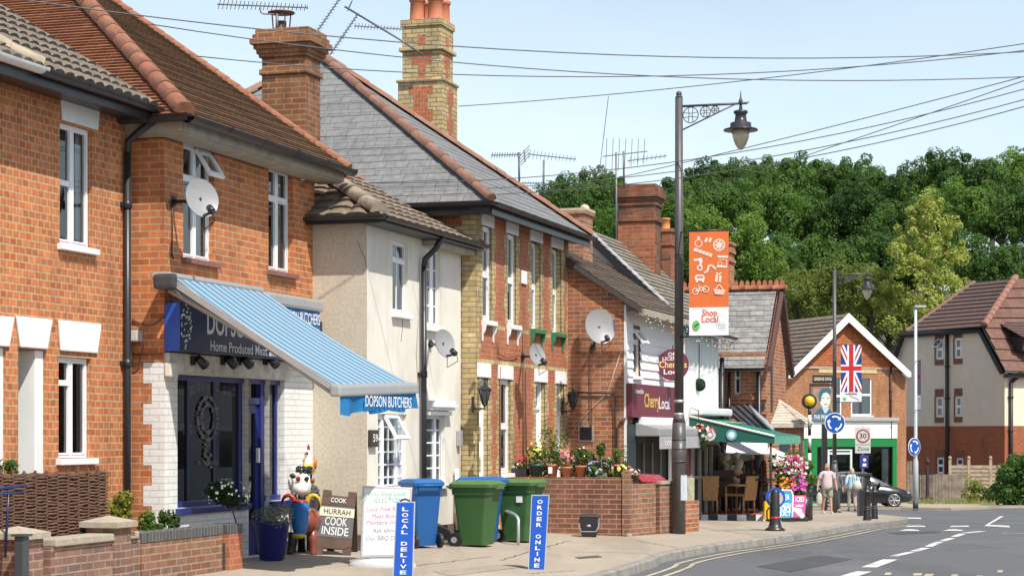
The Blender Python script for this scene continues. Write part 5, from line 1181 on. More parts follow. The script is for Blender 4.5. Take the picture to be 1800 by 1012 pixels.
# ------------------------------------------------------------------ trees
def leafy(mb, c, r, n, size, seed=None, lobes=7, sc=(1, 1, 1), shell=.62, m=0, up=.35, sharp=1.7, lr_=(.3, .5), sp=.68):
    """leaf-sized faces spread through lobes of a crown"""
    g = random.Random(seed); c = Vector(c); L = []
    for k in range(lobes):
        while True:
            p = Vector((g.uniform(-1, 1), g.uniform(-1, 1), g.uniform(-1, 1)))
            if p.length < 1: break
        L.append((Vector((p.x * sc[0], p.y * sc[1], p.z * sc[2])) * r * sp, r * g.uniform(*lr_)))
    for i in range(n):
        o, lr = L[i % lobes]
        d = Vector((g.gauss(0, 1), g.gauss(0, 1), g.gauss(0, 1))).normalized()
        q = o + d * lr * (shell + (1.12 - shell) * g.random() ** .6)
        if any((q - o2).length < l2 * .66 for o2, l2 in L): continue
        nn = (d + Vector((g.gauss(0, .55), g.gauss(0, .55), g.gauss(up, .55)))).normalized()
        a = nn.orthogonal().normalized(); b = nn.cross(a); t = g.random() * 6.28; a, b = a * math.cos(t) + b * math.sin(t), b * math.cos(t) - a * math.sin(t)
        s = size * g.uniform(.6, 1.3)
        mb.face([c + q - a * s, c + q + b * s / sharp + nn * s * .12, c + q + a * s, c + q - b * s / sharp + nn * s * .12], m)
# UPPED
LEAF = {'dark': leafmat('dark_green_leaves', (0.055, 0.121, 0.030), (0.117, 0.214, 0.048), 1.0), 'mid': leafmat('mid_green_leaves', (0.083, 0.172, 0.034), (0.159, 0.276, 0.058), 1.0),
        'light': leafmat('light_green_leaves', (0.124, 0.228, 0.039), (0.221, 0.345, 0.069), 1.0), 'lime': leafmat('lime_green_leaves', (.36, .42, .09), (.52, .55, .16), 1.0), 'olive': leafmat('olive_green_leaves', (0.166, 0.221, 0.048), (0.276, 0.324, 0.080), 1.0)}
BARK = plain('bark', (.09, .07, .05), .95, vary=.3, scale=5, bmp=.5)
def trunk_mesh(mb, h, r, seed, spread=1.6):
    g = random.Random(seed); mb.tube([(0, 0, -.6), (.05, 0, h * .3), (0, .1, h * .62)], [r * 1.25, r, r * .7], 8)
    for k in range(6):
        a = k * 1.05 + g.random(); z0 = h * g.uniform(.4, .62); rr = g.uniform(.5, 1) * spread
        mb.tube([(0, .05, z0), (math.cos(a) * rr * .5, math.sin(a) * rr * .5, z0 + h * .16), (math.cos(a) * rr, math.sin(a) * rr, z0 + h * g.uniform(.25, .38))], [r * .5, r * .3, r * .1], 6)
def tree_proto(name, kind, seed, label, group, lobes=64, n=12500, size=.043, sc=(1, 1, .9)):
    """crown of radius 1 at height 1.6, scaled when planted"""
    t = root(name, label, 'tree', (0, 0, 0), group)
    mb = MB(); trunk_mesh(mb, 2.0, .07, seed, .7); mb.build('trunk', BARK, t, merge=False)
    mb = MB(); leafy(mb, (0, 0, 1.7), 1.0, n, size, seed, lobes, sc, lr_=(.10, .30), sp=.92); mb.build('crown', LEAF[kind], t, merge=False)
    return t
LB = {'dark': 'dark green broadleaf tree in the wood on the hillside behind the roofs', 'mid': 'mid green broadleaf tree in the wood on the hillside behind the roofs',
      'light': 'light green leafy tree standing in front of the darker wood, behind the banner', 'olive': 'olive green bushy tree at the foot of the wood behind the green shop front', 'lime': 'tall pale lime tree that stands out against the dark wood'}
PR = {k: [tree_proto('broadleaf_tree', k, s, LB[k], 'trees of the hillside wood', sc=(1, 1, z)) for s, z in v] for k, v in
      {'dark': ((3, .9), (8, 1.0)), 'mid': ((5, .95), (13, .85)), 'light': ((21, .95),), 'olive': ((34, .9),)}.items()}
used = set()
def plant(kind, x, y, Y, rpx, zs=1.0):
    p = P(x, y, Y); s = rpx * Y / F
    pr = PR[kind][int(x * 7 + y) % len(PR[kind])]
    loc = (p.x, Y, p.z - 1.7 * s * zs)
    if id(pr) not in used:
        used.add(id(pr)); pr.location = loc; pr.scale = (s, s, s * zs); pr.rotation_euler.z = x; return pr
    return clone(pr, loc, x * 1.7, None, s, s * zs)
top = [(940, 345), (990, 312), (1060, 292), (1110, 318), (1150, 330), (1200, 288), (1240, 276), (1330, 268), (1400, 276), (1470, 270), (1500, 264), (1560, 288), (1600, 276), (1650, 268), (1700, 280), (1750, 262), (1860, 256)]
def sky_y(x):
    for (a, b), (c, d) in zip(top, top[1:]):
        if x <= c: return b + (d - b) * (x - a) / (c - a)
    return top[-1][1]
g = random.Random(5)
x = 960
while x < 1850:                             # back row along the skyline
    r = g.uniform(48, 64); plant('dark' if g.random() < .62 else 'mid', x, sky_y(x) + r * .95 + g.uniform(-9, 14), g.uniform(205, 225), r * g.uniform(.8, 1.1)); x += r * .6
x = 985
while x < 1850:
    r = g.uniform(50, 66); plant('dark' if g.random() < .55 else 'mid', x, 385 + g.uniform(-24, 20), g.uniform(172, 190), r); x += r * .72
x = 1010
while x < 1850:
    r = g.uniform(52, 66); plant('dark' if g.random() < .6 or x > 1690 else 'mid', x, 468 + g.uniform(-20, 16), g.uniform(148, 160), r); x += r * .75
x = 1330
while x < 1850:
    r = g.uniform(44, 56); plant('olive' if 1360 < x < 1600 else 'dark', x, 555 + g.uniform(-10, 10), g.uniform(134, 142), r); x += r * .95
for x, y, r in ((1235, 415, 58), (1300, 430, 62), (1345, 470, 44), (1075, 400, 44), (1045, 440, 40)): plant('light', x, y, 140, r)
for x, y, r in ((1405, 520, 50), (1470, 500, 52), (1530, 510, 46)): plant('olive', x, y, 130, r)
t = root('lime_tree', LB['lime'], 'tree', P(1625, 640, 127), None)
mb = MB(); bz_ = t.location
mb.tube([bz_ + Vector((0, 0, -1)), bz_ + Vector((.1, 0, 3.5)), bz_ + Vector((0, .2, 8))], [.3, .22, .08], 8); mb.build('trunk', BARK, t)
mb = MB()
for k, (x, y, r) in enumerate(((1628, 372, 34), (1600, 405, 34), (1655, 410, 38), (1590, 450, 34), (1630, 450, 46), (1680, 445, 28), (1610, 505, 50), (1660, 500, 40), (1570, 520, 36), (1650, 550, 44), (1600, 560, 44), (1690, 545, 28))):
    leafy(mb, P(x, y, 127 + (k % 3 - 1) * .8), r * 1.12 * 127 / F, 1500, .11, 50 + k, 16, lr_=(.14, .34), sp=.9)
mb.build('crown', LEAF['lime'], t, merge=False)

# ------------------------------------------------------------------ fences, gate and planting on the right
def board_fence(name, label, p, q, z0, z1, w_, mat, horiz=False, posts=(), ph=.15, fin=False):
    a = Vector((q - p)); L = Vector((a.x, a.y, 0)).length; fr = Fr(p, math.atan2(a.x, a.y))
    r_ = root(name, label, 'fence', fr.w(0, 0, z0)); mb = MB(); g = random.Random(3)
    if horiz:
        n = int((z1 - z0) / w_)
        for i in range(n): mb.box(fr, 0, L, -.02, .02 + .008 * (i % 2), z0 + i * w_, z0 + (i + .78) * w_)
    else:
        u = 0
        while u < L - .02: mb.box(fr, u, min(L, u + w_ - .012), -.02, .012 * (int(u / w_) % 2), z0, z1 + g.uniform(-.03, .02)); u += w_
    mb.build('panel', mat, r_, merge=False)
    for u in posts:
        mb = MB(); mb.box(fr, u - .07, u + .07, -.09, .05, z0 - .1, z1 + ph)
        if fin: mb.ball(fr.w(u, -.02, z1 + ph + .08), .1, 8)
        mb.build('post', mat, r_)
    return r_
GW = plain('grey_fence_wood', (.20, .165, .13), .9, vary=.35, scale=3, bmp=.4)
PW = plain('pale_fence_wood', (.34, .27, .19), .9, vary=.3, scale=5, bmp=.4)
board_fence('board_fence', 'grey vertical board fence behind the black gate at the road bend', P(1588, 880, 99), P(1700, 880, 99), -2.2, P(0, 833, 99).z, .16, GW)
board_fence('board_fence', 'tall narrow grey boarded side gate between the green shop and the flats', P(1594, 880, 100.5), P(1604, 880, 100.5), -2.2, P(0, 810, 100).z, .14, GW)
board_fence('slat_fence', 'pale horizontal slat fence with ball topped posts below the flats', P(1668, 835, 100.5), P(1768, 835, 100.5), P(0, 872, 100).z, P(0, 811, 100).z, .2, PW, True, (.05, 1.0, 2.1), .1, True)
gt = root('garden_gate', 'black metal gate with pointed post beside the white lamp post', 'gate', on(1625, 97)); mb = MB()
ga = Fr(on(1606, 97), R(90)); zg_ = gz(0, 97)
for k in range(9): mb.tube([ga.w(.1 + k * .1, 0, zg_), ga.w(.1 + k * .1, 0, zg_ + 1.55 + .1 * (k % 2))], .018, 5)
for z in (.2, 1.4): mb.box(ga, .05, .95, -.02, .02, zg_ + z, zg_ + z + .05)
mb.build('bars', BLACKP, gt, merge=False); mb = MB(); mb.box(ga, .62, .74, -.06, .06, zg_, zg_ + 1.95); mb.lathe(ga.w(.68, 0, zg_ + 1.95), [(.12, 0), (.1, .06), (.0, .32)], 8); mb.build('post', plain('dark_gatepost', (.035, .02, .03), .7), gt)
hd = root('hedge', 'dense green hedge at the right edge of the photo beside the road', 'hedge', on(1785, 90)); mb = MB()
for k in range(9): leafy(mb, P(1772 + (k % 3) * 20, 822 + (k // 3) * 24, 90 + (k % 2)), .85, 620, .1, 70 + k, 6)
mb.build('leaves', LEAF['mid'], hd, merge=False); mb = MB()
for k in range(4): p = on(1765 + k * 12, 90.5); mb.tube([p, p + Vector((0, 0, 1.2))], .05, 6)
mb.build('stems', BARK, hd)
for k, (x, y, r, c, lab) in enumerate(((1705, 862, .62, 'olive', 'scrubby grey green shrub against the board fence'), (1738, 868, .55, 'dark', 'dark low shrub between the scrubby shrub and the hedge'))):
    b_ = root('shrub', lab, 'shrub', on(x, 95)); mb = MB(); leafy(mb, P(x, y, 95), r, 700, .08, 90 + k, 7, (1.2, .7, .9)); mb.build('leaves', LEAF[c], b_, merge=False)
    mb = MB(); g = random.Random(k)
    for i in range(9): p = on(x, 95); mb.tube([p, p + Vector((g.uniform(-.7, .7), g.uniform(-.3, .1), g.uniform(.6, 1.3)))], .012, 4)
    mb.build('twigs', plain('dry_twigs', (.36, .26, .15), .9), b_)
mb = MB(); g = random.Random(9)
for i in range(260):
    x = g.uniform(1595, 1790); p = on(x, g.uniform(93.5, 95.5)); h = g.uniform(.12, .4); d = Vector((g.uniform(-.15, .15), g.uniform(-.05, .05), 0)); mb.face([p - Vector((.03, 0, 0)), p + Vector((.03, 0, 0)), p + d + Vector((0, 0, h))])
mb.build('verge_grass', LEAF['olive'], None, loc=on(1690, 94), kind='stuff', merge=False)
# ------------------------------------------------------------------ butcher's awning
def stripemat(name, period, cols):
    m, nt, b = nodes(name); setb(b, .8, 0, .2)
    t = nt.nodes.new('ShaderNodeTexCoord'); s = nt.nodes.new('ShaderNodeSeparateXYZ'); nt.links.new(t.outputs['UV'], s.inputs[0])
    d = nt.nodes.new('ShaderNodeMath'); d.operation = 'DIVIDE'; d.inputs[1].default_value = period; nt.links.new(s.outputs['X'], d.inputs[0])
    f = nt.nodes.new('ShaderNodeMath'); f.operation = 'FRACT'; nt.links.new(d.outputs[0], f.inputs[0])
    r = nt.nodes.new('ShaderNodeValToRGB'); r.color_ramp.interpolation = 'CONSTANT'; el = r.color_ramp.elements
    el[0].position = 0; el[0].color = rgb(cols[0][1]); el[1].position = cols[1][0]; el[1].color = rgb(cols[1][1])
    for p, c in cols[2:]: e = el.new(p); e.color = rgb(c)
    nt.links.new(f.outputs[0], r.inputs['Fac']); nt.links.new(r.outputs['Color'], b.inputs['Base Color'])
    tr = nt.nodes.new('ShaderNodeBsdfTranslucent'); nt.links.new(r.outputs['Color'], tr.inputs['Color'])
    ms = nt.nodes.new('ShaderNodeMixShader'); ms.inputs[0].default_value = .12
    nt.links.new(b.outputs[0], ms.inputs[1]); nt.links.new(tr.outputs[0], ms.inputs[2]); nt.links.new(ms.outputs[0], nt.nodes['Material Output'].inputs['Surface'])
    return m
AWN = stripemat('blue_striped_canvas', .19, [(0, (.50, .56, .60)), (.16, (.10, .24, .36)), (.5, (.32, .43, .52)), (.58, (.03, .12, .23)), (.70, (.11, .25, .37)), (.94, (.50, .56, .60))])
ua, ub = f2.hit(302, 492, .25)[0], f2.hit(467, 518, .25)[0] - .13
zA_, zB_ = f2.hit(302, 489, .25)[1], f2.hit(302, 489, .25)[1]
vf = 2.2; zL_, zR_ = 2.11, 2.19
mb = MB(); rows = []
for i in range(13):
    t = i / 12; sag = -.05 * math.sin(math.pi * t)
    rows.append([f2.w(ua + (ub - ua) * k / 8, .3 + (vf - .3) * t, zA_ + ((zL_ + (zR_ - zL_) * k / 8) - zA_) * t + sag) for k in range(9)])
mb.grid(rows, 0, True); aw = mb.build('awning', AWN, h2, merge=False)
ly = aw.data.uv_layers[0].data
for l in aw.data.loops: ly[l.index].uv.x = (l.vertex_index % 9) * (ub - ua) / 8
mb = MB(); a, b = f2.w(ua - .05, vf, zL_ - .03), f2.w(ub + .05, vf, zR_ - .03)
mb.hexa([f2.w(ua - .05, vf + .06, zL_ - .1), f2.w(ub + .05, vf + .06, zR_ - .1), f2.w(ub + .05, vf - .07, zR_ - .1), f2.w(ua - .05, vf - .07, zL_ - .1)],
        [f2.w(ua - .05, vf + .05, zL_ + .02), f2.w(ub + .05, vf + .05, zR_ + .02), f2.w(ub + .05, vf - .07, zR_ + .04), f2.w(ua - .05, vf - .07, zL_ + .04)])
mb.build('front_bar', GREYM, aw, bevel=.025)
mb = MB(); mb.box(f2, ua - .04, U(471, 520, .3), .01, .26, zA_ - .02, zA_ + .07); mb.build('cassette', GREYM, aw, bevel=.04)
mb = MB(); mb.box(f2, ua - .09, ua + .0, .06, .33, zA_ - .12, zA_ + .05); mb.build('cassette_end', plain('charcoal_plastic', (.05, .05, .055), .5, vary=.2), aw, bevel=.04)
for u, z2 in ((ua + .04, zL_), (ub - .1, zR_)):
    mb = MB(); p0, p1, p2 = f2.w(u, .2, zA_ - .12), f2.w(u + (.35 if u < 1 else -.35), 1.15, (zA_ + z2) / 2 - .1), f2.w(u, vf - .05, z2 - .07)
    mb.tube([p0, p1], .035, 8); mb.tube([p1, p2], .032, 8); mb.build('arm', GREYM, aw)
mb = MB(); mb.hexa([f2.w(ua, .25, zA_ - .07), f2.w(ua, vf, zL_ - .07), f2.w(ua - .03, vf, zL_ - .07), f2.w(ua - .03, .25, zA_ - .07)][::-1], [f2.w(ua, .25, zA_ + .01), f2.w(ua, vf, zL_ + .01), f2.w(ua - .03, vf, zL_ + .01), f2.w(ua - .03, .25, zA_ + .01)][::-1]); mb.build('side_rail', GREYM, aw)
mb = MB(); rows = []
for z in range(5):
    rows.append([f2.w(ua + (ub - ua) * k / 20, vf + .03 + .012 * z * math.sin(k * 1.3), zL_ + (zR_ - zL_) * k / 20 - .09 - .05 * z - (.02 * math.sin(k * .9) if z == 4 else 0)) for k in range(21)])
mb.grid(rows, 0, True); mb.build('valance', plain('awning_blue_cloth', (.008, .15, .37), .75, vary=.14, scale=7), aw, merge=False)
text('lettering', 'DOPSON BUTCHERS', LETW, aw, f2.w((ua + ub) / 2 + .15, vf + .085, (zL_ + zR_) / 2 - .18), f2.t, (0, 0, 1), .17, (ub - ua) * .62, .01)

# ------------------------------------------------------------------ satellite dishes
DISH = plain('dish_grey', (.27, .27, .27), .45, vary=.06)
def dish(label, c, r, nrm, wallp, mat=DISH, gtag='satellite dishes on the house fronts'):
    c, nrm, wallp = Vector(c), Vector(nrm).normalized(), Vector(wallp)
    t = root('satellite_dish', label, 'satellite dish', wallp, gtag)
    q = nrm.to_track_quat('Z', 'Y'); mb = MB()
    prof = [(r * k / 6, .22 * r * (k / 6) ** 2) for k in range(7)]
    rows = [[c + q @ Vector((math.cos(a) * rr, math.sin(a) * rr * 1.08, z)) for a in [2 * math.pi * j / 28 for j in range(28)]] for rr, z in prof]
    mb.grid(rows, 0, True, True); mb.grid([[p - nrm * .012 for p in reversed(r_)] for r_ in rows], 0, True, True); mb.grid([rows[-1], [p - nrm * .012 for p in rows[-1]]], 0, False, True)
    mb.build('reflector', mat, t, merge=False)
    lo = c + q @ Vector((0, -r * .98, .22 * r)); lo2 = c + q @ Vector((0, -r, 0))
    if lo.z > c.z: lo = c + q @ Vector((0, r * .98, .22 * r))
    f = c + nrm * r * 1.45 - Vector((0, 0, r * 1.1)); mb = MB(); mb.tube([lo - nrm * .03, f], .018, 6); mb.tube([f - nrm * .02, f - (f - c).normalized() * .11], .04, 8); mb.tube([f, f + Vector((.02, 0, -.1)), lo + Vector((0, 0, -.16)), lo + Vector((0, 0, -.02))], .006, 5); mb.build('receiver_arm', BLACKP, t)
    mb = MB(); mb.tube([c - nrm * .01, c - nrm * .08, wallp], .022, 6); mb.ball(c - nrm * .05, .06, 8); mb.disc(wallp, nrm, .06, 10, th=.03); mb.build('bracket', BLACKP, t)
    return t
def fw(fr, x, y, v): u, z = fr.hit(x, y, v); return fr.w(u, v, z)
dish('grey satellite dish in front of the butcher\'s upstairs window', fw(f2, 352, 350, .42), .205, (.62, -.78, .22), fw(f2, 303, 354, .01))
dish('dull grey satellite dish beside the black downpipe of the cream house', fw(f3, 779, 604, .40), .185, (.72, -.68, .22), fw(f3, 756, 604, .01))
dish('pale satellite dish on the patterned brick house, between the floors', fw(f4, 942, 624, .38), .165, (.66, -.72, .22), fw(f4, 918, 626, .01))
dish('large pale satellite dish on the speckled brick flank wall of the low shop', P(1053, 575, 33.2), .275, (.35, -.9, .2), s5.w(*(lambda h: (h[0], .01, h[1]))(s5.hit(1044, 608, 0))))

# ------------------------------------------------------------------ television aerials
AER = plain('aerial_aluminium', (.16, .165, .17), .5, metal=.4)
def aerial(label, mast, yagis, r=.022):
    t = root('tv_aerial', label, 'tv aerial', mast[0], 'television aerials on the roofs')
    mb = MB(); mb.tube(mast, r, 6); mb.build('mast', AER, t)
    for a, b, n, el, ax in yagis:
        a, b = Vector(a), Vector(b); mb = MB(); mb.tube([a, b], .011, 5); e = Vector(ax).normalized()
        for i in range(n):
            p = a + (b - a) * ((i + .5) / n); s = el * (1.15 - .4 * i / n); mb.tube([p - e * s, p + e * s], .007, 4)
        mb.build('yagi', AER, t, merge=False)
    return t
Y_ = 27.6
aerial('long horizontal tv aerial on a bracket above the butcher\'s chimney cowl', [P(487, 56, Y_), P(487, 24, Y_)], [(P(382, 8, Y_), P(540, 14, Y_), 22, .06, (.3, -.2, 1)), (P(540, 14, Y_), P(541, 14.2, Y_), 1, .02, (0, 0, 1))])
t = bpy.data.objects[-1] if False else None
mb = MB(); mb.tube([P(458, 11, Y_), P(458, 22, Y_), P(463, 25, Y_), P(494, 26, Y_), P(499, 22, Y_), P(499, 13, Y_)], .011, 5); mb.build('bracket', AER, [o for o in bpy.data.objects if o.name == 'tv_aerial'][0])
Y_ = 34
aerial('diagonal pole with tv aerials leaning from the yellow chimney', [P(744, 97, Y_), P(705, 71, Y_), P(606, 12, Y_)], [(P(556, 58, Y_), P(600, -6, Y_), 12, .05, (1, .3, .2)), (P(580, 97, Y_), P(630, 24, Y_), 14, .05, (1, .3, .2)), (P(622, 46, Y_), P(712, 52, Y_), 16, .05, (.2, .2, 1)), (P(613, 14, Y_), P(618, 5, Y_), 2, .08, (.4, 0, 1))], .019)
Y_ = 36.2
aerial('thin tv aerial mast with a short aerial, behind the slate roof', [P(913, 330, Y_), P(912, 268, Y_)], [(P(863, 273, Y_), P(916, 272, Y_), 12, .05, (.2, -.3, 1)), (P(921, 264, Y_), P(923, 285, Y_), 4, .14, (.5, .2, .6))])
aerial('tv aerial mast with a stubby long aerial pointing to the lamp post', [P(955, 352, Y_), P(956, 282, Y_)], [(P(928, 271, Y_), P(1013, 280, Y_), 13, .075, (.2, .2, 1)), (P(917, 322, Y_), P(958, 322, Y_), 9, .04, (.2, .2, 1))])
Y_ = 40.5
aerial('tall aerial mast beside the blackened chimney with long upright rods', [P(1084, 470, Y_), P(1083, 268, Y_)], [(P(1060, 275, Y_), P(1138, 266, Y_), 7, .32, (.05, .1, 1)), (P(1018, 304, Y_), P(1062, 303, Y_), 9, .04, (.2, .2, 1)), (P(1061, 238, Y_), P(1062, 236, Y_), 1, .68, (.12, .0, 1))])
aerial('aerial mast on the blackened chimney top with a bead-like aerial', [P(1097, 330, Y_), P(1096, 266, Y_)], [(P(1103, 283, Y_), P(1172, 274, Y_), 9, .07, (.2, .2, 1))])

# ------------------------------------------------------------------ overhead cables
CAB = plain('cable_black', (.03, .03, .035), .6); CABG = plain('cable_grey', (.10, .105, .11), .6)
gC = 'overhead cables strung across the street'
lines = [((-40, -12, 21), (2300, 45, 26), .55, 'highest overhead cable, running from above the roofs to the right'), ((265, 43, 24), (2300, 95, 26), .50, 'overhead cable passing just behind the blackened aerial over the butcher roof'),
         ((345, 99, 26), (2300, 10, 26), .55, 'overhead cable crossing behind the yellow chimney level with the slate ridge'), ((806, 187, 34), (2300, -5, 26), .18, 'overhead cable tied to the yellow chimney'),
         ((640, 322, 30), (2300, -5, 26), .62, 'service cable crossing the slate roof, upper of the bundle'), ((690, 335, 31), (2300, 15, 26), .60, 'service cable crossing the slate roof, middle of the bundle'), ((740, 345, 31), (2300, 25, 26), .58, 'service cable crossing the slate roof, lowest of the bundle'),
         ((955, 342, 36), (2300, -4, 26), .1, 'overhead cable passing below the lamp head to the right'), ((1100, 378, 40), (2300, -35, 26), .05, 'lowest overhead cable against the trees, right of the lamp head'), ((568, 215, 27), (1010, 180, 31), .1, 'short cable across the slates beside the sooty chimney')]
for (x0, y0, Y0), (x1, y1, Y1), sag, lab in lines[:9]:
    cable('overhead_cable', [P(x0, y0, Y0), P(x1, y1, Y1)], .007, CABG, sag, lab, gC, 'cable', n=26)

# ------------------------------------------------------------------ street lamps and what hangs on them
def street_lamp(label, base, H, arm, hang=1.0, dirv=(.955, -.297, 0), lean=0):
    t = root('street_lamp', label, 'street lamp', base, 'dark bracketed street lamps'); d = Vector(dirv).normalized(); b = Vector(base); k = hang
    mb = MB(); z = lambda h: b + Vector((0, 0, h))
    mb.tube([z(-.3), z(1.15), z(1.18), z(1.5)], [.105, .105, .115, .115], 16); mb.tube([z(1.5), z(1.52), z(1.78)], [.118, .112, .105], 16); mb.tube([z(1.78), z(1.9)], [.104, .082], 16); mb.tube([z(1.9), z(H)], [.076, .062], 14)
    for h in (1.15, 1.35, 1.5, H * .62, H * .64): mb.tube([z(h), z(h + .02)], .12 if h < 1.6 else .078, 14)
    mb.ball(z(H + .06), .05, 10); mb.tube([z(H), z(H + .05)], [.066, .03], 10); mb.build('column', POLEG, t)
    mb = MB(); top = z(H - .14 * k); tip = top + d * arm; mb.tube([top, tip + d * .1], .02 * k, 8); mb.tube([z(H - .52 * k) + d * .05, top + d * arm * .93], .012 * k, 6)
    up = Vector((0, 0, 1))
    for u, r in ((.16, .125), (.40, .085), (.56, .06)):
        c = top + d * (u * arm + .03) - up * (r + .02) * k
        mb.tube([c + (d * math.cos(2 * math.pi * i / 20) + up * math.sin(2 * math.pi * i / 20)) * r * k for i in range(21)], .008 * k, 5, cap=False)
        for s in (-.4, .4):
            mb.tube([c + d * r * s * k * .8 + up * r * .9 * k, c + d * r * s * .5 * k, c + d * r * s * k * .8 - up * r * .9 * k], .006 * k, 4); mb.tube([c + up * r * s * k * .8 + d * r * .9 * k, c + up * r * s * .5 * k, c + up * r * s * k * .8 - d * r * .9 * k], .006 * k, 4)
    mb.tube([tip - up * .02, tip + up * .04, tip + up * .08, tip + up * .2], [.03 * k, .035 * k, .018 * k, .004], 8); mb.tube([tip + d * .02, tip + d * .12, tip + d * .13 + up * .03], .01, 5); mb.build('bracket', POLEG, t)
    mb = MB(); q = tip - up * .06 * k
    mb.lathe(q - up * .42 * k, [(.275 * k, .05 * k), (.27 * k, .07 * k), (.17 * k, .10 * k), (.165 * k, .17 * k), (.10 * k, .19 * k), (.085 * k, .3 * k), (.115 * k, .33 * k), (.11 * k, .36 * k), (.03 * k, .38 * k), (.02 * k, .46 * k)], 20); mb.lathe(q - up * .42 * k, [(.0, .048 * k), (.274 * k, .046 * k)], 20); mb.build('lamp_shade', plain('black_lamp_paint', (.03, .03, .036), .35, vary=.15), t)
    mb = MB(); mb.lathe(q - up * .42 * k, [(0, -.26 * k), (.035 * k, -.25 * k), (.09 * k, -.17 * k), (.13 * k, -.06 * k), (.145 * k, .045 * k)], 18)
    m = MATS.get('lamp_bowl')
    if not m:
        m, nt, bs = nodes('lamp_bowl'); setb(bs, .15, 0, .5); bs.inputs['Base Color'].default_value = (.62, .55, .38, 1); bs.inputs['Transmission Weight'].default_value = .35
    mb.build('bowl', m, t); return t, z, d
L1b = on(1193.5, 31.9)
H1L = (HC + (YH - 172) * 31.9 / F) - L1b.z
lamp1, z1_, d1 = street_lamp('tall dark grey street lamp with an orange banner, in front of the low shop', L1b, H1L, 1.0)
mb = MB(); mb.box(Fr(L1b, TH), -.09, .09, .0, .112, .55, .95); nt_ = mb.build('notice', plain('paper_notice', (.62, .66, .70), .6, vary=.12, scale=20), lamp1)
mb = MB(); 
for h in (H1L * .27, H1L * .3): mb.tube([z1_(h), z1_(h + .05)], .085, 12)
mb.build('strap', GREYM, lamp1)
ORG = plain('orange_banner_cloth', (.72, .16, .035), .75, vary=.05); WCL = plain('white_banner_cloth', (.80, .80, .80), .75, vary=.03)
class Flat:
    """drawing on a flat upright board: x across (0..1), y up in the same unit"""
    def __init__(s, o, ux, w, n): s.o, s.ux, s.w, s.n = Vector(o), Vector(ux).normalized(), w, Vector(n).normalized(); s.mb = MB(); s.k = 0
    def p(s, x, y, e=0): return s.o + s.ux * (x * s.w) + Vector((0, 0, y * s.w)) + s.n * (.0006 + e)
    def poly(s, pts, m=0): s.k += 1; s.mb.face([s.p(x, y, s.k * .00005) for x, y in pts], m)
    def line(s, pts, w, m=0):
        for (a, b), (c, d) in zip(pts, pts[1:]):
            l = math.hypot(c - a, d - b) or 1; nx, ny = -(d - b) / l * w / 2, (c - a) / l * w / 2; s.poly([(a - nx, b - ny), (c - nx, d - ny), (c + nx, d + ny), (a + nx, b + ny)], m)
    def ring(s, x, y, r, w, m=0, n=18): s.line([(x + math.cos(2 * math.pi * i / n) * r, y + math.sin(2 * math.pi * i / n) * r) for i in range(n + 1)], w, m)
    def disc(s, x, y, r, m=0, n=16, sy=1): s.poly([(x + math.cos(2 * math.pi * i / n) * r, y + math.sin(2 * math.pi * i / n) * r * sy) for i in range(n)], m)
def banner(label, px0, px1, yt, yb, Y, ux, split, m_top, m_bot, post):
    a, b = P(px0, yb, Y), P(px1, yb, Y); w = (b - a).length; ux = Vector(ux).normalized(); zt = P(px0, yt, Y).z; zb = a.z; n = Vector((ux.y, -ux.x, 0))
    t = root('street_banner', label, 'banner', (a.x, a.y, zb), 'banners hung on lamp posts')
    def sheet(z0, z1, mat, nm):
        mb = MB(); rows = [[a + ux * (w * i / 8) + Vector((0, 0, z - zb)) + n * (.001 * math.sin(i * .9 + z * 2)) for i in range(9)] for z in [z0 + (z1 - z0) * j / 6 for j in range(7)]]
        mb.grid([[p + n * .004 for p in r] for r in rows], 0, True); mb.grid([[p - n * .004 for p in reversed(r)] for r in rows], 0, True); return mb.build(nm, mat, t, merge=False)
    zs = zb + (zt - zb) * split; sheet(zb, zs, m_bot, 'lower_cloth') if split > 0 else None; sheet(zs, zt, m_top, 'cloth')
    mb = MB()
    for z in (zt + .01, zb - .01): mb.tube([Vector((post[0], post[1], z)), a + Vector((0, 0, z - zb)), a + ux * w + Vector((0, 0, z - zb))], .014, 6)
    mb.build('arm', BLACKP, t); return t, Flat((a.x, a.y, zb), ux, w, n + Vector((0, 0, 0))), w, (zt - zb) / w
uxb = Vector((.97, -.24, 0))
bn, D, w, hh = banner('orange and white "Shop Local" banner on the tall street lamp', 1211.5, 1281, 407, 590, 31.6, uxb, .27, ORG, WCL, L1b)
D.o = D.o + D.n * .0052
yy = lambda t: hh * t
D.ring(.24, yy(.885), .09, .022); D.poly([(.2, yy(.935)), (.24, yy(.915)), (.28, yy(.935)), (.24, yy(.955))])
for dx in (0, .1): D.line([(.41 + dx, yy(.895)), (.46 + dx, yy(.935))], .06)
D.disc(.76, yy(.865), .155); 
for i in range(7): a = i * .9; D.disc(.76 + math.cos(a) * .09, yy(.865) + math.sin(a) * .09, .025, 1)
D.ring(.76, yy(.865), .12, .012, 1)
D.line([(.12, yy(.83)), (.58, yy(.765))], .085)
for i in range(4): D.line([(.2 + i * .09, yy(.80) - i * .03), (.26 + i * .09, yy(.825) - i * .033)], .016, 1)
D.line([(.12, yy(.725)), (.28, yy(.73)), (.3, yy(.66))], .06); D.ring(.27, yy(.65), .06, .035); D.line([(.3, yy(.745)), (.32, yy(.7))], .05)
D.line([(.72, yy(.755)), (.98, yy(.75))], .06); D.ring(.78, yy(.685), .05, .02); D.line([(.7, yy(.66)), (.96, yy(.655))], .05); D.line([(.76, yy(.725)), (.95, yy(.72)), (.95, yy(.66))], .02)
D.line([(.38, yy(.60)), (.47, yy(.62)), (.5, yy(.67)), (.58, yy(.67)), (.68, yy(.635))], .05)
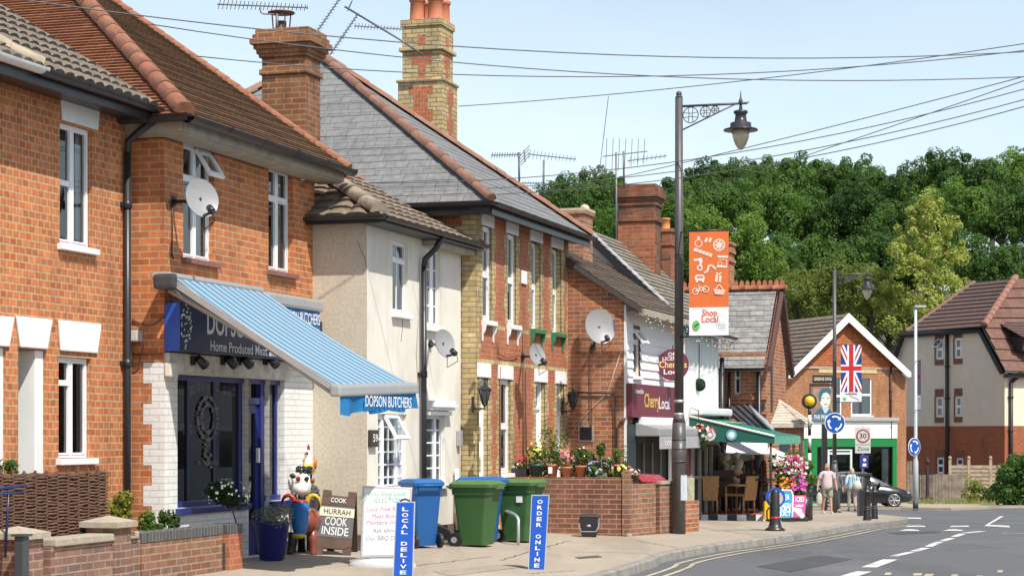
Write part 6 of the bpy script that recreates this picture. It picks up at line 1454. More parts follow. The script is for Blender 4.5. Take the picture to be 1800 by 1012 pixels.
D.poly([(.16, yy(.525)), (.38, yy(.525)), (.4, yy(.555)), (.37, yy(.585)), (.18, yy(.585)), (.14, yy(.555))]); D.line([(.19, yy(.56)), (.36, yy(.56))], .05, 1); D.disc(.2, yy(.52), .03); D.disc(.35, yy(.52), .03)
D.poly([(.65, yy(.515)), (.8, yy(.505)), (.83, yy(.57)), (.68, yy(.585))]); D.line([(.74, yy(.51)), (.75, yy(.6))], .035, 1); D.line([(.68, yy(.60)), (.75, yy(.585)), (.82, yy(.6))], .03)
for x in (.16, .42): D.ring(x, yy(.425) if x < .3 else yy(.445), .075, .022)
D.line([(.16, yy(.425)), (.3, yy(.465)), (.42, yy(.445)), (.28, yy(.43)), (.16, yy(.425))], .022); D.line([(.28, yy(.43)), (.24, yy(.485))], .02)
D.poly([(.62, yy(.445)), (.92, yy(.435)), (.87, yy(.385)), (.66, yy(.395))]); D.line([(.68, yy(.445)), (.76, yy(.49)), (.86, yy(.44))], .022)
for i in range(3): D.line([(.65, yy(.43) - i * .045), (.89, yy(.423) - i * .045)], .01, 1)
D.disc(.18, yy(.098), .095, 2, sy=1.35); D.line([(.13, yy(.085)), (.24, yy(.115))], .035, 3)
for i in range(4): D.line([(.74, yy(.115) - i * .04), (.93, yy(.113) - i * .04)], .012, 4)
D.line([(.68, yy(.125)), (.74, yy(.1)), (.8, yy(.13))], .012, 4)
D.mb.build('printed_symbols', [plain('pale_print', (.80, .66, .58), .7, vary=.03), plain('orange_print', (.70, .17, .04), .7), plain('leaf_green_print', (.16, .50, .12), .7), plain('dark_print', (.02, .06, .02), .7), plain('grey_print', (.45, .5, .5), .7)], bn, merge=False)
RED = plain('coral_lettering', (.68, .10, .045), .7)
text('lettering', 'Shop', RED, bn, D.p(.52, yy(.215), .001), uxb, (0, 0, 1), .145, w * .38, .012); text('lettering', 'Local', RED, bn, D.p(.53, yy(.155), .001), uxb, (0, 0, 1), .145, w * .42, .012)

L2b = on(1467, 72); H2L = HC + (YH - 474) * 72 / F - L2b.z
lamp2, z2_, d2 = street_lamp('further dark street lamp with a national flag banner, standing before the gabled shop', L2b, H2L, 1.16, 1.25, (.97, -.24, 0))
b2, D, w, hh = banner('flag banner, red white and blue, on the further street lamp', 1478, 1514, 606, 706, 71.6, uxb, .17, plain('flag_navy', (.012, .045, .24), .75), WCL, L2b)
D.o = D.o + D.n * .0052; y0 = hh * .17; y1 = hh; ym = (y0 + y1) / 2
W_, R_ = 0, 1
for s in (0, 1):
    e = (y1, y0) if s else (y0, y1); g = -1 if s else 1
    for k, m_ in ((.3, W_), (.09, R_)): D.poly([(0, e[0]), (k / 2, e[0]), (1, e[1] - g * k), (1, e[1]), (1 - k / 2, e[1]), (0, e[0] + g * k)], m_)
D.poly([(.31, y0), (.69, y0), (.69, y1), (.31, y1)], W_); D.poly([(0, ym - .19), (1, ym - .19), (1, ym + .19), (0, ym + .19)], W_)
D.poly([(.39, y0), (.61, y0), (.61, y1), (.39, y1)], R_); D.poly([(0, ym - .11), (1, ym - .11), (1, ym + .11), (0, ym + .11)], R_)
D.disc(.18, hh * .05, .09, 2); D.line([(.4, hh * .11), (.9, hh * .03)], .1, 3); D.line([(.2, hh * .135), (.8, hh * .135)], .05, 1)
D.mb.build('printed_flag', [WCL, plain('flag_banner_red', (.56, .02, .03), .75), MATS['leaf_green_print'], MATS['grey_print']], b2, merge=False)
text('lettering', 'Happy', plain('grey_text', (.25, .27, .3), .7), b2, D.p(.55, hh * .15, .002), uxb, (0, 0, 1), .11, w * .4, .005)

wp = on(1609.5, 82); HW = HC + (YH - 540) * 82 / F - wp.z
wl_ = root('street_lamp', 'slim pale grey lamp post with flat lantern and oval blue sign, before the flats', 'street lamp', wp)
PALE = plain('pale_grey_paint', (.46, .50, .52), .45, vary=.08)
mb = MB(); z = lambda h: wp + Vector((0, 0, h)); mb.tube([z(-.2), z(1.9), z(2.05), z(HW)], [.11, .11, .075, .06], 12); mb.build('column', PALE, wl_)
mb = MB(); mb.tube([z(0), z(.35)], .115, 12); mb.build('base_sleeve', plain('dark_base', (.06, .08, .09), .6), wl_)
mb = MB(); lf = Fr(z(HW), R(90)); mb.box(lf, -.05, .42, -.12, .12, z(HW).z - .02, z(HW).z + .07); mb.build('lantern', GREYM, wl_, bevel=.03)
rn = Vector((.62, -.78, 0)); c = P(1607, 785, 81.8)
def roundabout(par, c, n, r, ring=True, ell=1.0):
    n = Vector(n).normalized(); ux = Vector((-n.y, n.x, 0)).normalized()
    if ux.x < 0: ux = -ux
    up = Vector((0, 0, 1)); mb = MB(); mb.disc(c, n, r, 32, th=.02); mb.build('sign_rim', LETW, par)
    mb = MB(); mb.disc(c + n * .008, n, r * .94, 32, th=.02); s = mb.build('sign_face', plain('traffic_blue', (.008, .075, .36), .4, vary=.02), par)
    mb = MB(); o = c + n * .02
    for k in range(3):
        a0 = math.pi / 2 + .45 - k * 2 * math.pi / 3; pts = []
        def q(a, rr): return o + (ux * math.cos(a) + up * math.sin(a)) * rr * r
        n_ = 8; a1 = a0 - 1.15
        for i in range(n_):
            s0, s1 = a0 + (a1 - a0) * i / n_, a0 + (a1 - a0) * (i + 1) / n_; mb.face([q(s0, .56), q(s1, .56), q(s1, .70), q(s0, .70)])
        mb.face([q(a1, .42), q(a1 - .42, .63), q(a1, .84)])
    mb.build('arrow', LETW, par); return s
sg = root('roundabout_sign', 'oval-looking blue roundabout sign turned aside on the pale lamp post', 'road sign', c); roundabout(sg, c, (.62, -.78, 0), .375)
sg = root('roundabout_sign', 'round blue roundabout sign with three white arrows on the further lamp post', 'road sign', P(1467.5, 743, 71.5)); roundabout(sg, P(1467.5, 743, 71.5), (.1, -1, 0), .375)
b3, D, w, hh = banner('narrow poppy banner, grey and purple, on the pale lamp post', 1612.5, 1622, 634, 720, 81.7, (.45, -.89, 0), .3, plain('purple_grey_cloth', (.22, .15, .2), .75, vary=.25, scale=4), WCL, wp)
D.o = D.o + D.n * .0052; D.disc(.5, hh * .68, .36, 0); D.disc(.5, hh * .68, .08, 1); D.line([(.25, hh * .22), (.8, hh * .22)], .12, 1); D.line([(.25, hh * .17), (.7, hh * .17)], .08, 1); D.mb.build('printed_poppy', [plain('poppy_red', (.45, .01, .02), .7), MATS['dark_print']], b3, merge=False)

# ------------------------------------------------------------------ signs at the crossing
p = on(1517, 60); t = root('speed_sign', 'thirty speed limit sign on a pale post above a small blue plate', 'road sign', p); m_ = F / 60
mb = MB(); mb.tube([p + Vector((0, 0, -.2)), Vector((p.x, p.y, P(0, 748, 60).z))], .035, 10); mb.build('post', GREYM, t)
cc = P(1516.5, 774, 59.9); pf_ = Fr(P(1503, 0, 59.9), R(90)); zt_, zm_, zb_ = P(0, 751, 60).z, P(0, 781, 60).z, P(0, 796, 60).z; wd = 27 * 60 / F
mb = MB(); mb.box(pf_, 0, wd, 0, .03, zm_ + .01, zt_); mb.box(pf_, 0, wd, 0, .03, zb_, zm_ - .01); mb.build('plate', plain('pale_sign_grey', (.52, .51, .48), .5, vary=.03), t)
mb = MB(); cx = pf_.w(wd / 2, .033, (zm_ + zt_) / 2); mb.disc(cx, pf_.n, .205, 26, th=.006); mb.build('red_ring', plain('ring_red', (.35, .02, .03), .5), t)
mb = MB(); mb.disc(cx + pf_.n * .004, pf_.n, .16, 26, th=.006); mb.build('ring_face', MATS['pale_sign_grey'], t)
text('numerals', '30', BLACKP, t, cx + pf_.n * .009, pf_.t, (0, 0, 1), .21, .21, .01); text('lettering', 'Zone', BLACKP, t, pf_.w(wd / 2, .032, (zb_ + zm_) / 2), pf_.t, (0, 0, 1), .16, wd * .8, .004, shear=.3)
mb = MB(); mb.box(pf_, wd * .32, wd * .86, .0, .03, P(0, 822, 60).z, P(0, 799, 60).z); pl = mb.build('blue_plate', plain('plate_blue', (.03, .04, .22), .5), t)
mb = MB(); mb.ball(pf_.w(wd * .6, .035, P(0, 808, 60).z), .05, 8, sc=(1, .1, 1)); mb.box(pf_, wd * .48, wd * .72, .03, .036, P(0, 819, 60).z, P(0, 814, 60).z); mb.build('plate_symbol', LETW, pl)
p = on(1519, 59); t = root('litter_bin', 'black litter bin with flat top behind the two bollards', 'litter bin', p); bf_ = Fr(p, R(90)); zt_ = P(0, 831, 59).z
mb = MB(); mb.box(bf_, -.18, .16, -.2, .2, p.z, zt_ - .5); mb.box(bf_, .0, .16, -.2, .2, zt_ - .5, zt_ - .1); mb.build('body', BLACKP, t, bevel=.02); mb = MB(); mb.box(bf_, -.22, .2, -.24, .24, zt_ - .1, zt_); mb.build('lid', BLACKP, t, bevel=.02)
def bollard(label, p, H, r):
    t = root('bollard', label, 'bollard', p, 'black bollards at the kerb corner'); mb = MB(); P0 = Vector(p)
    mb.lathe(P0, [(r * 1.35, -.05), (r * 1.35, .03), (r * 1.2, .06), (r * 1.15, H * .28), (r, H * .31), (r * .92, H * .78), (r * 1.2, H * .80), (r * 1.2, H * .84), (r * .9, H * .86), (r * .95, H * .93), (r * .6, H * .985), (0, H)], 14); mb.build('post', BLACKP, t)
    mb = MB()
    for h in (.3, .36, .81): mb.lathe(P0, [(r * 1.24, H * h), (r * 1.24, H * h + .025)], 14)
    mb.build('collar', POLEG, t)
bollard('black ribbed bollard, nearer of the pair at the kerb corner', G(1524, 914), .76, .068); bollard('black ribbed bollard, further of the pair at the kerb corner', G(1537, 911.5), .78, .068)
p = on(1423, 43.2); t = root('belisha_beacon', 'yellow globe crossing beacon on a striped black and white pole', 'crossing beacon', p); m46 = 43.2 / F
zz = lambda y: HC + (YH - y) * m46; mb = MB(); mb.tube([p + Vector((0, 0, -.1)), Vector((p.x, p.y, zz(866))), Vector((p.x, p.y, zz(857)))], [.068, .068, .055], 12); mb.build('base', BLACKP, t)
edges = [857, 844, 796, 786, 765, 747, 729, 718]
for k in range(len(edges) - 1):
    mb = MB(); mb.tube([Vector((p.x, p.y, zz(edges[k]))), Vector((p.x, p.y, zz(edges[k + 1])))], .036, 10); mb.build('pole_band', LETW if k in (0, 1, 3, 5) else BLACKP, t)
c = Vector((p.x, p.y, zz(705))); mb = MB(); mb.disc(c + Vector((0, .05, 0)), (0, -1, 0), .165, 26, th=.04); mb.build('backing_disc', BLACKP, t); mb = MB(); mb.tube([Vector((p.x, p.y, zz(718))), c - Vector((0, 0, .1))], [.03, .07], 10); mb.build('neck', BLACKP, t)
mb = MB(); mb.ball(c, .118, 18); m, nt, bs = nodes('amber_globe'); setb(bs, .3, 0, .5); bs.inputs['Base Color'].default_value = (.72, .46, .02, 1); mb.build('globe', m, t)
# hanging pub sign
Yp = 77; p = on(1451.5, Yp); t = root('pub_sign', 'hanging pub sign with a painted portrait on a thick black post', 'pub sign', p); zz = lambda y: HC + (YH - y) * Yp / F; sf_ = Fr(P(1428, 0, Yp), R(90)); w_ = lambda px: px * Yp / F
mb = MB(); mb.box(Fr((p.x - w_(6), p.y + .12), R(90)), 0, w_(9), -.1, .1, p.z - .2, zz(745)); mb.build('post', BLACKP, t)
mb = MB(); mb.box(sf_, w_(-5), w_(40), -.04, .04, zz(679), zz(674)); mb.box(sf_, w_(-5), w_(-3), -.04, .04, zz(745), zz(679)); mb.build('bracket', plain('dark_brown_iron', (.04, .02, .015), .6), t)
mb = MB(); mb.box(sf_, 0, w_(36), 0, .05, zz(673), zz(659)); hb = mb.build('header_board', BLACKP, t); text('lettering', 'GREENE KING', plain('cream_lettering', (.72, .66, .5), .6), hb, sf_.w(w_(18), .051, zz(666)), sf_.t, (0, 0, 1), w_(8), w_(31), .012)
mb = MB(); mb.box(sf_, w_(0), w_(37), 0, .05, zz(742), zz(681)); bd = mb.build('board', plain('slate_blue_board', (.10, .15, .2), .6), t)
D = Flat(sf_.w(0, .052, zz(742)), sf_.t, w_(37), sf_.n)
D.poly([(.02, .42), (.98, .42), (.98, 1.62), (.02, 1.62)], 3)
D.poly([(.06, .42), (.3, .62), (.46, .72), (.8, .66), (.97, .45), (.97, .42)], 0); D.poly([(.43, .72), (.8, .7), (.7, .5), (.58, .42)], 2); D.disc(.6, 1.06, .25, 1, 18, 1.45)
D.poly([(.3, 1.0), (.28, 1.35), (.42, 1.6), (.75, 1.64), (.9, 1.5), (.86, 1.32), (.7, 1.44), (.5, 1.38), (.42, 1.2), (.4, 1.0)], 0)
D.line([(.46, 1.14), (.56, 1.15)], .04, 0); D.line([(.68, 1.15), (.78, 1.14)], .04, 0); D.line([(.63, 1.12), (.66, .98)], .03, 2); D.line([(.54, .86), (.7, .86)], .035, 0)
D.mb.build('portrait', [plain('teal_print', (.03, .13, .18), .6), plain('pale_face', (.66, .68, .58), .6), plain('pale_teal', (.45, .62, .62), .6), plain('warm_backdrop', (.34, .22, .16), .7, vary=.4, scale=3)], bd, merge=False)
text('lettering', 'THE PRINCE', LETW, bd, sf_.w(w_(18.5), .053, zz(733)), sf_.t, (0, 0, 1), w_(10), w_(32), .01)
# round off-licence sign
Ys = 36.4; c = P(1183, 641, Ys); t = root('round_sign', 'round maroon shop sign half hidden by the tall street lamp', 'shop sign', c); n_ = Vector((-.05, -1, 0)).normalized(); ux = Vector((1, -.05, 0)).normalized()
mb = MB(); mb.disc(c, n_, .29, 30, th=.06); mb.build('disc', MAR, t)
for s, dz, sz, wd, m in (('OFF', .19, .09, .18, LETW), ('LICENCE', .11, .09, .38, LETW), ("Cherry's", 0, .17, .50, plain('pale_gold', (.72, .58, .22), .5)), ('Local', -.13, .13, .34, LETW)): text('lettering', s, m, t, c + n_ * .032 + Vector((0, 0, dz)), ux, (0, 0, 1), sz, wd, .012)
mb = MB(); mb.tube([c + Vector((.1, 0, .28)), c + Vector((.1, .5, .28)), P(1163, 615, 37.2)], .015, 6); mb.tube([c + Vector((0, 0, .28)), c + Vector((0, 0, .36))], .012, 6); mb.build('bracket', BLACKP, t)
# ------------------------------------------------------------------ front garden walls at the left
fg = street(150, -10.1); gb = .08
wlz = lambda x, y: fg.hit(x, y)[1]; wu_ = lambda x: fg.hit(x, 900)[0]
w1 = root('garden_wall', 'low plum brick garden wall with pale stone coping and two capped piers, before the wicker hurdle', 'garden wall', fg.w(0, 0, gb))
mb = MB(); mb.box(fg, wu_(90), wu_(247), -.22, 0, -.2, .56); mb.build('wall', BP, w1, bevel=.004)
mb = MB(); mb.box(fg, wu_(93), wu_(240), -.25, .035, .562, .635); mb.build('coping', STONE, w1, bevel=.012)
def pier(par, x0, x1, h, cap=True, mat=BP, capm=STONE):
    a, b = wu_(x0), wu_(x1); dv = .33; mb = MB(); a2 = a; b2 = a + .33
    mb.box(fg, a2, b2, -.29, .04, -.2, h); p_ = mb.build('pier', mat, par, bevel=.004)
    if cap:
        mb = MB(); lo = [fg.w(a2 - .05, .09, h), fg.w(b2 + .05, .09, h), fg.w(b2 + .05, -.34, h), fg.w(a2 - .05, -.34, h)]; up2 = [q + Vector((0, 0, .055)) for q in lo]; mb.hexa(lo, up2)
        t = fg.w((a2 + b2) / 2, -.125, h + .115)
        for k in range(4): mb.face([up2[k], up2[(k + 1) % 4], t])
        mb.build('pier_cap', capm, p_)
pier(w1, 36, 78, .66); pier(w1, 196, 240, .69); pier(w1, -75, -30, .64)
w2 = root('garden_wall', 'brick garden wall with dark blue brick-on-edge coping and a bright red end pier', 'garden wall', fg.w(2.5, 0, gb))
mb = MB(); mb.box(fg, wu_(250), wu_(391), -.22, -.0, -.2, .50); mb.build('wall', BWALL, w2, bevel=.004)
EDGE = brick('brick_on_edge', (.075, .078, .085), (.11, .11, .115), (.20, .19, .17), w=.075, h=.23, ms=.008, stain_amt=.2)
mb = MB(); mb.box(fg, wu_(250), wu_(391), -.23, .006, .502, .605); mb.build('coping', EDGE, w2, bevel=.006)
mb = MB(); a, b = wu_(400), wu_(400) + .33; mb.box(fg, a, b, -.3, .03, -.2, .50); e = mb.build('pier', BR, w2, bevel=.004); mb = MB(); mb.box(fg, a - .003, b + .003, -.303, .033, .502, .605); mb.build('pier_top', EDGE, e, bevel=.006)
mb = MB(); mb.box(fg, wu_(383), wu_(401), -.21, -.03, -.2, .40); mb.build('gap_fill', DARK, w2)  # dark box filling the gap between wall and end pier
gp = root('gate_post', 'dark grey square gate post between the capped piers at the left edge', 'gate post', fg.w(wu_(22), .05, gb)); mb = MB(); mb.box(fg, wu_(14), wu_(14) + .1, .06, .16, -.1, .70); mb.build('post', plain('anthracite_paint', (.055, .06, .068), .4), gp, bevel=.015); mb = MB(); mb.box(fg, wu_(14) - .02, wu_(14) + .12, .04, .18, .70, .72); mb.build('cap', MATS['anthracite_paint'], gp)
# wicker hurdle
hu = root('wicker_hurdle', 'dark brown woven willow hurdle fence standing behind the low garden wall', 'hurdle', fg.w(0, -.4, gb))
WICK = plain('woven_willow', (.115, .058, .034), .75, vary=.45, scale=9, bmp=.3, dirt=(.22, .13, .07), dirt_amt=.6)
fh = Fr(fg.w(0, -.36, 0), TH + R(2)); uL, uR = fh.hit(-40, 860)[0], fh.hit(187, 860)[0]; zT = fh.hit(100, 832)[1]
g = random.Random(2); mb = MB(); z = .25; k = 0
while z < zT:
    n = 40; ph = k * math.pi
    pts = [fh.w(uL + (uR - uL) * i / n, .022 * math.cos(ph + math.pi * (uL + (uR - uL) * i / n) / .19), z + g.uniform(-.006, .006)) for i in range(n + 1)]
    mb.tube(pts, [.0105 * g.uniform(.75, 1.25) for _ in pts], 5); mb.tube([p + fh.n * -.03 + Vector((0, 0, .008)) for p in pts], .011, 4); z += .0155; k += 1
mb.build('weave', WICK, hu, merge=False)
mb = MB(); u = uL
while u <= uR + .01: mb.tube([fh.w(u, 0, .1), fh.w(u, 0, zT + g.uniform(.01, .07))], .014, 6); u += .19
mb.build('stakes', WICK, hu, merge=False)
# a blue rotary thing at the very left: handle over the wall
rk_ = root('blue_rake', 'thin blue cross-headed tool handle at the left edge before the hurdle', 'tool', fg.w(wu_(12), -.12, gb)); mb = MB(); a, b = fg.hit(9, 905, -.1), fg.hit(16, 850, -.1)
mb.tube([fg.w(a[0], -.1, .5), fg.w(b[0], -.1, b[1])], .012, 8); mb.build('handle', NAVY, rk_); mb = MB(); c = fg.hit(14, 858, -.1); mb.tube([fg.w(c[0] - .3, -.1, c[1] + .0), fg.w(c[0] + .3, -.1, c[1] + .02)], .014, 8); mb.tube([fg.w(c[0] - .3, -.1, c[1] - .05), fg.w(c[0] + .25, -.1, c[1] - .04)], .01, 6); mb.build('head', plain('dark_blue_plastic', (.02, .03, .12), .5), rk_)
# planting
def plantobj(name, label, cat, c, r, n, size, kind, sc=(1, 1, 1), stems=6, seed=1, lobes=7, group=None, z0=None):
    c = Vector(c); t = root(name, label, cat, Vector((c.x, c.y, z0 if z0 is not None else c.z - r * sc[2])), group); mb = MB(); leafy(mb, c, r, n, size, seed, lobes, sc, sharp=2.4); mb.build('foliage', LEAF[kind] if isinstance(kind, str) else kind, t, merge=False)
    g = random.Random(seed); mb = MB()
    for k in range(stems): mb.tube([t.location, c + Vector((g.uniform(-.5, .5) * r, g.uniform(-.5, .5) * r, g.uniform(-.3, .4) * r))], .006, 4)
    mb.build('stems', plain('green_stem', (.10, .16, .04), .8), t); return t
LEAF['gold'] = leafmat('golden_leaves', (.22, .24, .03), (.42, .38, .06), 6); LEAF['silver'] = leafmat('silver_leaves', (.22, .235, .21), (.40, .41, .37), 8); LEAF['fresh'] = leafmat('fresh_green_leaves', (.06, .15, .02), (.16, .27, .05), 8)
LEAF['pot'] = leafmat('pot_plant_leaves', (.035, .085, .02), (.10, .17, .04), 10)
q = lambda fr, x, y, v: (lambda h: fr.w(h[0], v, h[1]))(fr.hit(x, y, v))
plantobj('golden_shrub', 'golden leaved shrub between the hurdle and the black downpipe', 'shrub', q(fg, 206, 888, -.45), .17, 700, .03, 'gold', (1, .7, 1.5), 8, 3, z0=.1)
plantobj('green_shrub', 'low fresh green plants behind the blue-coped garden wall', 'shrub', q(fg, 262, 920, -.4), .15, 420, .035, 'fresh', (1.3, .6, 1), 6, 4, z0=.1)
plantobj('green_shrub', 'spiky dark green plant against the white painted quoins', 'shrub', q(fg, 293, 918, -.45), .13, 260, .045, 'pot', (1.2, .6, 1.2), 6, 5, z0=.1)
plantobj('climbing_plant', 'small light green plant above the hurdle at the left edge', 'plant', q(fh, 14, 822, -.25), .12, 200, .03, 'fresh', (1, .6, .9), 4, 6, z0=.15)
bp = root('blue_planter', 'dark blue tapered planter with silvery foliage in front of the butcher', 'planter', on(478, 23.9)); p = bp.location
mb = MB(); mb.lathe(p, [(.13, 0), (.15, .02), (.21, .42), (.225, .43), (.225, .46), (.19, .46), (.17, .40), (0, .40)], 20); mb.build('pot', plain('cobalt_glaze', (.012, .016, .12), .3), bp)
mb = MB(); leafy(mb, p + Vector((0.02, 0, .55)), .27, 1500, .022, 12, 11, (1.1, 1, .62), sharp=2.6); mb.build('foliage', LEAF['silver'], bp, merge=False)
st_ = root('daisy_standard', 'clipped ball of white daisies on a leaning red stem before the shop window', 'plant', q(f2, 424, 930, .35)); c = q(f2, 399, 868, .35)
mb = MB(); leafy(mb, c, .23, 1100, .024, 14, 9, (1.15, .9, .75)); mb.build('foliage', leafmat('deep_green_leaves', (.012, .035, .008), (.035, .07, .016), 8), st_, merge=False); mb = MB(); mb.tube([q(f2, 419, 932, .35), q(f2, 410, 900, .35), q(f2, 404, 876, .35)], .01, 6); mb.build('stem', plain('red_stem', (.2, .02, .03), .6), st_)
def flowers(par, c, r, n, col, s=.02, sc=(1, 1, .7), seed=3, name='flowers'):
    g = random.Random(seed); mb = MB()
    for i in range(n):
        d = Vector((g.gauss(0, 1), g.gauss(-.4, 1), g.gauss(.3, 1))).normalized(); o = Vector(c) + Vector((d.x * r * sc[0], d.y * r * sc[1], d.z * r * sc[2])); a = d.orthogonal().normalized(); b = d.cross(a); k = s * g.uniform(.7, 1.3)
        mb.face([o + (a * math.cos(t * 1.047) + b * math.sin(t * 1.047)) * k * (1 if t % 2 else .8) for t in range(6)])
    return mb.build(name, col, par, merge=False)
flowers(st_, c, .24, 60, LETW, .016, (1.15, .9, .75), 5)

# ------------------------------------------------------------------ painted metal animals by the shop
def paint(name, c, r=.35, **k): return plain('enamel_' + name, c, r, vary=.12, **k)
EW, EB, ER, EY, EU, EBR = paint('white', (.70, .66, .58), dirt=(.35, .3, .22), dirt_amt=.3), paint('black', (.018, .018, .02)), paint('red', (.32, .02, .015)), paint('yellow', (.62, .42, .02)), paint('blue', (.01, .13, .36)), paint('rust', (.22, .05, .025))
bc = on(529, 25.0); m25 = 25.0 / F
B = lambda x, y, d=0: P(x, y, 25.0 + d)
bull = root('metal_bull', 'painted metal bull sculpture with blue head, yellow muzzle and ring horns', 'sculpture', bc)
mb = MB(); rows = []
for t_, y, rx, d in ((0, 880, .0, -.05), (.05, 884, .11, -.06), (.3, 892, .125, -.08), (.55, 905, .115, -.12), (.8, 925, .10, -.17), (1, 938, .075, -.19)):
    c = B(527, y, d - .12); rows.append([c + Vector((math.cos(a) * rx, math.sin(a) * rx * .8, 0)) for a in [k * math.pi / 8 for k in range(16)]])
mb.grid(rows[::-1], 0, True, True); head = mb.build('head', EU, bull)
mb = MB(); mb.ball(B(525, 941, -.33), .075, 12, sc=(1.15, .8, .5)); mb.build('muzzle', EY, head); mb = MB(); mb.ball(B(527, 882, -.16), .115, 12, sc=(1, .8, .3)); mb.build('brow', ER, head)
for x, mt, s in ((507, ER, 1), (551, EY, -1)):
    mb = MB(); c = B(x, 886, -.15); mb.tube([c + Vector((math.cos(a) * .085 * s, 0, math.sin(a) * .115)) for a in [-.9 + k * .42 for k in range(11)]], [.03, .03, .032, .03, .03, .028, .026, .024, .02, .014, .006], 8); mb.build('horn', mt, head)
for x in (515, 537):
    mb = MB(); mb.ball(B(x, 904, -.27), .017, 8); mb.build('eye', EB, head)
mb = MB(); mb.ball(B(541, 915, .12), .21, 16, sc=(.8, 1.5, .85)); mb.build('body', EBR, bull)
for x, y0, d in ((514, 935, 0), (549, 930, 0), (518, 935, .35), (553, 932, .35)):
    a = B(x, y0, d); e_ = on(x - 4 if x < 530 else x + 1, 25.0 + d); mb = MB(); mb.tube([a, (a + e_) / 2, e_ + Vector((0, 0, .03)), e_], [.06, .045, .04, .05], 8); mb.build('leg', EB if x < 530 else EBR, bull)
S = lambda x, y, d=0: P(x, y, 25.45 + d)
sheep = root('metal_sheep', 'painted metal sheep sculpture, white face and curly black top, behind the blue bull', 'sculpture', on(535, 25.5))
mb = MB(); mb.ball(S(533, 852, -.1), .145, 16, sc=(.72, .75, 1.12)); mb.ball(S(528, 859, -.17), .105, 14, sc=(1, .8, .8)); hd_ = mb.build('face', EW, sheep)
mb = MB(); g = random.Random(4)
for k in range(26): mb.ball(S(534 + g.uniform(-13, 13), 825 + g.uniform(-5, 6), -.08 + g.uniform(-.06, .08)), .024, 6)
mb.build('curls', EB, hd_, merge=False)
for x, d in ((524, -.2), (539, -.19)):
    mb = MB(); mb.disc(S(x, 841, d), (0, -1, 0), .03, 12, th=.02); mb.build('eye_patch', ER if x < 530 else EB, hd_); mb = MB(); mb.ball(S(x, 841, d - .015), .013, 6); mb.build('pupil', EB, hd_)
for x0, y0, x1, y1 in ((519, 838, 509, 835), (546, 842, 552, 848)):
    mb = MB(); mb.tube([S(x0, y0, -.08), S((x0 + x1) / 2, (y0 + y1) / 2 - 1, -.1), S(x1, y1, -.1)], [.015, .04, .012], 8); mb.build('ear', EBR if x0 > 530 else EB, hd_)
mb = MB(); mb.ball(S(544, 878, .12), .19, 16, sc=(.68, 1.3, 1.2))
for k in range(70): a, h = g.uniform(0, 6.28), g.uniform(-.9, .9); mb.ball(S(544, 878, .12) + Vector((math.cos(a) * .13 * math.cos(h), math.sin(a) * .23 * math.cos(h), math.sin(h) * .22)), .022, 5)
mb.build('fleece', paint('grey', (.06, .06, .06)), sheep, merge=False)
mb = MB()
for x in (519, 525, 537, 543): mb.tube([S(x, 868, -.15), S(x + 1, 905, -.12)], .012, 6)
mb.build('bib', EB, sheep)
for x, d in ((530, 0), (549, .3)): mb = MB(); mb.tube([S(x, 900, d), on(x, 25.45 + d)], [.04, .05], 8); mb.build('leg', EB, sheep)
ck = root('metal_cockerel', 'painted metal cockerel sculpture standing tallest of the metal animals', 'sculpture', on(543, 25.9)); K = lambda x, y, d=0: P(x, y, 25.85 + d)
mb = MB(); mb.tube([K(543, 826), K(542, 812), K(543, 800), K(544, 793)], [.075, .06, .035, .035], 12); mb.ball(K(545, 825, .03), .085, 12, sc=(1, 1.2, .8)); mb.build('body', EW, ck)
mb = MB(); mb.tube([K(543, 826, -.02), K(541, 815, -.05)], [.088, .055], 12); mb.build('breast', EY, ck)
mb = MB(); mb.tube([K(552, 823), K(555, 812), K(553, 800)], [.03, .022, .005], 8); mb.build('tail', paint('orange', (.5, .16, .03)), ck); mb = MB(); mb.ball(K(540, 796, -.04), .018, 8); mb.tube([K(540, 796, -.05), K(534, 798, -.08)], [.014, .002], 6); mb.build('beak', EB, ck); mb = MB(); mb.prism(Fr(K(540, 790), R(90)), [(0, K(0, 790).z), (.04, K(0, 790).z), (.03, K(0, 784).z), (.015, K(0, 779).z), (.0, K(0, 785).z)], -.01, .01); mb.build('comb', ER, ck)
for x in (541, 547): mb = MB(); mb.tube([K(x, 830), K(x, 880), on(x, 25.85)], .016, 6); mb.build('leg', EB, ck)

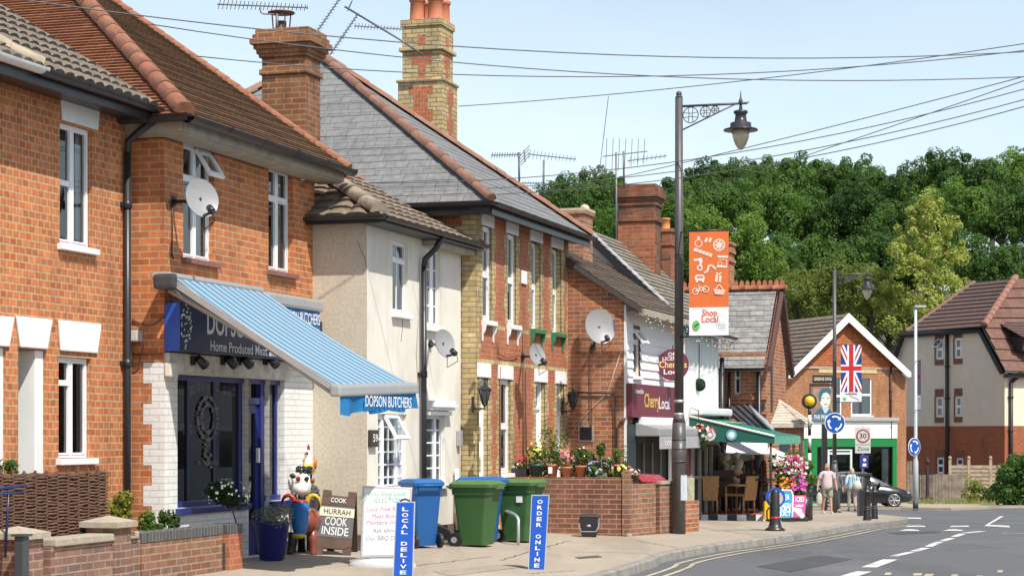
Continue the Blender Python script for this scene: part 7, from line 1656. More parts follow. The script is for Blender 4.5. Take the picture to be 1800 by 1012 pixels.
# ------------------------------------------------------------------ pavement boards
CB = root('chalkboard_sign', 'wooden A-board with a grey chalk panel reading COOK INSIDE', 'a-board', on(590, 25.2)); WD = plain('dark_stained_wood', (.075, .036, .022), .6, vary=.35, scale=5, bmp=.2)
y25 = 25.0; A_ = lambda x, y, d=0: P(x, y, y25 + d)
def slab(p00, p10, p11, p01, th, mb, m=0):     # a flat board from four front corners
    n = (p10 - p00).cross(p01 - p00).normalized(); mb.hexa([p00, p10, p10 - n * th, p00 - n * th], [p01, p11, p11 - n * th, p01 - n * th], m)
c00, c10, c01, c11 = A_(551, 975), A_(616, 981), A_(568, 863, .28), A_(626, 868, .28)
def cbp(s, t, e=0):
    n = (c10 - c00).cross(c01 - c00).normalized(); return c00 + (c10 - c00) * s + (c01 - c00) * t + ((c11 - c10) - (c01 - c00)) * s * t + n * e
mb = MB(); slab(cbp(0, 0), cbp(.24, 0), cbp(.24, .18), cbp(0, .18), .03, mb); slab(cbp(.76, 0), cbp(1, 0), cbp(1, .18), cbp(.76, .18), .03, mb); slab(cbp(0, .13), cbp(1, .13), cbp(1, .30), cbp(0, .30), .034, mb); slab(cbp(0, .80), cbp(1, .80), cbp(1, .95), cbp(0, .95), .034, mb); slab(cbp(0, .93), cbp(.24, .93), cbp(.24, 1.03), cbp(0, 1.03), .03, mb); slab(cbp(.76, .93), cbp(1, .93), cbp(1, 1.03), cbp(.76, 1.03), .03, mb)
mb.build('frame', WD, CB); mb = MB()
b0, b1 = A_(600, 978, .75), A_(628, 975, .7); slab(b0, b1, cbp(1, 1.02, -.04), cbp(.76, 1.02, -.04), .03, mb); b0, b1 = A_(575, 976, .8), A_(588, 977, .8); slab(b0, b1, cbp(.24, 1.02, -.04), cbp(0, 1.02, -.04), .03, mb); mb.build('rear_leg', WD, CB)
mb = MB(); slab(cbp(.005, .30, .004), cbp(.995, .30, .004), cbp(.995, .79, .004), cbp(.005, .79, .004), .03, mb); mb.build('chalk_panel', plain('chalk_grey', (.11, .11, .11), .85, vary=.2, scale=4, dirt=(.2, .2, .2), dirt_amt=.3), CB)
mb = MB(); slab(cbp(.0, .62, .012), cbp(1, .62, .012), cbp(1, .76, .012), cbp(.0, .76, .012), .006, mb); mb.build('ribbon_banner', plain('cream_ribbon', (.62, .57, .42), .7, vary=.1), CB)
ux = (c10 - c00).normalized(); up = (cbp(.5, .8) - cbp(.5, .3)).normalized(); wb2 = (c10 - c00).length; CH = plain('chalk_white', (.68, .68, .66), .9, vary=.06)
text('lettering', 'COOK', CH, CB, cbp(.5, .875, .006), ux, up, .085, wb2 * .42, .012); text('lettering', 'HURRAH', BLACKP, CB, cbp(.5, .69, .0135), ux, up, .10, wb2 * .72, .008); text('lettering', 'COOK', CH, CB, cbp(.5, .54, .006), ux, up, .15, wb2 * .60, .006); text('lettering', 'INSIDE', CH, CB, cbp(.5, .39, .006), ux, up, .15, wb2 * .72, .006)
WBs = root('whiteboard_sign', 'white menu board with grey frame on a low base, behind the blue LOCAL DELIVERY sign', 'pavement sign', on(675, 23.4)); V = lambda x, y, d=0: P(x, y, 23.3 + d)
k00, k10, k01, k11 = V(633, 980), V(716, 978, .0), V(637, 853, .12), V(725, 856, .12)
mb = MB(); slab(k00, k10, k11, k01, .035, mb); mb.build('frame', plain('silver_frame', (.50, .50, .49), .35, metal=.4, vary=.05), WBs, bevel=.012)
kp = lambda s, t, e=0: k00 + (k10 - k00) * s + (k01 - k00) * t + ((k11 - k10) - (k01 - k00)) * s * t + (k10 - k00).cross(k01 - k00).normalized() * e
mb = MB(); slab(kp(.05, .035, .004), kp(.95, .035, .004), kp(.95, .965, .004), kp(.05, .965, .004), .004, mb); mb.build('board', plain('white_board', (.70, .71, .72), .35, vary=.03), WBs)
ux = (k10 - k00).normalized(); up = (k01 - k00).normalized(); wb2 = (k10 - k00).length
GT, PT, BT = plain('mint_pen', (.10, .45, .30), .8), plain('pink_pen', (.62, .16, .24), .8), plain('grey_pen', (.22, .22, .25), .8)
for s, t, wd, mt, cx in (('Why Shop Local', .89, .82, GT, .5), ('SELECTION', .80, .6, GT, .52), ('Local Free Range', .68, .84, PT, .5), ('Meat Boxes', .58, .6, PT, .5), ('Platters made', .49, .82, PT, .5), ('Ask about', .38, .55, BT, .5), ('Our BBQ Deals', .27, .8, BT, .5)): text('lettering', s, mt, WBs, kp(cx, t, .0045), ux, up, .075, wb2 * wd, .001, shear=.15)
mb = MB(); mb.tube([V(646, 980, .05), V(646, 992, .05)], .02, 8); mb.tube([V(705, 980, .05), V(705, 992, .05)], .02, 8); mb.build('foot_post', BLACKP, WBs)
mb = MB(); c = on(672, 23.35); rows = []
for r_, h in ((.0, .10), (.12, .10), (.22, .085), (.3, .05), (.32, .02), (.32, -.03)): rows.append([c + Vector((math.cos(a) * r_ * 1.25, math.sin(a) * r_ * .62, h)) for a in [k * math.pi / 12 for k in range(24)]])
mb.grid(rows[::-1], 0, True, True); mb.build('base', plain('pale_grey_base', (.46, .47, .48), .5, vary=.08), WBs)
def blade(label, x0, x1, xb0, xb1, yt, yb, Y, words):
    t = root('blue_pavement_sign', label, 'pavement sign', on((xb0 + xb1) / 2, Y), 'upright blue pavement signs of the butcher'); a, b, c, d = P(xb0, yb, Y), P(xb1, yb, Y), P(x1, yt, Y), P(x0, yt, Y)
    mb = MB(); slab(a, b, c, d, .035, mb); mb.build('frame', plain('silver_edge', (.5, .53, .58), .35, metal=.3), t)
    n = Vector((0, -1, 0)); e = (b - a) * .06; f_ = (d - a) * .012; mb = MB(); slab(a + e + f_ + n * .004, b - e + f_ + n * .004, c - e - f_ + n * .004, d + e - f_ + n * .004, .004, mb); mb.build('panel', SIGNBLUE, t)
    chars = list(words); N = len(chars); m0, m1 = (a + b) / 2, (c + d) / 2; w = (b - a).length; L = (m1 - m0).length
    for i, ch in enumerate(chars):
        if ch == ' ': continue
        p = m1 + (m0 - m1) * (.055 + .91 * (i + .5) / N); text('letter', ch, LETW, t, p + n * .006, (1, 0, 0), (m1 - m0), L * .91 / N * .92, w * (.30 if ch != 'I' else .07), .025)
    return t
s_ = blade('blue upright sign reading LOCAL DELIVERY, in front of the white menu board', 696, 730, 689, 726, 881, 1036, 20.4, 'LOCAL DELIVERY')
mb = MB(); mb.tube([P(703, 884, 20.43), P(705, 879, 20.43), P(712, 876.5, 20.43), P(719, 879, 20.43), P(721, 884, 20.43)], .012, 6); mb.build('handle', BLACKP, s_)
blade('blue upright sign reading ORDER ONLINE, alone near the kerb', 934, 966, 928, 958, 869, 1003, 23.5, 'ORDER ONLINE')

# ------------------------------------------------------------------ wheelie bins
def binproto(label, mat, lid):
    t = root('wheelie_bin', label, 'wheelie bin', (0, 0, 0), 'wheelie bins outside the houses'); I = Fr((0, 0), R(90)); mb = MB()
    H = .86
    def sec(z, w0, d0, d1, r=.05):
        pts = []
        for cx, cy, a0 in ((w0 - r, d1 - r, 0), (-w0 + r, d1 - r, 1), (-w0 + r, d0 + r, 2), (w0 - r, d0 + r, 3)):
            for k in range(4): a = (a0 + k / 3) * math.pi / 2; pts.append(Vector((cx + math.cos(a) * r, cy + math.sin(a) * r, z)))
        return pts
    rows = [sec(.03, .19, -.19, .19), sec(.5, .225, -.23, .235), sec(H - .12, .245, -.265, .255), sec(H - .115, .26, -.28, .275), sec(H, .27, -.295, .285)]
    mb.grid(rows, 0, False, True); mb.face(list(reversed(rows[0]))); mb.build('body', mat, t, bevel=.0)
    mb = MB(); rows = [sec(H - .01, .295, -.33, .30, .06), sec(H + .035, .30, -.34, .31, .06), sec(H + .075, .25, -.27, .26, .05), sec(H + .085, .2, -.2, .2, .05)]; mb.grid(rows, 0, False, True); mb.face(rows[-1]); mb.face(list(reversed(rows[0]))); mb.box(Fr((0, -.33), R(90)), -.12, .12, -.02, .03, H - .03, H + .02); l_ = mb.build('lid', lid, t)
    mb = MB(); mb.tube([(-.2, .30, H - .03), (-.2, .36, H), (.2, .36, H), (.2, .30, H - .03)], .016, 6); mb.build('handle', lid, t)
    for s in (-1, 1):
        mb = MB(); mb.tube([(s * .20, .23, .1), (s * .255, .23, .1)], .1, 18, smooth=False); mb.lathe((0, 0, 0), [(0, 0)] * 2, 3) if False else None; wb_ = mb.build('wheel', BLACKP, t); mb = MB(); mb.tube([(s * .25, .23, .1), (s * .262, .23, .1)], .045, 12, smooth=False); mb.build('hub', GREYM, wb_)
    return t
GB = plain('green_bin_plastic', (.035, .105, .028), .5, vary=.1, scale=3, dirt=(.10, .14, .06), dirt_amt=.4); GL = plain('green_lid_plastic', (.075, .155, .045), .5, vary=.12, scale=4, dirt=(.16, .2, .1), dirt_amt=.4); BB_ = plain('blue_bin_plastic', (.008, .085, .27), .45, vary=.08, dirt=(.05, .12, .25), dirt_amt=.3); BL_ = plain('blue_lid_plastic', (.012, .11, .33), .45, vary=.1)
bg = binproto('faded green wheelie bin, nearer of the two, with a domed lid', GB, GL); bg.location = on(838, 27.4); bg.rotation_euler.z = R(68); bg.scale = (1, 1, .96)
b2_ = clone(bg, on(914, 28.6), R(64), 'green wheelie bin with a white label, against the flower wall', 1, .96)
mb = MB(); lfr = Fr((-.236, 0), R(180)); pl_ = [o for o in bpy.data.objects if o.parent == b2_ and o.name.startswith('body')][0]
mb.box(lfr, .06, .15, -.01, .014, .60, .69); o = mb.build('label', LETW, None); o.parent = b2_
bb = binproto('bright blue wheelie bin behind the menu board', BB_, BL_); bb.location = on(741, 26.9); bb.rotation_euler.z = R(-152); bb.scale = (.8, .84, .98)
clone(bb, on(846, 28.2), R(66), 'blue wheelie bin tucked between the two green bins', .95, .99)
hp = root('cycle_hoop', 'galvanised cycle hoop beside the second green bin', 'cycle stand', on(905, 28.2)); mb = MB(); Hh = .44; a, b = on(870, 29.0), on(911, 27.9)
mb.tube([a + Vector((0, 0, -.1)), a + Vector((0, 0, Hh * .8))] + [a + (b - a) * (.12 + .0 * k) * 0 + (b - a) * (.5 - .5 * math.cos(math.pi * k / 8)) + Vector((0, 0, Hh * .8 + Hh * .2 * math.sin(math.pi * k / 8))) for k in range(1, 8)] + [b + Vector((0, 0, Hh * .8)), b + Vector((0, 0, -.1))], .024, 10); mb.build('tube', GALV, hp)
dp = root('plastic_downpipe', 'short white pipe at the foot of the cream house corner, behind the green bin', 'pipe', q(f3, 805, 930, .06)); mb = MB(); u = f3.hit(803, 880, .06)[0]; mb.tube([f3.w(u, .06, .45), f3.w(u, .06, 1.1)], .03, 8); mb.build('upper', WPAINT, dp); mb = MB(); mb.tube([f3.w(u, .06, .05), f3.w(u, .06, .45)], .034, 8); mb.build('lower', MATS['rusty_pipe'], dp)

# ------------------------------------------------------------------ flower wall in front of the patterned house
a0, c0, e0 = on(862, 31.25), on(1105, 30.6), on(1229, 33.0)
fa, fb = Fr(a0, math.atan2(c0.x - a0.x, c0.y - a0.y)), Fr(c0, math.atan2(e0.x - c0.x, e0.y - c0.y)); La, Lb = (c0 - a0).length, (e0 - c0).length; zg0 = 0
fwall = root('flower_wall', 'brown brick front garden wall with flower pots along its top, turning towards the lamp post', 'garden wall', c0)
zt1 = fa.hit(1000, 838)[1]; mb = MB(); mb.box(fa, 0, La, -.22, 0, -.25, zt1); mb.build('wall', BWALL2, fwall, bevel=.004)
mb = MB(); ub1 = fb.hit(1153, 900)[0]; ub2 = fb.hit(1160, 900)[0]; ub3 = fb.hit(1199, 900)[0]; ztb = fb.hit(1130, 850)[1]
mb.box(fa, La - .1, La + .02, -.23, .02, -.25, zt1 + .1); mb.box(fb, .02, ub1, -.22, .0, -.25, ztb); mb.build('wall_end', BWALL, fwall, bevel=.004)
mb = MB(); mb.box(fb, ub2, ub3, -.22, 0, -.3, fb.hit(1175, 850)[1]); mb.build('wall_beyond', BWALL, fwall, bevel=.004); mb = MB(); mb.box(fb, ub2 - .02, ub3 + .02, -.25, .02, fb.hit(1175, 850)[1] + .002, fb.hit(1175, 850)[1] + .05); mb.build('coping', STONE, fwall)
mb = MB(); mb.box(fb, ub3, Lb, -.22, 0, -.3, fb.hit(1215, 880)[1]); mb.build('low_wall', BO, fwall, bevel=.004)
mb = MB(); mb.box(fa, La - .02, La + .06, .02, .09, .0, .09); mb.build('stone_foot', STONE, fwall, bevel=.02)
pt = root('wooden_post', 'weathered pale green post on the low wall right of the lamp post', 'post', fb.w(Lb - .1, -.3, 0)); mb = MB(); a_, b_ = fb.hit(1204, 850, -.3), fb.hit(1219, 850, -.3); mb.box(fb, a_[0], b_[0], -.36, -.28, -.2, fb.hit(1210, 840, -.3)[1]); mb.build('board', plain('lichen_wood', (.36, .37, .24), .9, vary=.25, scale=8), pt, bevel=.01)
FA = lambda x, y, v=-.11: fa.w(fa.hit(x, y, v)[0], v, fa.hit(x, y, v)[1])
def potted(label, x, yb, yt, wpx, matp, kind, fol, r, n, fl=(), group='flower pots on the garden wall', leaf=.028, sc=(1, 1, 1), seed=1):
    p = FA(x, yb); p.z = zt1 + .002; Yp = p.y; w = wpx * Yp / F / 2; h = (yb - yt) * Yp / F; t = root('flower_pot', label, 'flower pot', p, group); mb = MB()
    mb.lathe(p, [(w * .68, 0), (w * .92, h * .82), (w * 1.02, h * .82), (w * 1.04, h), (w * .92, h), (w * .88, h * .85), (0, h * .85)], 16); mb.build('pot', matp, t)
    c = p + Vector((0, 0, h + r * sc[2] * .75)); mb = MB(); leafy(mb, c, r, n, leaf, seed, 8, sc, sharp=2.4); mb.build('foliage', LEAF[kind], t, merge=False)
    for k, (cl, m_, s) in enumerate(fl): flowers(t, c + Vector((0, -.03, r * .25)), r * .95, m_, cl, s, sc, seed + k)
    return t
FY, FP, FR, FW, FB = plain('yellow_petals', (.70, .58, .12), .7, vary=.2), plain('pink_petals', (.66, .16, .22), .7, vary=.25), plain('red_petals', (.46, .02, .03), .7, vary=.2), plain('white_petals', (.72, .70, .66), .7), plain('lilac_petals', (.32, .34, .62), .7, vary=.25)
potted('blue-green pot with cream and yellow flowers, next to the black trough', 943, 848, 826, 27, plain('dark_green_pot', (.02, .075, .06), .4), 'fresh', 0, .19, 420, ((FY, 60, .022),), seed=21)
potted('tall terracotta pot with a white label card and leafy plant', 971, 853, 831, 22, TERRA, 'pot', 0, .16, 260, (), sc=(1, 1, 1.2), seed=22)
potted('wide terracotta pot with pink blooms, middle of the three terracotta pots', 996, 854, 836, 22, plain('pale_terracotta', (.50, .21, .11), .8, vary=.15), 'olive', 0, .13, 200, ((FP, 26, .03),), seed=23)
potted('low terracotta pot with feathery green plant, right of the three terracotta pots', 1021, 855, 835, 21, TERRA, 'pot', 0, .15, 260, ((FW, 8, .015),), sc=(1, 1, 1.15), seed=24)
lb = [o for o in bpy.data.objects if o.name.startswith('flower_pot') and 'card' in o.get('label', '')][0]; mb = MB(); pc = FA(967, 830); mb.box(Fr(pc + Vector((0, -.14, 0)), R(90)), -.03, .03, -.004, .004, pc.z - .01, pc.z + .09); mb.build('label_card', LETW, lb)
bk = root('grey_bucket_pot', 'grey bucket planter with a leafy plant, left of the black trough', 'flower pot', FA(850, 836)); p = FA(850, 838); p.y -= .0; mb = MB(); mb.lathe(p, [(.085, -.02), (.115, .2), (.125, .2), (.125, .225), (.11, .225), (0, .2)], 16); mb.build('pot', plain('blue_grey_bucket', (.10, .13, .16), .5, vary=.2), bk); mb = MB(); leafy(mb, p + Vector((0, 0, .31)), .15, 260, .03, 41, 7, (1.1, 1, .8)); mb.build('foliage', LEAF['fresh'], bk, merge=False)
tr_ = root('black_trough', 'long black trough planter with red and white flowers behind the green bins', 'planter', FA(900, 838)); (u0, _), (u1, _) = fa.hit(862, 835, -.11), fa.hit(928, 835, -.11); mb = MB(); mb.box(fa, u0, u1, -.22, .0, zt1 + .003, zt1 + .125); mb.build('trough', BLACKP, tr_, bevel=.012)
mb = MB()
for k in range(5): leafy(mb, fa.w(u0 + (u1 - u0) * (k + .5) / 5, -.1, zt1 + .15), .09, 120, .022, 60 + k, 5)
mb.build('foliage', LEAF['pot'], tr_, merge=False); flowers(tr_, fa.w(u1 - .1, -.12, zt1 + .26), .06, 7, FR, .03, seed=2); flowers(tr_, fa.w((u0 + u1) / 2 + .1, -.12, zt1 + .17), .16, 16, FW, .018, (1.6, .6, .3), seed=4, name='white_flowers')
for lab, x, y, r, n, kd, sz, sc, fl, sd_ in (('bright green strap-leaved plant with lilac flowers at the wall corner', 1048, 832, .2, 420, 'fresh', .05, (1.2, .7, .85), ((FB, 40, .024),), 71), ('tall pale-leaved plant behind the lilac flowers', 1032, 803, .12, 160, 'olive', .035, (.9, .7, 1.2), (), 72), ('tall dark hollyhock spire behind the lilac flowers', 1057, 797, .11, 220, 'pot', .035, (.7, .7, 2.0), (), 73), ('yellow and pink flowers over the wall corner', 1090, 828, .14, 160, 'fresh', .03, (1.4, .8, .6), ((FY, 20, .026), (FP, 16, .022)), 74), ('pale pink flowers on the wall before the red cover', 1113, 832, .1, 120, 'pot', .026, (1.3, .8, .6), ((plain('pale_pink_petals', (.66, .42, .40), .7), 26, .022),), 75), ('rose climber with pink blooms against the right-hand door of the patterned house', 972, 775, .26, 300, 'olive', .032, (.8, .5, 2.0), ((FP, 12, .02),), 76), ('loose pink-tinged shrub behind the terracotta pots', 985, 805, .22, 240, 'olive', .026, (2.0, .6, .7), ((plain('dusty_pink_petals', (.52, .24, .18), .7), 40, .016),), 77)):
    c = FA(x, y, -.16 if sd_ < 76 else -.5); t = plantobj('flowering_plant', lab, 'plant', c, r, n, sz, kd, sc, 6, sd_, 7, 'garden plants on and behind the flower wall', zt1 if sd_ < 76 else .1)
    for k, (cl, m_, s) in enumerate(fl): flowers(t, c + Vector((0, -.03, r * .2)), r * .95, m_, cl, s, sc, sd_ + k)
mbd = root('mixed_border', 'lush mixed border of leaves and small flowers behind the pots on the flower wall', 'flower bed', FA(1010, 850, -.4)); mb = MB(); g = random.Random(17)
for k in range(15): leafy(mb, FA(938 + k * 11, 822 + g.uniform(-16, 8), -.34), g.uniform(.10, .18), 190, .03, 200 + k, 6, (1.1, .6, 1.1), sharp=2.6)
mb.build('foliage', LEAF['pot'], mbd, merge=False); mb = MB()
for k in range(9): leafy(mb, FA(945 + k * 18, 806 + g.uniform(-14, 14), -.36), .12, 110, .028, 230 + k, 5, (1.1, .6, 1.3), sharp=2.8)
mb.build('pale_foliage', LEAF['fresh'], mbd, merge=False)
for k, cl in enumerate((FP, FW, FY, FR, FB)): flowers(mbd, FA(1015, 815, -.28), .5, 34, cl, .017, (1.45, .3, .34), 40 + k)
rc = root('red_cover', 'crumpled shiny red plastic cover lying on the wall behind the pink flowers', 'cover', fb.w(fb.hit(1138, 840, -.2)[0], -.2, ztb)); mb = MB(); rows = []; g = random.Random(8)
for i in range(9):
    rows.append([fb.w(fb.hit(1115 + 5.6 * i, 840, -.18)[0], -.35 + .3 * j / 6, ztb + .02 + (.16 * math.sin(math.pi * j / 6) * (1 - .45 * i / 8)) + g.uniform(-.018, .018)) for j in range(7)])
mb.grid(rows, 0, True); mb.build('sheet', plain('red_plastic', (.34, .015, .02), .2, vary=.25, scale=8), rc, merge=False)
cd = root('black_caddy', 'small black food waste caddy with a hanging handle at the foot of the flower wall', 'caddy', on(1036, 30.3)); p = cd.location; I = Fr(p + Vector((0, 0, 0)), R(96)); w = .15
mb = MB(); mb.hexa([I.w(-.11, .10, p.z), I.w(.11, .10, p.z), I.w(.11, -.1, p.z), I.w(-.11, -.1, p.z)], [I.w(-.14, .13, p.z + .30), I.w(.14, .13, p.z + .30), I.w(.14, -.13, p.z + .30), I.w(-.14, -.13, p.z + .30)]); mb.build('body', BLACKP, cd, bevel=.015)
mb = MB(); mb.hexa([I.w(-.15, .14, p.z + .302), I.w(.15, .14, p.z + .302), I.w(.15, -.14, p.z + .302), I.w(-.15, -.14, p.z + .302)], [I.w(-.12, .11, p.z + .345), I.w(.12, .11, p.z + .345), I.w(.12, -.11, p.z + .345), I.w(-.12, -.11, p.z + .345)]); mb.build('lid', BLACKP, cd, bevel=.01)
mb = MB(); mb.tube([I.w(-.145, .02, p.z + .27), I.w(-.15, .14, p.z + .16), I.w(-.11, .17, p.z + .085), I.w(.11, .17, p.z + .085), I.w(.15, .14, p.z + .16), I.w(.145, .02, p.z + .27)], .009, 6); mb.build('handle', plain('grey_wire', (.25, .25, .25), .5), cd)
mb = MB(); mb.ball(I.w(0, .118, p.z + .17), .03, 8, sc=(1.3, .2, .6)); mb.build('emblem', GREYM, cd)

def coach_lamp(label, fr, x, y, v):
    a, z = fr.hit(x, y, v); o = fr.w(a, v, z); t = root('wall_lamp', label, 'wall lamp', fr.w(a, 0, z), 'black coach lamps by the doors'); mb = MB()
    mb.box(fr, a - .03, a + .03, .004, .03, z - .26, z - .02); mb.tube([fr.w(a, .02, z - .2), fr.w(a, v, z - .2), fr.w(a, v, z - .16)], .013, 6); mb.build('bracket', BLACKP, t)
    mb = MB(); mb.lathe(o, [(.03, -.16), (.035, -.14)], 6, smooth=False); mb.lathe(o, [(.10, .075), (.105, .085), (.05, .13), (.02, .15), (.02, .18), (0, .19)], 6, smooth=False)
    for k in range(6): an = k * math.pi / 3; mb.tube([o + Vector((math.cos(an) * .035, math.sin(an) * .035, -.14)), o + Vector((math.cos(an) * .09, math.sin(an) * .09, .08))], .007, 4)
    mb.build('lantern', BLACKP, t); mb = MB(); mb.lathe(o, [(.032, -.135), (.085, .075)], 6, smooth=False); mb.build('lantern_glass', plain('smoky_glass', (.06, .065, .07), .15), t)
coach_lamp('black coach lamp by the left door of the patterned house', f4, 852, 694, .2); coach_lamp('black coach lamp by the right corner of the patterned house', f4, 1007, 702, .2)

# ------------------------------------------------------------------ fairy lights under the eaves of the shop and cafe
fl = root('fairy_lights', 'string of coloured bulbs looped under the eaves of the white boarded shop and cafe', 'fairy lights', f5.w(1, .3, 3.2)); g = random.Random(3); cols = [plain('bulb_%d' % i, c, .2, vary=.02) for i, c in enumerate(((.4, .05, .04), (.03, .16, .36), (.04, .25, .14), (.5, .38, .08), (.6, .6, .58), (.10, .3, .25)))]
bm_ = [MB() for _ in cols]; mb = MB(); pts = []
for i in range(60):
    u = (L5 + Lc) * i / 59; z = (3.60 if u < L5 else 3.5) + .045 * math.sin(i * 1.1); p = f5.w(u, .36 + .02 * math.sin(i * 2.1), z); pts.append(p)
    for k in range(1 + i % 2): bm_[g.randrange(len(cols))].ball(p + Vector((g.uniform(-.05, .05), g.uniform(-.04, .04), -.05 - .09 * k + g.uniform(-.03, .03))), .018, 6)
mb.tube(pts, .006, 4, cap=False); mb.build('wire', BLACKP, fl)
for m_, c in zip(bm_, cols): m_.build('bulb_run', c, fl, merge=False)
tb = root('hanging_ball', 'dark green topiary ball hanging before the white cafe wall', 'hanging ball', P(1229, 676, 39.6)); mb = MB(); leafy(mb, P(1229, 676, 39.6), .2, 900, .02, 7, 1, (0, 0, 0)); mb.ball(P(1229, 676, 39.6), .1, 10); 
tb_o = mb.build('foliage', LEAF['dark'], tb, merge=False); mb = MB(); mb.tube([P(1229, 676, 39.6), P(1229, 600, 39.6)], .008, 4); mb.build('chain', BLACKP, tb)
mb = MB(); g = random.Random(5)
for k in range(900):
    d = Vector((g.gauss(0, 1), g.gauss(0, 1), g.gauss(0, 1))).normalized(); o = P(1229, 676, 39.6) + d * .122; a = d.orthogonal().normalized(); b = d.cross(a); s = .018; mb.face([o - a * s, o + b * s + d * .01, o + a * s, o - b * s + d * .01])
mb.build('leaves', leafmat('dull_green_topiary', (.03, .06, .035), (.07, .11, .07), 8), tb, merge=False)
for lab, x, y, Y, r in (('hanging basket of white and red flowers beside the green awning', 1228, 768, 37.6, .26),):
    c = P(x, y, Y); t = root('hanging_basket', lab, 'hanging basket', c); mb = MB(); leafy(mb, c, r, 520, .034, 31, 9, (1.1, 1, 1.0)); mb.build('foliage', LEAF['pot'], t, merge=False); flowers(t, c + Vector((0, -.05, .08)), r * .95, 34, FW, .036, (1.1, 1, .7), 3, 'white_flowers'); flowers(t, c + Vector((.08, -.05, .12)), r * .9, 18, FR, .034, (1, 1, .5), 5, 'red_flowers'); mb = MB(); mb.tube([c, c + Vector((0, .0, .5)), P(1212, 715, 39)], .01, 5); mb.build('bracket', BLACKP, t)
CG0 = plain('dark_pane', (.05, .055, .06), .1)
# ------------------------------------------------------------------ the cafe terrace
GA = plain('green_awning_cloth', (.010, .15, .10), .75, vary=.08, scale=3); GA2 = plain('green_cheek_cloth', (.008, .10, .075), .75, vary=.06, scale=3)
u0, u1 = f6.hit(1207, 735)[0], f6.hit(1263, 735)[0]; sA = 1.72; zt = f6.hit(1207, 731)[1]; zf_ = f6.w(u0, sA, 0); ztip = HC + (YH - 766) * zf_.y / F; zbt = HC + (YH - 779) * zf_.y / F
aw = root('green_awning', 'dark green cafe awning with round badges on its side panel', 'awning', f6.w((u0 + u1) / 2, .1, zt))
mb = MB(); rows = [[f6.w(u0 + (u1 - u0) * k / 6, .05 + (sA - .05) * j / 8, zt + (ztip - zt) * j / 8 - .03 * math.sin(math.pi * j / 8)) for k in range(7)] for j in range(9)]; mb.grid(rows, 0, True); mb.build('canopy', GA, aw, merge=False)
mb = MB(); mb.grid([[f6.w(u0 + .005, .05 + (sA - .05) * j / 8, zt + (ztip - zt) * j / 8 - .01) for j in range(9)], [f6.w(u0 + .005, .05 + (sA - .05) * j / 8, min(zbt + .05 * (1 - j / 8), zt + (ztip - zt) * j / 8 - .02)) for j in range(9)]], 0, False); mb.build('side_panel', GA2, aw, merge=False)
mb = MB(); n = 16; mb.grid([[f6.w(u0 + (u1 - u0) * k / n, sA + .015 * (k % 2), ztip) for k in range(n + 1)], [f6.w(u0 + (u1 - u0) * k / n, sA + .01 + .03 * (k % 2), ztip - .17 + .02 * (k % 2)) for k in range(n + 1)]], 0, False); mb.build('valance', plain('faded_green_cloth', (.10, .30, .20), .8, vary=.15), aw, merge=False)
mb = MB(); mb.tube([f6.w(u0, .05, zt), f6.w(u0, sA, ztip)], .022, 8); mb.build('edge_pole', WPAINT, aw)
mb = MB(); mb.box(f6, u0, u1, .01, .3, zt + .02, zt + .17); mb.build('cassette', WPAINT, aw, bevel=.04)
fs = Fr(f6.w(u0 - .0, 0, 0), TH + math.pi / 2)
for x, r, c1, c2 in ((1248, .115, (.66, .62, .6), (.3, .3, .3)), (1286, .105, (.16, .36, .46), (.6, .72, .8))):
    uu, zz = fs.hit(x, 764); mb = MB(); mb.disc(fs.w(uu, .012, zz), fs.n, r, 24, th=.006); bd = mb.build('badge', plain('badge_%d' % x, c1, .6, vary=.1), aw); mb = MB(); mb.disc(fs.w(uu, .017, zz), fs.n, r * .62, 20, th=.004); mb.build('badge_ring', plain('badge_in_%d' % x, c2, .6), bd); mb = MB(); mb.disc(fs.w(uu, .021, zz), fs.n, r * .34, 16, th=.003); mb.build('badge_centre', LETW, bd)
t_ = text('canopy_lettering', 'FRESH COFFEE CAKES', plain('pale_gold_print', (.48, .5, .2), .7), aw, f6.w((u0 + u1) / 2, .6, zt + (ztip - zt) * .33 + .012), f6.t, (f6.n * -1 + Vector((0, 0, (zt - ztip) / sA))), .2, (u1 - u0) * .8)
mb = MB()
for u in (u0 + .05,): mb.tube([f6.w(u, sA - .08, gz(5, 40)), f6.w(u, sA - .08, ztip - .05)], .025, 8)
mb.build('post', BLACKP, aw)
tp_ = Fr(on(1228, 40), R(90)); tz = gz(4.2, 40); ter = root('cafe_terrace', 'low cafe terrace with black and white painted edge and red top', 'terrace', tp_.w(.8, 0, tz)); w_ = (1362 - 1228) * 40 / F
mb = MB(); mb.box(tp_, -.3, w_ + .2, -3, -.04, tz - .15, tz + .13); mb.build('slab', plain('red_terrace_paint', (.30, .07, .045), .7, vary=.2), ter)
for k in range(8): mb = MB(); mb.box(tp_, w_ * k / 8 + .004, w_ * (k + 1) / 8, -.04, .0, tz - .1, tz + .115); mb.build('edge_block', LETW if k % 2 == 0 else BLACKP, ter)
WK = plain('tan_wicker', (.50, .27, .105), .65, vary=.25, scale=14, bmp=.4); WK2 = plain('dark_wicker', (.10, .055, .035), .65, vary=.25, scale=14, bmp=.3); WKL = plain('pale_wicker_edge', (.58, .36, .17), .6, vary=.15)
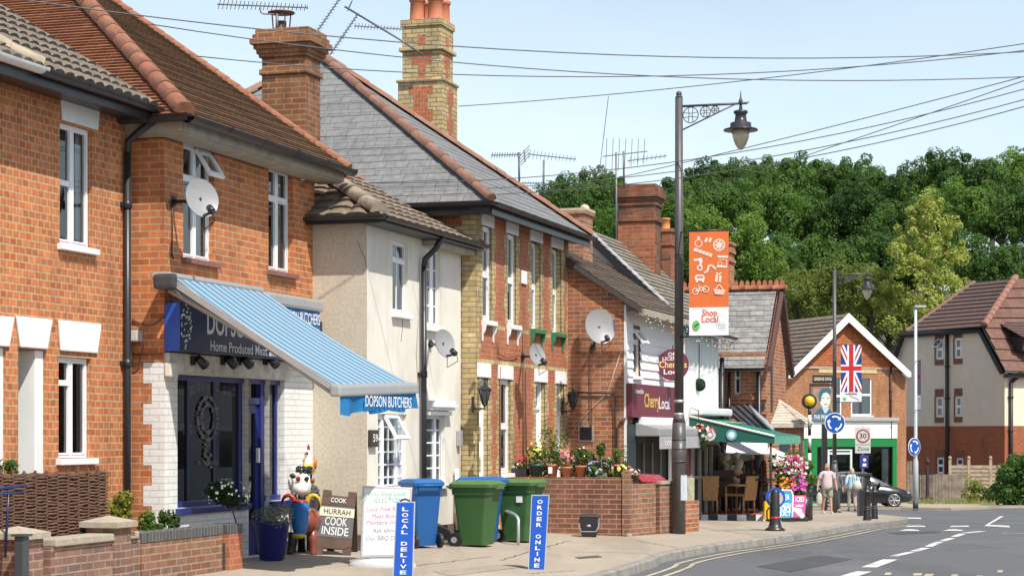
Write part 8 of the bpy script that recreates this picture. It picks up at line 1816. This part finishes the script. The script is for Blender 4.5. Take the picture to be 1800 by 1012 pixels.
def chair(label, mat, edge):
    t = root('wicker_chair', label, 'chair', (0, 0, 0), 'wicker armchairs on the cafe terrace'); I = Fr((0, 0), R(90)); W, D_ = .27, .26
    mb = MB(); mb.hexa([I.w(-W + .03, -D_, .40), I.w(W - .03, -D_, .40), I.w(W - .03, D_, .40), I.w(-W + .03, D_, .40)][::-1], [I.w(-W + .03, -D_, .46), I.w(W - .03, -D_, .46), I.w(W - .03, D_, .46), I.w(-W + .03, D_, .46)][::-1]); mb.build('seat', mat, t, bevel=.01)
    mb = MB(); mb.hexa([I.w(-W + .02, D_ + .02, .30), I.w(W - .02, D_ + .02, .30), I.w(W - .02, D_ - .02, .30), I.w(-W + .02, D_ - .02, .30)], [I.w(-W, D_ + .10, .88), I.w(W, D_ + .10, .88), I.w(W, D_ + .06, .88), I.w(-W, D_ + .06, .88)]); mb.build('backrest', mat, t, bevel=.012)
    for s in (-1, 1):
        for dd in (-1, 1): mb = MB(); mb.tube([I.w(s * (W - .03), dd * (D_ - .02), .0), I.w(s * (W - .03), dd * (D_ - .02), .42 if dd > 0 else .66)], .022, 6); mb.build('leg', edge, t)
        mb = MB(); mb.tube([I.w(s * (W - .01), D_ + .04, .66), I.w(s * (W + .02), -.1, .67), I.w(s * (W - .02), -D_ + .02, .65)], [.025, .03, .025], 6); mb.build('armrest', edge, t)
    return t
ch = chair('tan wicker chair with its back to the street, nearest the lamp post', WK, WKL); ch.location = tp_.w((1243 - 1228) * 40 / F, -.45, tz + .13); ch.rotation_euler.z = R(6); ch.scale = (.86, .86, .86)
clone(ch, tp_.w((1306 - 1228) * 40 / F, -.5, tz + .13), R(52), 'tan wicker armchair turned sideways, middle of the terrace', .86)
cdk = chair('dark brown wicker chair behind the two tan chairs, left', WK2, WK2); cdk.location = tp_.w((1272 - 1228) * 40 / F, -1.2, tz + .13); cdk.rotation_euler.z = R(10); cdk.scale = (.95, .95, .98)
clone(cdk, tp_.w((1338 - 1228) * 40 / F, -1.1, tz + .13), R(-20), 'dark brown wicker chair behind the two tan chairs, right', .9)
def table(label, p):
    t = root('cafe_table', label, 'table', p, 'dark cafe tables on the terrace'); mb = MB(); mb.lathe(p, [(0, .66), (.33, .66), (.33, .69), (0, .69)], 20); mb.build('top', BLACKP, t); mb = MB(); mb.tube([p, p + Vector((0, 0, .66))], .03, 8); mb.lathe(p, [(.2, 0), (.2, .02), (.04, .04)], 14); mb.build('pedestal', BLACKP, t)
table('black round cafe table between the tan chair and the dark chair', tp_.w((1262 - 1228) * 40 / F, -.95, tz + .13)); table('black round cafe table beside the sideways tan chair', tp_.w((1343 - 1228) * 40 / F, -.7, tz + .13))
wa_ = root('white_awning', 'plain white cloth awning behind the green awning', 'awning', P(1310, 786, 42.3)); mb = MB(); A, B, C_, D = P(1276, 797, 41.9), P(1349, 797, 41.7), P(1349, 776, 42.6), P(1278, 776, 42.8); mb.grid([[A + (B - A) * k / 6 for k in range(7)], [D + (C_ - D) * k / 6 for k in range(7)]], 0, True); mb.face([B, P(1402, 806, 42.4), P(1352, 784, 42.7)]); mb.build('cloth', WCL, wa_, merge=False); mb = MB(); mb.tube([A, B], .02, 6); mb.build('rail', WPAINT, wa_)
bl = root('balloon_column', 'column of cream and peach balls at the terrace entrance', 'decoration', on(1285, 41.6)); g = random.Random(6); mbs = [MB(), MB()]
for k in range(30): x, y = 1284 + g.uniform(-19, 19), 800 + 48 * k / 29; mbs[g.randrange(2)].ball(P(x, y, 41.5 + g.uniform(-.15, .15)), g.uniform(.065, .10), 9)
for m_, c, nm in zip(mbs, ((.72, .68, .62), (.68, .42, .22)), ('cream_balls', 'peach_balls')): m_.build(nm, plain(nm, c, .35, vary=.06), bl, merge=False)
mb = MB(); mb.box(Fr(P(1266, 0, 41.9), R(90)), 0, .12, -.04, .04, tz, HC + (YH - 790) * 41.9 / F); mb.build('white_panel', WPAINT, bl)
# flower stall and what stands before it
fs_ = root('flower_display', 'tall flower stall display of lilies and mixed blooms beside the crossing beacon', 'flower display', on(1385, 42.2)); cf_ = [plain('petal_%d' % i, c, .7, vary=.25) for i, c in enumerate(((.72, .70, .62), (.45, .02, .08), (.66, .10, .30), (.72, .24, .04), (.55, .08, .38), (.6, .5, .1)))]
mb = MB()
for k, (x, y, r) in enumerate(((1368, 815, .26), (1392, 805, .3), (1410, 820, .26), (1372, 845, .28), (1398, 845, .3), (1418, 846, .24), (1385, 862, .26), (1410, 866, .24))): leafy(mb, P(x, y, 42.2 + (k % 3) * .15), r, 300, .05, 80 + k, 6)
mb.build('foliage', LEAF['fresh'], fs_, merge=False)
g = random.Random(7)
for i, (c, n, (xa, xb), (ya, yb)) in enumerate(((0, 70, (1358, 1420), (800, 832)), (1, 30, (1362, 1415), (798, 830)), (2, 22, (1388, 1412), (802, 830)), (3, 44, (1372, 1396), (838, 866)), (4, 40, (1392, 1418), (834, 862)), (5, 16, (1370, 1400), (845, 866)))):
    mb = MB()
    for k in range(n):
        o = P(g.uniform(xa, xb), g.uniform(ya, yb), 41.85 + g.uniform(-.15, .2)); s = g.uniform(.03, .06); nn = Vector((g.gauss(0, .6), -1, g.gauss(.2, .6))).normalized(); a = nn.orthogonal().normalized(); b = nn.cross(a)
        mb.face([o + (a * math.cos(t * 1.2566 * .5) + b * math.sin(t * 1.2566 * .5)) * s * (1 if t % 2 == 0 else .5) + nn * (.0 if t % 2 else .015) for t in range(10)])
    mb.build('blooms', cf_[c], fs_, merge=False)
mb = MB()
for x in (1368, 1395, 1412): p = on(x, 42.1); mb.lathe(p, [(.16, 0), (.2, .5), (.18, .5), (0, .45)], 12)
mb.build('bucket', BLACKP, fs_)
def board(label, x0, x1, yt, yb, Y, mat, words, lean=.25, frame=None, base=True, dx=0):
    t = root('pavement_board', label, 'a-board', on((x0 + x1) / 2, Y), 'pavement boards outside the cafe and florist'); a, b, c, d = P(x0, yb, Y), P(x1, yb, Y + .15), P(x1 + dx, yt, Y + lean + .15), P(x0 + dx, yt, Y + lean)
    mb = MB(); slab(a, b, c, d, .03, mb); pn = mb.build('panel', mat, t); n = (b - a).cross(d - a).normalized(); w = (b - a).length; up = (d - a); m0 = (a + b) / 2
    for s, tt, sz, wd in words: text('lettering', s, LETW, pn, m0 + up * tt + n * .006, b - a, up, sz, w * wd, .014)
    if frame:
        mb = MB(); e = n * .0; mb.tube([a, d * .88 + a * .12, d + (c - d) * .15 + up * .05, c - (c - d) * .15 + up * .05, c * .88 + b * .12, b + Vector((0, 0, -.25))], .02, 6); mb.build('frame', frame, t)
    if base: mb = MB(); q2 = on((x0 + x1) / 2, Y + .2); mb.box(Fr(q2, R(90)), -w * .5, w * .6, -.2, .15, q2.z, q2.z + .09); mb.build('foot', BLACKP, t, bevel=.02)
    return t
board('light blue pavement board with a curved white frame', 1367, 1391, 864, 918, 39.5, plain('sky_blue_board', (.01, .24, .52), .5), (('TEA', .82, .16, .5), ('JUICE', .42, .13, .8), ('FRESH', .56, .12, .8), ('JUICY', .28, .12, .8), ('COFFEE', .14, .07, .7)), frame=WPAINT, dx=3)
board('pink pavement board beside the light blue one', 1392, 1414, 870, 922, 40.2, plain('hot_pink_board', (.66, .06, .25), .5), (('ICED', .86, .15, .7), ('cakes', .66, .10, .6), ('shakes', .2, .08, .7)), dx=3)
pk = [o for o in bpy.data.objects if o.get('label', '').startswith('pink pavement')][0]; mb = MB(); g = random.Random(2)
for k in range(7): mb.ball(P(1403 + g.uniform(-7, 7), 900 + g.uniform(-6, 7), 40.12), .06, 8, sc=(1, .12, .8))
mb.build('printed_cream', LETW, pk, merge=False)
board('small yellow pavement board at the edge of the terrace', 1345, 1355, 880, 912, 39.6, plain('signal_yellow', (.72, .40, .01), .5), (), lean=.08, base=False)
p = on(1362.5, 33.9); t = root('bollard', 'black footway bollard with red band and round blue and white head', 'bollard', p, 'black bollards at the kerb corner'); mb = MB(); mb.lathe(p, [(.17, 0), (.17, .03), (.12, .06), (.10, .12), (.085, .18), (.078, .22), (.075, .66), (.05, .70), (0, .71)], 16); mb.build('post', BLACKP, t)
mb = MB(); mb.lathe(p, [(.081, .20), (.081, .24)], 16); mb.build('red_band', plain('reflective_red', (.5, .02, .02), .4), t); mb = MB(); c = p + Vector((0.02, .1, .56)); mb.disc(c, (-.1, -1, 0), .17, 24, th=.05); mb.build('blue_head', SIGNBLUE, t); mb = MB(); mb.disc(c + Vector((0, -.03, -.01)), (-.1, -1, 0), .125, 24, th=.01); mb.build('head_face', plain('pale_face_plate', (.5, .5, .47), .4), t); mb = MB(); mb.tube([p + Vector((-.08, 0, .42)), p + Vector((-.14, 0, .34)), p + Vector((-.14, 0, .22)), p + Vector((-.1, 0, .16))], .016, 6); mb.build('side_loop', BLACKP, t)

mb = MB(); (ua, _), (ub, zt7) = s7.hit(1262, 800), s7.hit(1343, 790); mb.box(s7, ua, ub, .005, .06, -.9, zt7)  # dark panel added on the wall, standing in for the shade under the awning
sw7 = mb.build('dark_wall_panel', DARK, h7); mb = MB()
for k in range(11): u = ua + (ub - ua) * (k + .5) / 11; mb.box(s7, u - .025, u + .02, .061, .075, -.5 + .12 * (k % 3), zt7 - .12 - .1 * (k % 4), k % 4)
mb.build('coloured_strips', [plain('stock_%d' % i, c, .7) for i, c in enumerate(((.16, .05, .04), (.05, .07, .13), (.22, .17, .12), (.10, .12, .10)))], sw7, merge=False)

# ------------------------------------------------------------------ houses across the street: out of view to the right, added for the shop glass to mirror
for k in range(5):
    fo = Fr((5.6 + TS * (33 + 6.6 * k), 33 + 6.6 * k), TH + math.pi); zo = gz(16, 36 + 6.6 * k); H_ = 5.0 + .35 * (k % 3)
    ho = root('unseen_facing_house', ('red', 'dark red', 'pale painted', 'orange', 'plum')[k] + ' brick house out of view across the street, added for the shop windows to mirror', 'house', fo.w(-3.2, 0, zo)); mb = MB(); mb.box(fo, -6.4, 0, -6, 0, zo - .3, zo + H_)
    mb.build('wall', (BR, BK, BW, BO, BP)[k], ho); mb = MB(); tiled(mb, fo.w(-6.5, .35, zo + H_ - .1), fo.w(.1, .35, zo + H_ - .1), fo.w(.1, -3, zo + H_ + 2.1), fo.w(-6.5, -3, zo + H_ + 2.1), .33, .02); tiled(mb, fo.w(.1, -6.3, zo + H_ - .1), fo.w(-6.5, -6.3, zo + H_ - .1), fo.w(-6.5, -3, zo + H_ + 2.1), fo.w(.1, -3, zo + H_ + 2.1), .33, .02); mb.build('roof', (T3, TS4)[k % 2], ho, merge=False)
    for u in (-5.2, -2.2):
        for z in (1.0, 3.3): mb = MB(); mb.box(fo, u, u + 1.1, .005, .05, zo + z, zo + z + 1.25); o = mb.build('window', UPVC, ho); mb = MB(); mb.box(fo, u + .07, u + 1.03, .051, .06, zo + z + .07, zo + z + 1.18); mb.build('pane', CG0, o)

# ------------------------------------------------------------------ the dark car
cp = on(1512, 86); car = root('dark_car', 'black hatchback with silver wheels parked before the green shop front', 'car', cp); k0 = 86 / F
CX = lambda px: (px - 900) * k0; cz = cp.z; y0 = 86.0
PAINT = plain('black_car_paint', (.012, .013, .016), .18, vary=.05, spec=.7); CG = plain('car_glass', (.03, .035, .04), .06, vary=.05, spec=.8); TYRE = plain('tyre', (.015, .015, .016), .85); ALLOY = plain('alloy', (.55, .55, .56), .3, metal=.6); CHR = plain('chrome', (.6, .6, .62), .2, metal=.8)
xr, xf = CX(1424), CX(1600); Lc_ = xf - xr
st = [(0, .35, .62, .80, .70), (.02, .24, .80, .95, .78), (.10, .2, .90, 1.02, .86), (.30, .17, .92, 1.0, .88), (.55, .17, .92, .98, .88), (.70, .18, .90, .93, .87), (.84, .19, .80, .84, .84), (.94, .22, .66, .70, .76), (.985, .28, .54, .58, .62), (1, .36, .46, .5, .5)]
mb = MB(); rows = []
for t_, zb_, zs_, zt_, hw in st:
    x = xr + Lc_ * t_; pr = [(-hw * .93, zb_), (-hw, zb_ + .12), (-hw, (zb_ + zs_) / 2), (-hw * .985, zs_), (-hw * .8, zt_), (0, zt_ + .025), (hw * .8, zt_), (hw * .985, zs_), (hw, (zb_ + zs_) / 2), (hw, zb_ + .12), (hw * .93, zb_)]
    rows.append([Vector((x, y0 + y, cz + z)) for y, z in pr])
mb.grid(rows, 0, True); mb.face(rows[0]); mb.face(list(reversed(rows[-1]))); mb.build('body', PAINT, car, merge=False)
mb = MB(); rows = []
for t_, zt_, hw in ((.03, 1.0, .74), (.10, 1.36, .66), (.22, 1.475, .62), (.40, 1.50, .62), (.54, 1.44, .62), (.66, 1.2, .66), (.76, .95, .72)):
    x = xr + Lc_ * t_; zb_ = .93 if t_ < .7 else .9; pr = [(-.84, zb_), (-hw - .04, zb_ + (zt_ - zb_) * .72), (-hw, zb_ + (zt_ - zb_) * .9), (-hw * .7, zt_), (0, zt_ + .02), (hw * .7, zt_), (hw, zb_ + (zt_ - zb_) * .9), (hw + .04, zb_ + (zt_ - zb_) * .72), (.84, zb_)]
    rows.append([Vector((x, y0 + y, cz + z)) for y, z in pr])
mb.grid(rows, 0, True); mb.face(rows[0]); mb.face(list(reversed(rows[-1]))); mb.build('cabin', plain('roof_paint', (.10, .105, .11), .2, spec=.7), car, merge=False)
for a, b in ((.12, .27), (.29, .46), (.475, .66)):
    mb = MB(); pts = []
    for t_ in (a, (a + b) / 2, b):
        zt_ = 1.36 if t_ < .5 else 1.36 - (t_ - .5) * 2.3
        pts.append((xr + Lc_ * t_, zt_))
    tops = [Vector((x, y0 - .735 + .0, cz + z - .04)) for x, z in pts]; bots = [Vector((x, y0 - .875, cz + .95)) for x, z in pts]
    mb.face([bots[0], bots[1], bots[2], tops[2], tops[1], tops[0]]) if tops[2].z > bots[2].z + .03 else mb.face([bots[0], bots[1], bots[2], tops[1], tops[0]]); mb.build('window', CG, car)
mb = MB(); mb.face([Vector((xr + Lc_ * .79, y0 - .68, cz + .93)), Vector((xr + Lc_ * .79, y0 + .68, cz + .93)), Vector((xr + Lc_ * .565, y0 + .58, cz + 1.44)), Vector((xr + Lc_ * .565, y0 - .58, cz + 1.44))]); mb.build('windscreen', plain('windscreen_glass', (.16, .18, .2), .08, spec=.8), car)
for t_, s in ((.80, -1), (.80, 1), (.17, -1), (.17, 1)):
    c = Vector((xr + Lc_ * t_, y0 + s * .80, cz + .32)); ax_ = Vector((0, s * .11, 0)); mb = MB(); mb.tube([c - ax_, c + ax_], .325, 24, smooth=False); w_o = mb.build('wheel', TYRE, car)
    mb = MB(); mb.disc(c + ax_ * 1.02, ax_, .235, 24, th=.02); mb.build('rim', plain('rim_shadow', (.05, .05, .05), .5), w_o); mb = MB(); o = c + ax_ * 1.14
    for k in range(10):
        a = k * math.pi / 5 + (.12 if k % 2 else -.12); mb.tube([o + Vector((math.cos(a) * .04, 0, math.sin(a) * .04)), o + Vector((math.cos(a) * .225, 0, math.sin(a) * .225))], .017, 4)
    mb.tube([o + Vector((math.cos(k * math.pi / 12) * .235, 0, math.sin(k * math.pi / 12) * .235)) for k in range(25)], .016, 5, cap=False); mb.disc(o, ax_, .05, 12, th=.02); mb.build('spokes', ALLOY, w_o, merge=False)
    if s < 0: mb = MB(); mb.tube([c + Vector((math.cos(a) * .37, -.02, math.sin(a) * .37)) for a in [math.pi * k / 12 for k in range(13)]], .03, 5); mb.build('wheel_arch', BLACKP, car)
mb = MB(); mb.ball(Vector((xr + Lc_ * .925, y0 - .70, cz + .62)), .17, 10, sc=(1.1, .35, .42)); mb.build('headlight', CHR, car); mb = MB(); mb.ball(Vector((xr + Lc_ * .96, y0 - .6, cz + .34)), .07, 8, sc=(1, .6, .7)); mb.build('fog_light', CHR, car)
mb = MB(); mb.ball(Vector((xr + Lc_ * .655, y0 - .95, cz + .99)), .1, 8, sc=(.8, 1, .7)); mb.build('mirror', PAINT, car)
for t_ in (.30, .48): mb = MB(); mb.box(Fr((xr + Lc_ * t_, y0 - .885), R(90)), 0, .2, 0, .02, cz + .80, cz + .83); mb.build('handle', CHR, car)
mb = MB(); mb.box(Fr((xr + Lc_ * .12, y0 - .62), R(90)), 0, Lc_ * .42, 0, .03, cz + 1.46, cz + 1.50); mb.build('roof_rail', CHR, car)

# ------------------------------------------------------------------ people
SKIN = plain('skin', (.50, .26, .17), .6, vary=.08)
def skinmesh(name, nodes_, edges, mat, par, sub=2, mirror=False):
    me = bpy.data.meshes.new(name); me.from_pydata([n[0] for n in nodes_], edges, []); o = bpy.data.objects.new(name, me); COL.objects.link(o)
    md = o.modifiers.new('s', 'SKIN'); md.use_smooth_shade = True; sb = o.modifiers.new('u', 'SUBSURF'); sb.levels = sub; sb.render_levels = sub
    for v, n in zip(me.skin_vertices[0].data, nodes_): v.radius = n[1] if isinstance(n[1], tuple) else (n[1], n[1]); v.use_root = False
    me.skin_vertices[0].data[0].use_root = True
    dg = bpy.context.evaluated_depsgraph_get(); m2 = bpy.data.meshes.new_from_object(o.evaluated_get(dg)); bpy.data.objects.remove(o)
    for p_ in m2.polygons: p_.use_smooth = True
    m2.materials.append(mat); r_ = bpy.data.objects.new(name, m2); COL.objects.link(r_); r_.parent = par; return r_
def person(label, p, H, face, pose, shirt, legsm, hair, shoes, shorts=True, sleeves=.5, stride=.16, hairlen=0, build=1.0):
    """face: heading, 0 looks at the camera; built facing -Y then turned"""
    t = root('person', label, 'person', p, None, 0); k = H / 1.75; V = lambda x, y, z: (x * k, y * k, z * k); s = stride
    Lk, Rk = V(.10, -s * .55, .50), V(-.10, s * .35, .50); La_, Ra_ = V(.11, -s, .085), V(-.11, s * 1.05, .11)
    hl, hr = pose
    N = [(V(0, 0, .95), (.15 * k * build, .11 * k * build)), (V(0, -.005, 1.12), (.155 * k * build, .115 * k * build)), (V(0, 0, 1.30), (.16 * k, .11 * k)), (V(0, .005, 1.42), (.11 * k, .08 * k)), (V(0, 0, 1.50), .055 * k), (V(0, -.015, 1.585), (.088 * k, .105 * k)), (V(0, -.012, 1.685), (.094 * k, .112 * k)),
         (V(.10, -.01, .88), .095 * k), (Lk, .062 * k), (V(.105, -s * .7, .34), .058 * k), (La_, .038 * k), (V(.115, -s - .14, .035), (.04 * k, .03 * k)),
         (V(-.10, .01, .88), .095 * k), (Rk, .062 * k), (V(-.105, s * .75, .34), .058 * k), (Ra_, .038 * k), (V(-.115, s * 1.05 - .14, .04), (.04 * k, .03 * k)),
         (V(.19, 0, 1.40), .062 * k), (V(*hl[0]), .044 * k), (V(*hl[1]), .03 * k), (V(-.19, 0, 1.40), .062 * k), (V(*hr[0]), .044 * k), (V(*hr[1]), .03 * k)]
    E = [(0, 1), (1, 2), (2, 3), (3, 4), (4, 5), (5, 6), (0, 7), (7, 8), (8, 9), (9, 10), (10, 11), (0, 12), (12, 13), (13, 14), (14, 15), (15, 16), (3, 17), (17, 18), (18, 19), (3, 20), (20, 21), (21, 22)]
    for h in (hl, hr):                      # five fingers on each hand, rooted in the palm
        e, w_ = Vector(h[0]), Vector(h[1]); d = (w_ - e).normalized(); side = d.cross(Vector((1, 0, 0))).normalized(); i0 = 19 if h is hl else 22; pm = w_ + d * .06
        N.append((V(*pm), (.022 * k, .034 * k))); ip = len(N) - 1; E.append((i0, ip))
        for q_ in range(4): o_ = side * (q_ - 1.5) * .021; a = pm + d * .045 + o_; b = a + d * (.035, .045, .042, .03)[q_] + Vector((0, -.012, 0)); N += [(V(*a), .0095 * k), (V(*b), .0075 * k)]; E += [(ip, len(N) - 2), (len(N) - 2, len(N) - 1)]
        a = w_ + d * .03 - side * .04; b = a + d * .045 - side * .01; N += [(V(*a), .011 * k), (V(*b), .009 * k)]; E += [(ip, len(N) - 2), (len(N) - 2, len(N) - 1)]
    skinmesh('body', N, E, SKIN, t)
    lerp = lambda a, b, f: tuple(Vector(a) + (Vector(b) - Vector(a)) * f)
    SN = [(V(0, 0, .785), (.20 * k * build, .155 * k * build)), (V(0, -.005, 1.08), (.185 * k * build, .142 * k * build)), (V(0, 0, 1.30), (.185 * k, .132 * k)), (V(0, .005, 1.435), (.125 * k, .09 * k)), (V(.20, 0, 1.40), .082 * k), (lerp(V(.19, 0, 1.40), V(*hl[0]), sleeves * 1.6 if sleeves < .6 else .98), .075 * k if sleeves < .6 else .062 * k), (V(-.20, 0, 1.40), .082 * k), (lerp(V(-.19, 0, 1.40), V(*hr[0]), sleeves * 1.6 if sleeves < .6 else .98), .075 * k if sleeves < .6 else .062 * k)]
    SE = [(0, 1), (1, 2), (2, 3), (3, 4), (4, 5), (3, 6), (6, 7)]
    if sleeves >= .6:
        for i, h in ((5, hl), (7, hr)): SN.append((lerp(V(*h[0]), V(*h[1]), .8), .048 * k)); SE.append((i, len(SN) - 1))
    skinmesh('shirt', SN, SE, shirt, t)
    if shorts: LN = [(V(0, 0, 1.04), (.165 * k * build, .125 * k * build)), (V(.10, -.01, .84), .115 * k), (lerp(V(.10, -.01, .88), Lk, .92), .10 * k), (V(-.10, .01, .84), .115 * k), (lerp(V(-.10, .01, .88), Rk, .92), .10 * k)]; LE = [(0, 1), (1, 2), (0, 3), (3, 4)]
    else: LN = [(V(0, 0, 1.04), (.165 * k * build, .125 * k * build)), (V(.10, -.01, .84), .112 * k), (Lk, .085 * k), (lerp(La_, Lk, .12), .07 * k), (V(-.10, .01, .84), .112 * k), (Rk, .085 * k), (lerp(Ra_, Rk, .12), .07 * k)]; LE = [(0, 1), (1, 2), (2, 3), (0, 4), (4, 5), (5, 6)]
    skinmesh('shorts' if shorts else 'trousers', LN, LE, legsm, t)
    for nm, A, dy in (('l', La_, 0), ('r', Ra_, 0)):
        a = Vector(A); skinmesh('shoe', [((a.x, a.y + .03 * k, .045 * k), (.05 * k, .04 * k)), ((a.x, a.y - .08 * k, .04 * k), (.05 * k, .038 * k)), ((a.x, a.y - .17 * k, .035 * k), (.04 * k, .028 * k))], [(0, 1), (1, 2)], shoes, t, 1)
    # face and hair
    hz = 1.635 * k; base = t.location; mb = MB()
    B_ = lambda x, y, z: base + Vector((x * k, y * k, z * k))
    for s_ in (-1, 1): mb.ball(B_(s_ * .032, -.098, 1.635), .011 * k, 6)
    mb.build('eye', BLACKP, t); mb = MB(); mb.tube([B_(0, -.10, 1.64), B_(0, -.125, 1.60), B_(0, -.10, 1.592)], [.008 * k, .016 * k, .008 * k], 6); mb.build('nose', SKIN, t)
    mb = MB(); mb.ball(B_(0, -.096, 1.562), .022 * k, 6, sc=(1.1, .35, .28)); mb.build('mouth', plain('lips', (.4, .15, .12), .6), t)
    mb = MB()
    for s_ in (-1, 1): mb.ball(B_(s_ * .083, -.005, 1.625), .028 * k, 8, sc=(.4, .7, 1.15))
    mb.build('ear', SKIN, t)
    mb = MB(); rows = []
    for i in range(7):
        ph = math.pi / 2 * (1 - i / 6 * (1.15 if hairlen else .95)); rr = .098 * k; rows.append([])
        for j in range(16):
            a = 2 * math.pi * j / 16; back = (math.sin(a) + 1) / 2; z_ = math.sin(ph) * .098; lowz = z_ - (.05 + .06 * hairlen) * back * (i / 6)
            fr_ = 1 if (back > .3 or i < (3 if hairlen else 2)) else .55
            rows[-1].append(B_(math.cos(a) * math.cos(ph) * .088 * fr_, -.005 + math.sin(a) * math.cos(ph) * .102 * fr_, 1.665 + lowz))
    mb.grid(rows, 0, True, True); mb.build('hair', hair, t)
    t.rotation_euler.z = face; return t
# the striding man
SH1 = plain('pale_pink_shirt', (.55, .44, .45), .85, vary=.10, scale=20); SHO = plain('sage_shorts', (.27, .28, .20), .85, vary=.08, scale=9); NAVYT = plain('dark_green_trousers', (.035, .06, .055), .85); BLUS = plain('pale_blue_blouse', (.42, .58, .66), .85, vary=.12, scale=14); TRO = plain('stone_trousers', (.42, .36, .29), .85, vary=.08)
HG, HB, SB = plain('sandy_hair', (.40, .26, .14), .8, vary=.2), plain('grey_fair_hair', (.46, .36, .24), .8, vary=.2), plain('brown_shoe', (.10, .035, .02), .5); SW = plain('white_trainer', (.60, .58, .56), .6)
pm = on(1454, 70); man = person('older man in a pale pink shirt and sage shorts walking with a white carrier bag', pm, 1.77, R(8), (((.29, -.02, 1.14), (.30, -.12, .90)), ((-.30, .03, 1.14), (-.36, -.06, .90))), SH1, SHO, HG, SW, True, .5, .13, 0, 1.08)
bag = root('carrier_bag', 'crumpled cream carrier bag hanging from the man\'s hand', 'bag', on(1440, 69.8, .3)); mb = MB(); rows = []; g = random.Random(4); pb = bag.location
for z, wx, wy in ((0, .06, .04), (.08, .10, .05), (.25, .10, .05), (.38, .08, .04), (.46, .03, .02)): rows.append([pb + Vector((math.cos(a) * wx + g.uniform(-.012, .012), math.sin(a) * wy, z)) for a in [k * math.pi / 6 for k in range(12)]])
mb.grid(rows, 0, True, True); mb.face(list(reversed(rows[0]))); mb.build('bag_body', plain('cream_plastic', (.46, .42, .35), .6, vary=.15, scale=10), bag); mb = MB(); mb.tube([pb + Vector((-.05, 0, .5)), pb + Vector((0, 0, .62)), pb + Vector((.05, 0, .5))], .012, 5); mb.build('bag_handle', MATS['cream_plastic'], bag)
person('walker mostly hidden behind the man, in dark green trousers and brown shoes', on(1468, 72), 1.66, R(20), (((.28, -.02, 1.14), (.28, -.08, .90)), ((-.28, .03, 1.14), (-.28, -.04, .90))), plain('dark_jacket', (.12, .12, .13), .85), NAVYT, plain('grey_hair', (.3, .28, .26), .8), SB, False, .9, .10)
wm = person('woman in a pale blue blouse and stone trousers walking away with a cream shoulder bag', on(1498, 75), 1.63, R(188), (((.27, .05, 1.14), (.27, -.06, .92)), ((-.27, .03, 1.14), (-.30, -.08, .92))), BLUS, TRO, HB, plain('black_shoe', (.02, .02, .02), .5), False, .9, .09, .8)
sb = root('shoulder_bag', 'cream shoulder bag on the woman\'s right side', 'bag', on(1507, 74.8, .85)); pb = sb.location; mb = MB(); mb.ball(pb + Vector((0, 0, .12)), .19, 12, sc=(.85, .5, 1)); mb.build('pouch', plain('cream_leather', (.62, .56, .46), .6, vary=.1), sb); mb = MB(); mb.tube([pb + Vector((-.08, 0, .26)), pb + Vector((-.16, .05, .52)), pb + Vector((-.12, .15, .5))], .014, 5); mb.build('strap', plain('dark_strap', (.08, .1, .14), .6), sb)
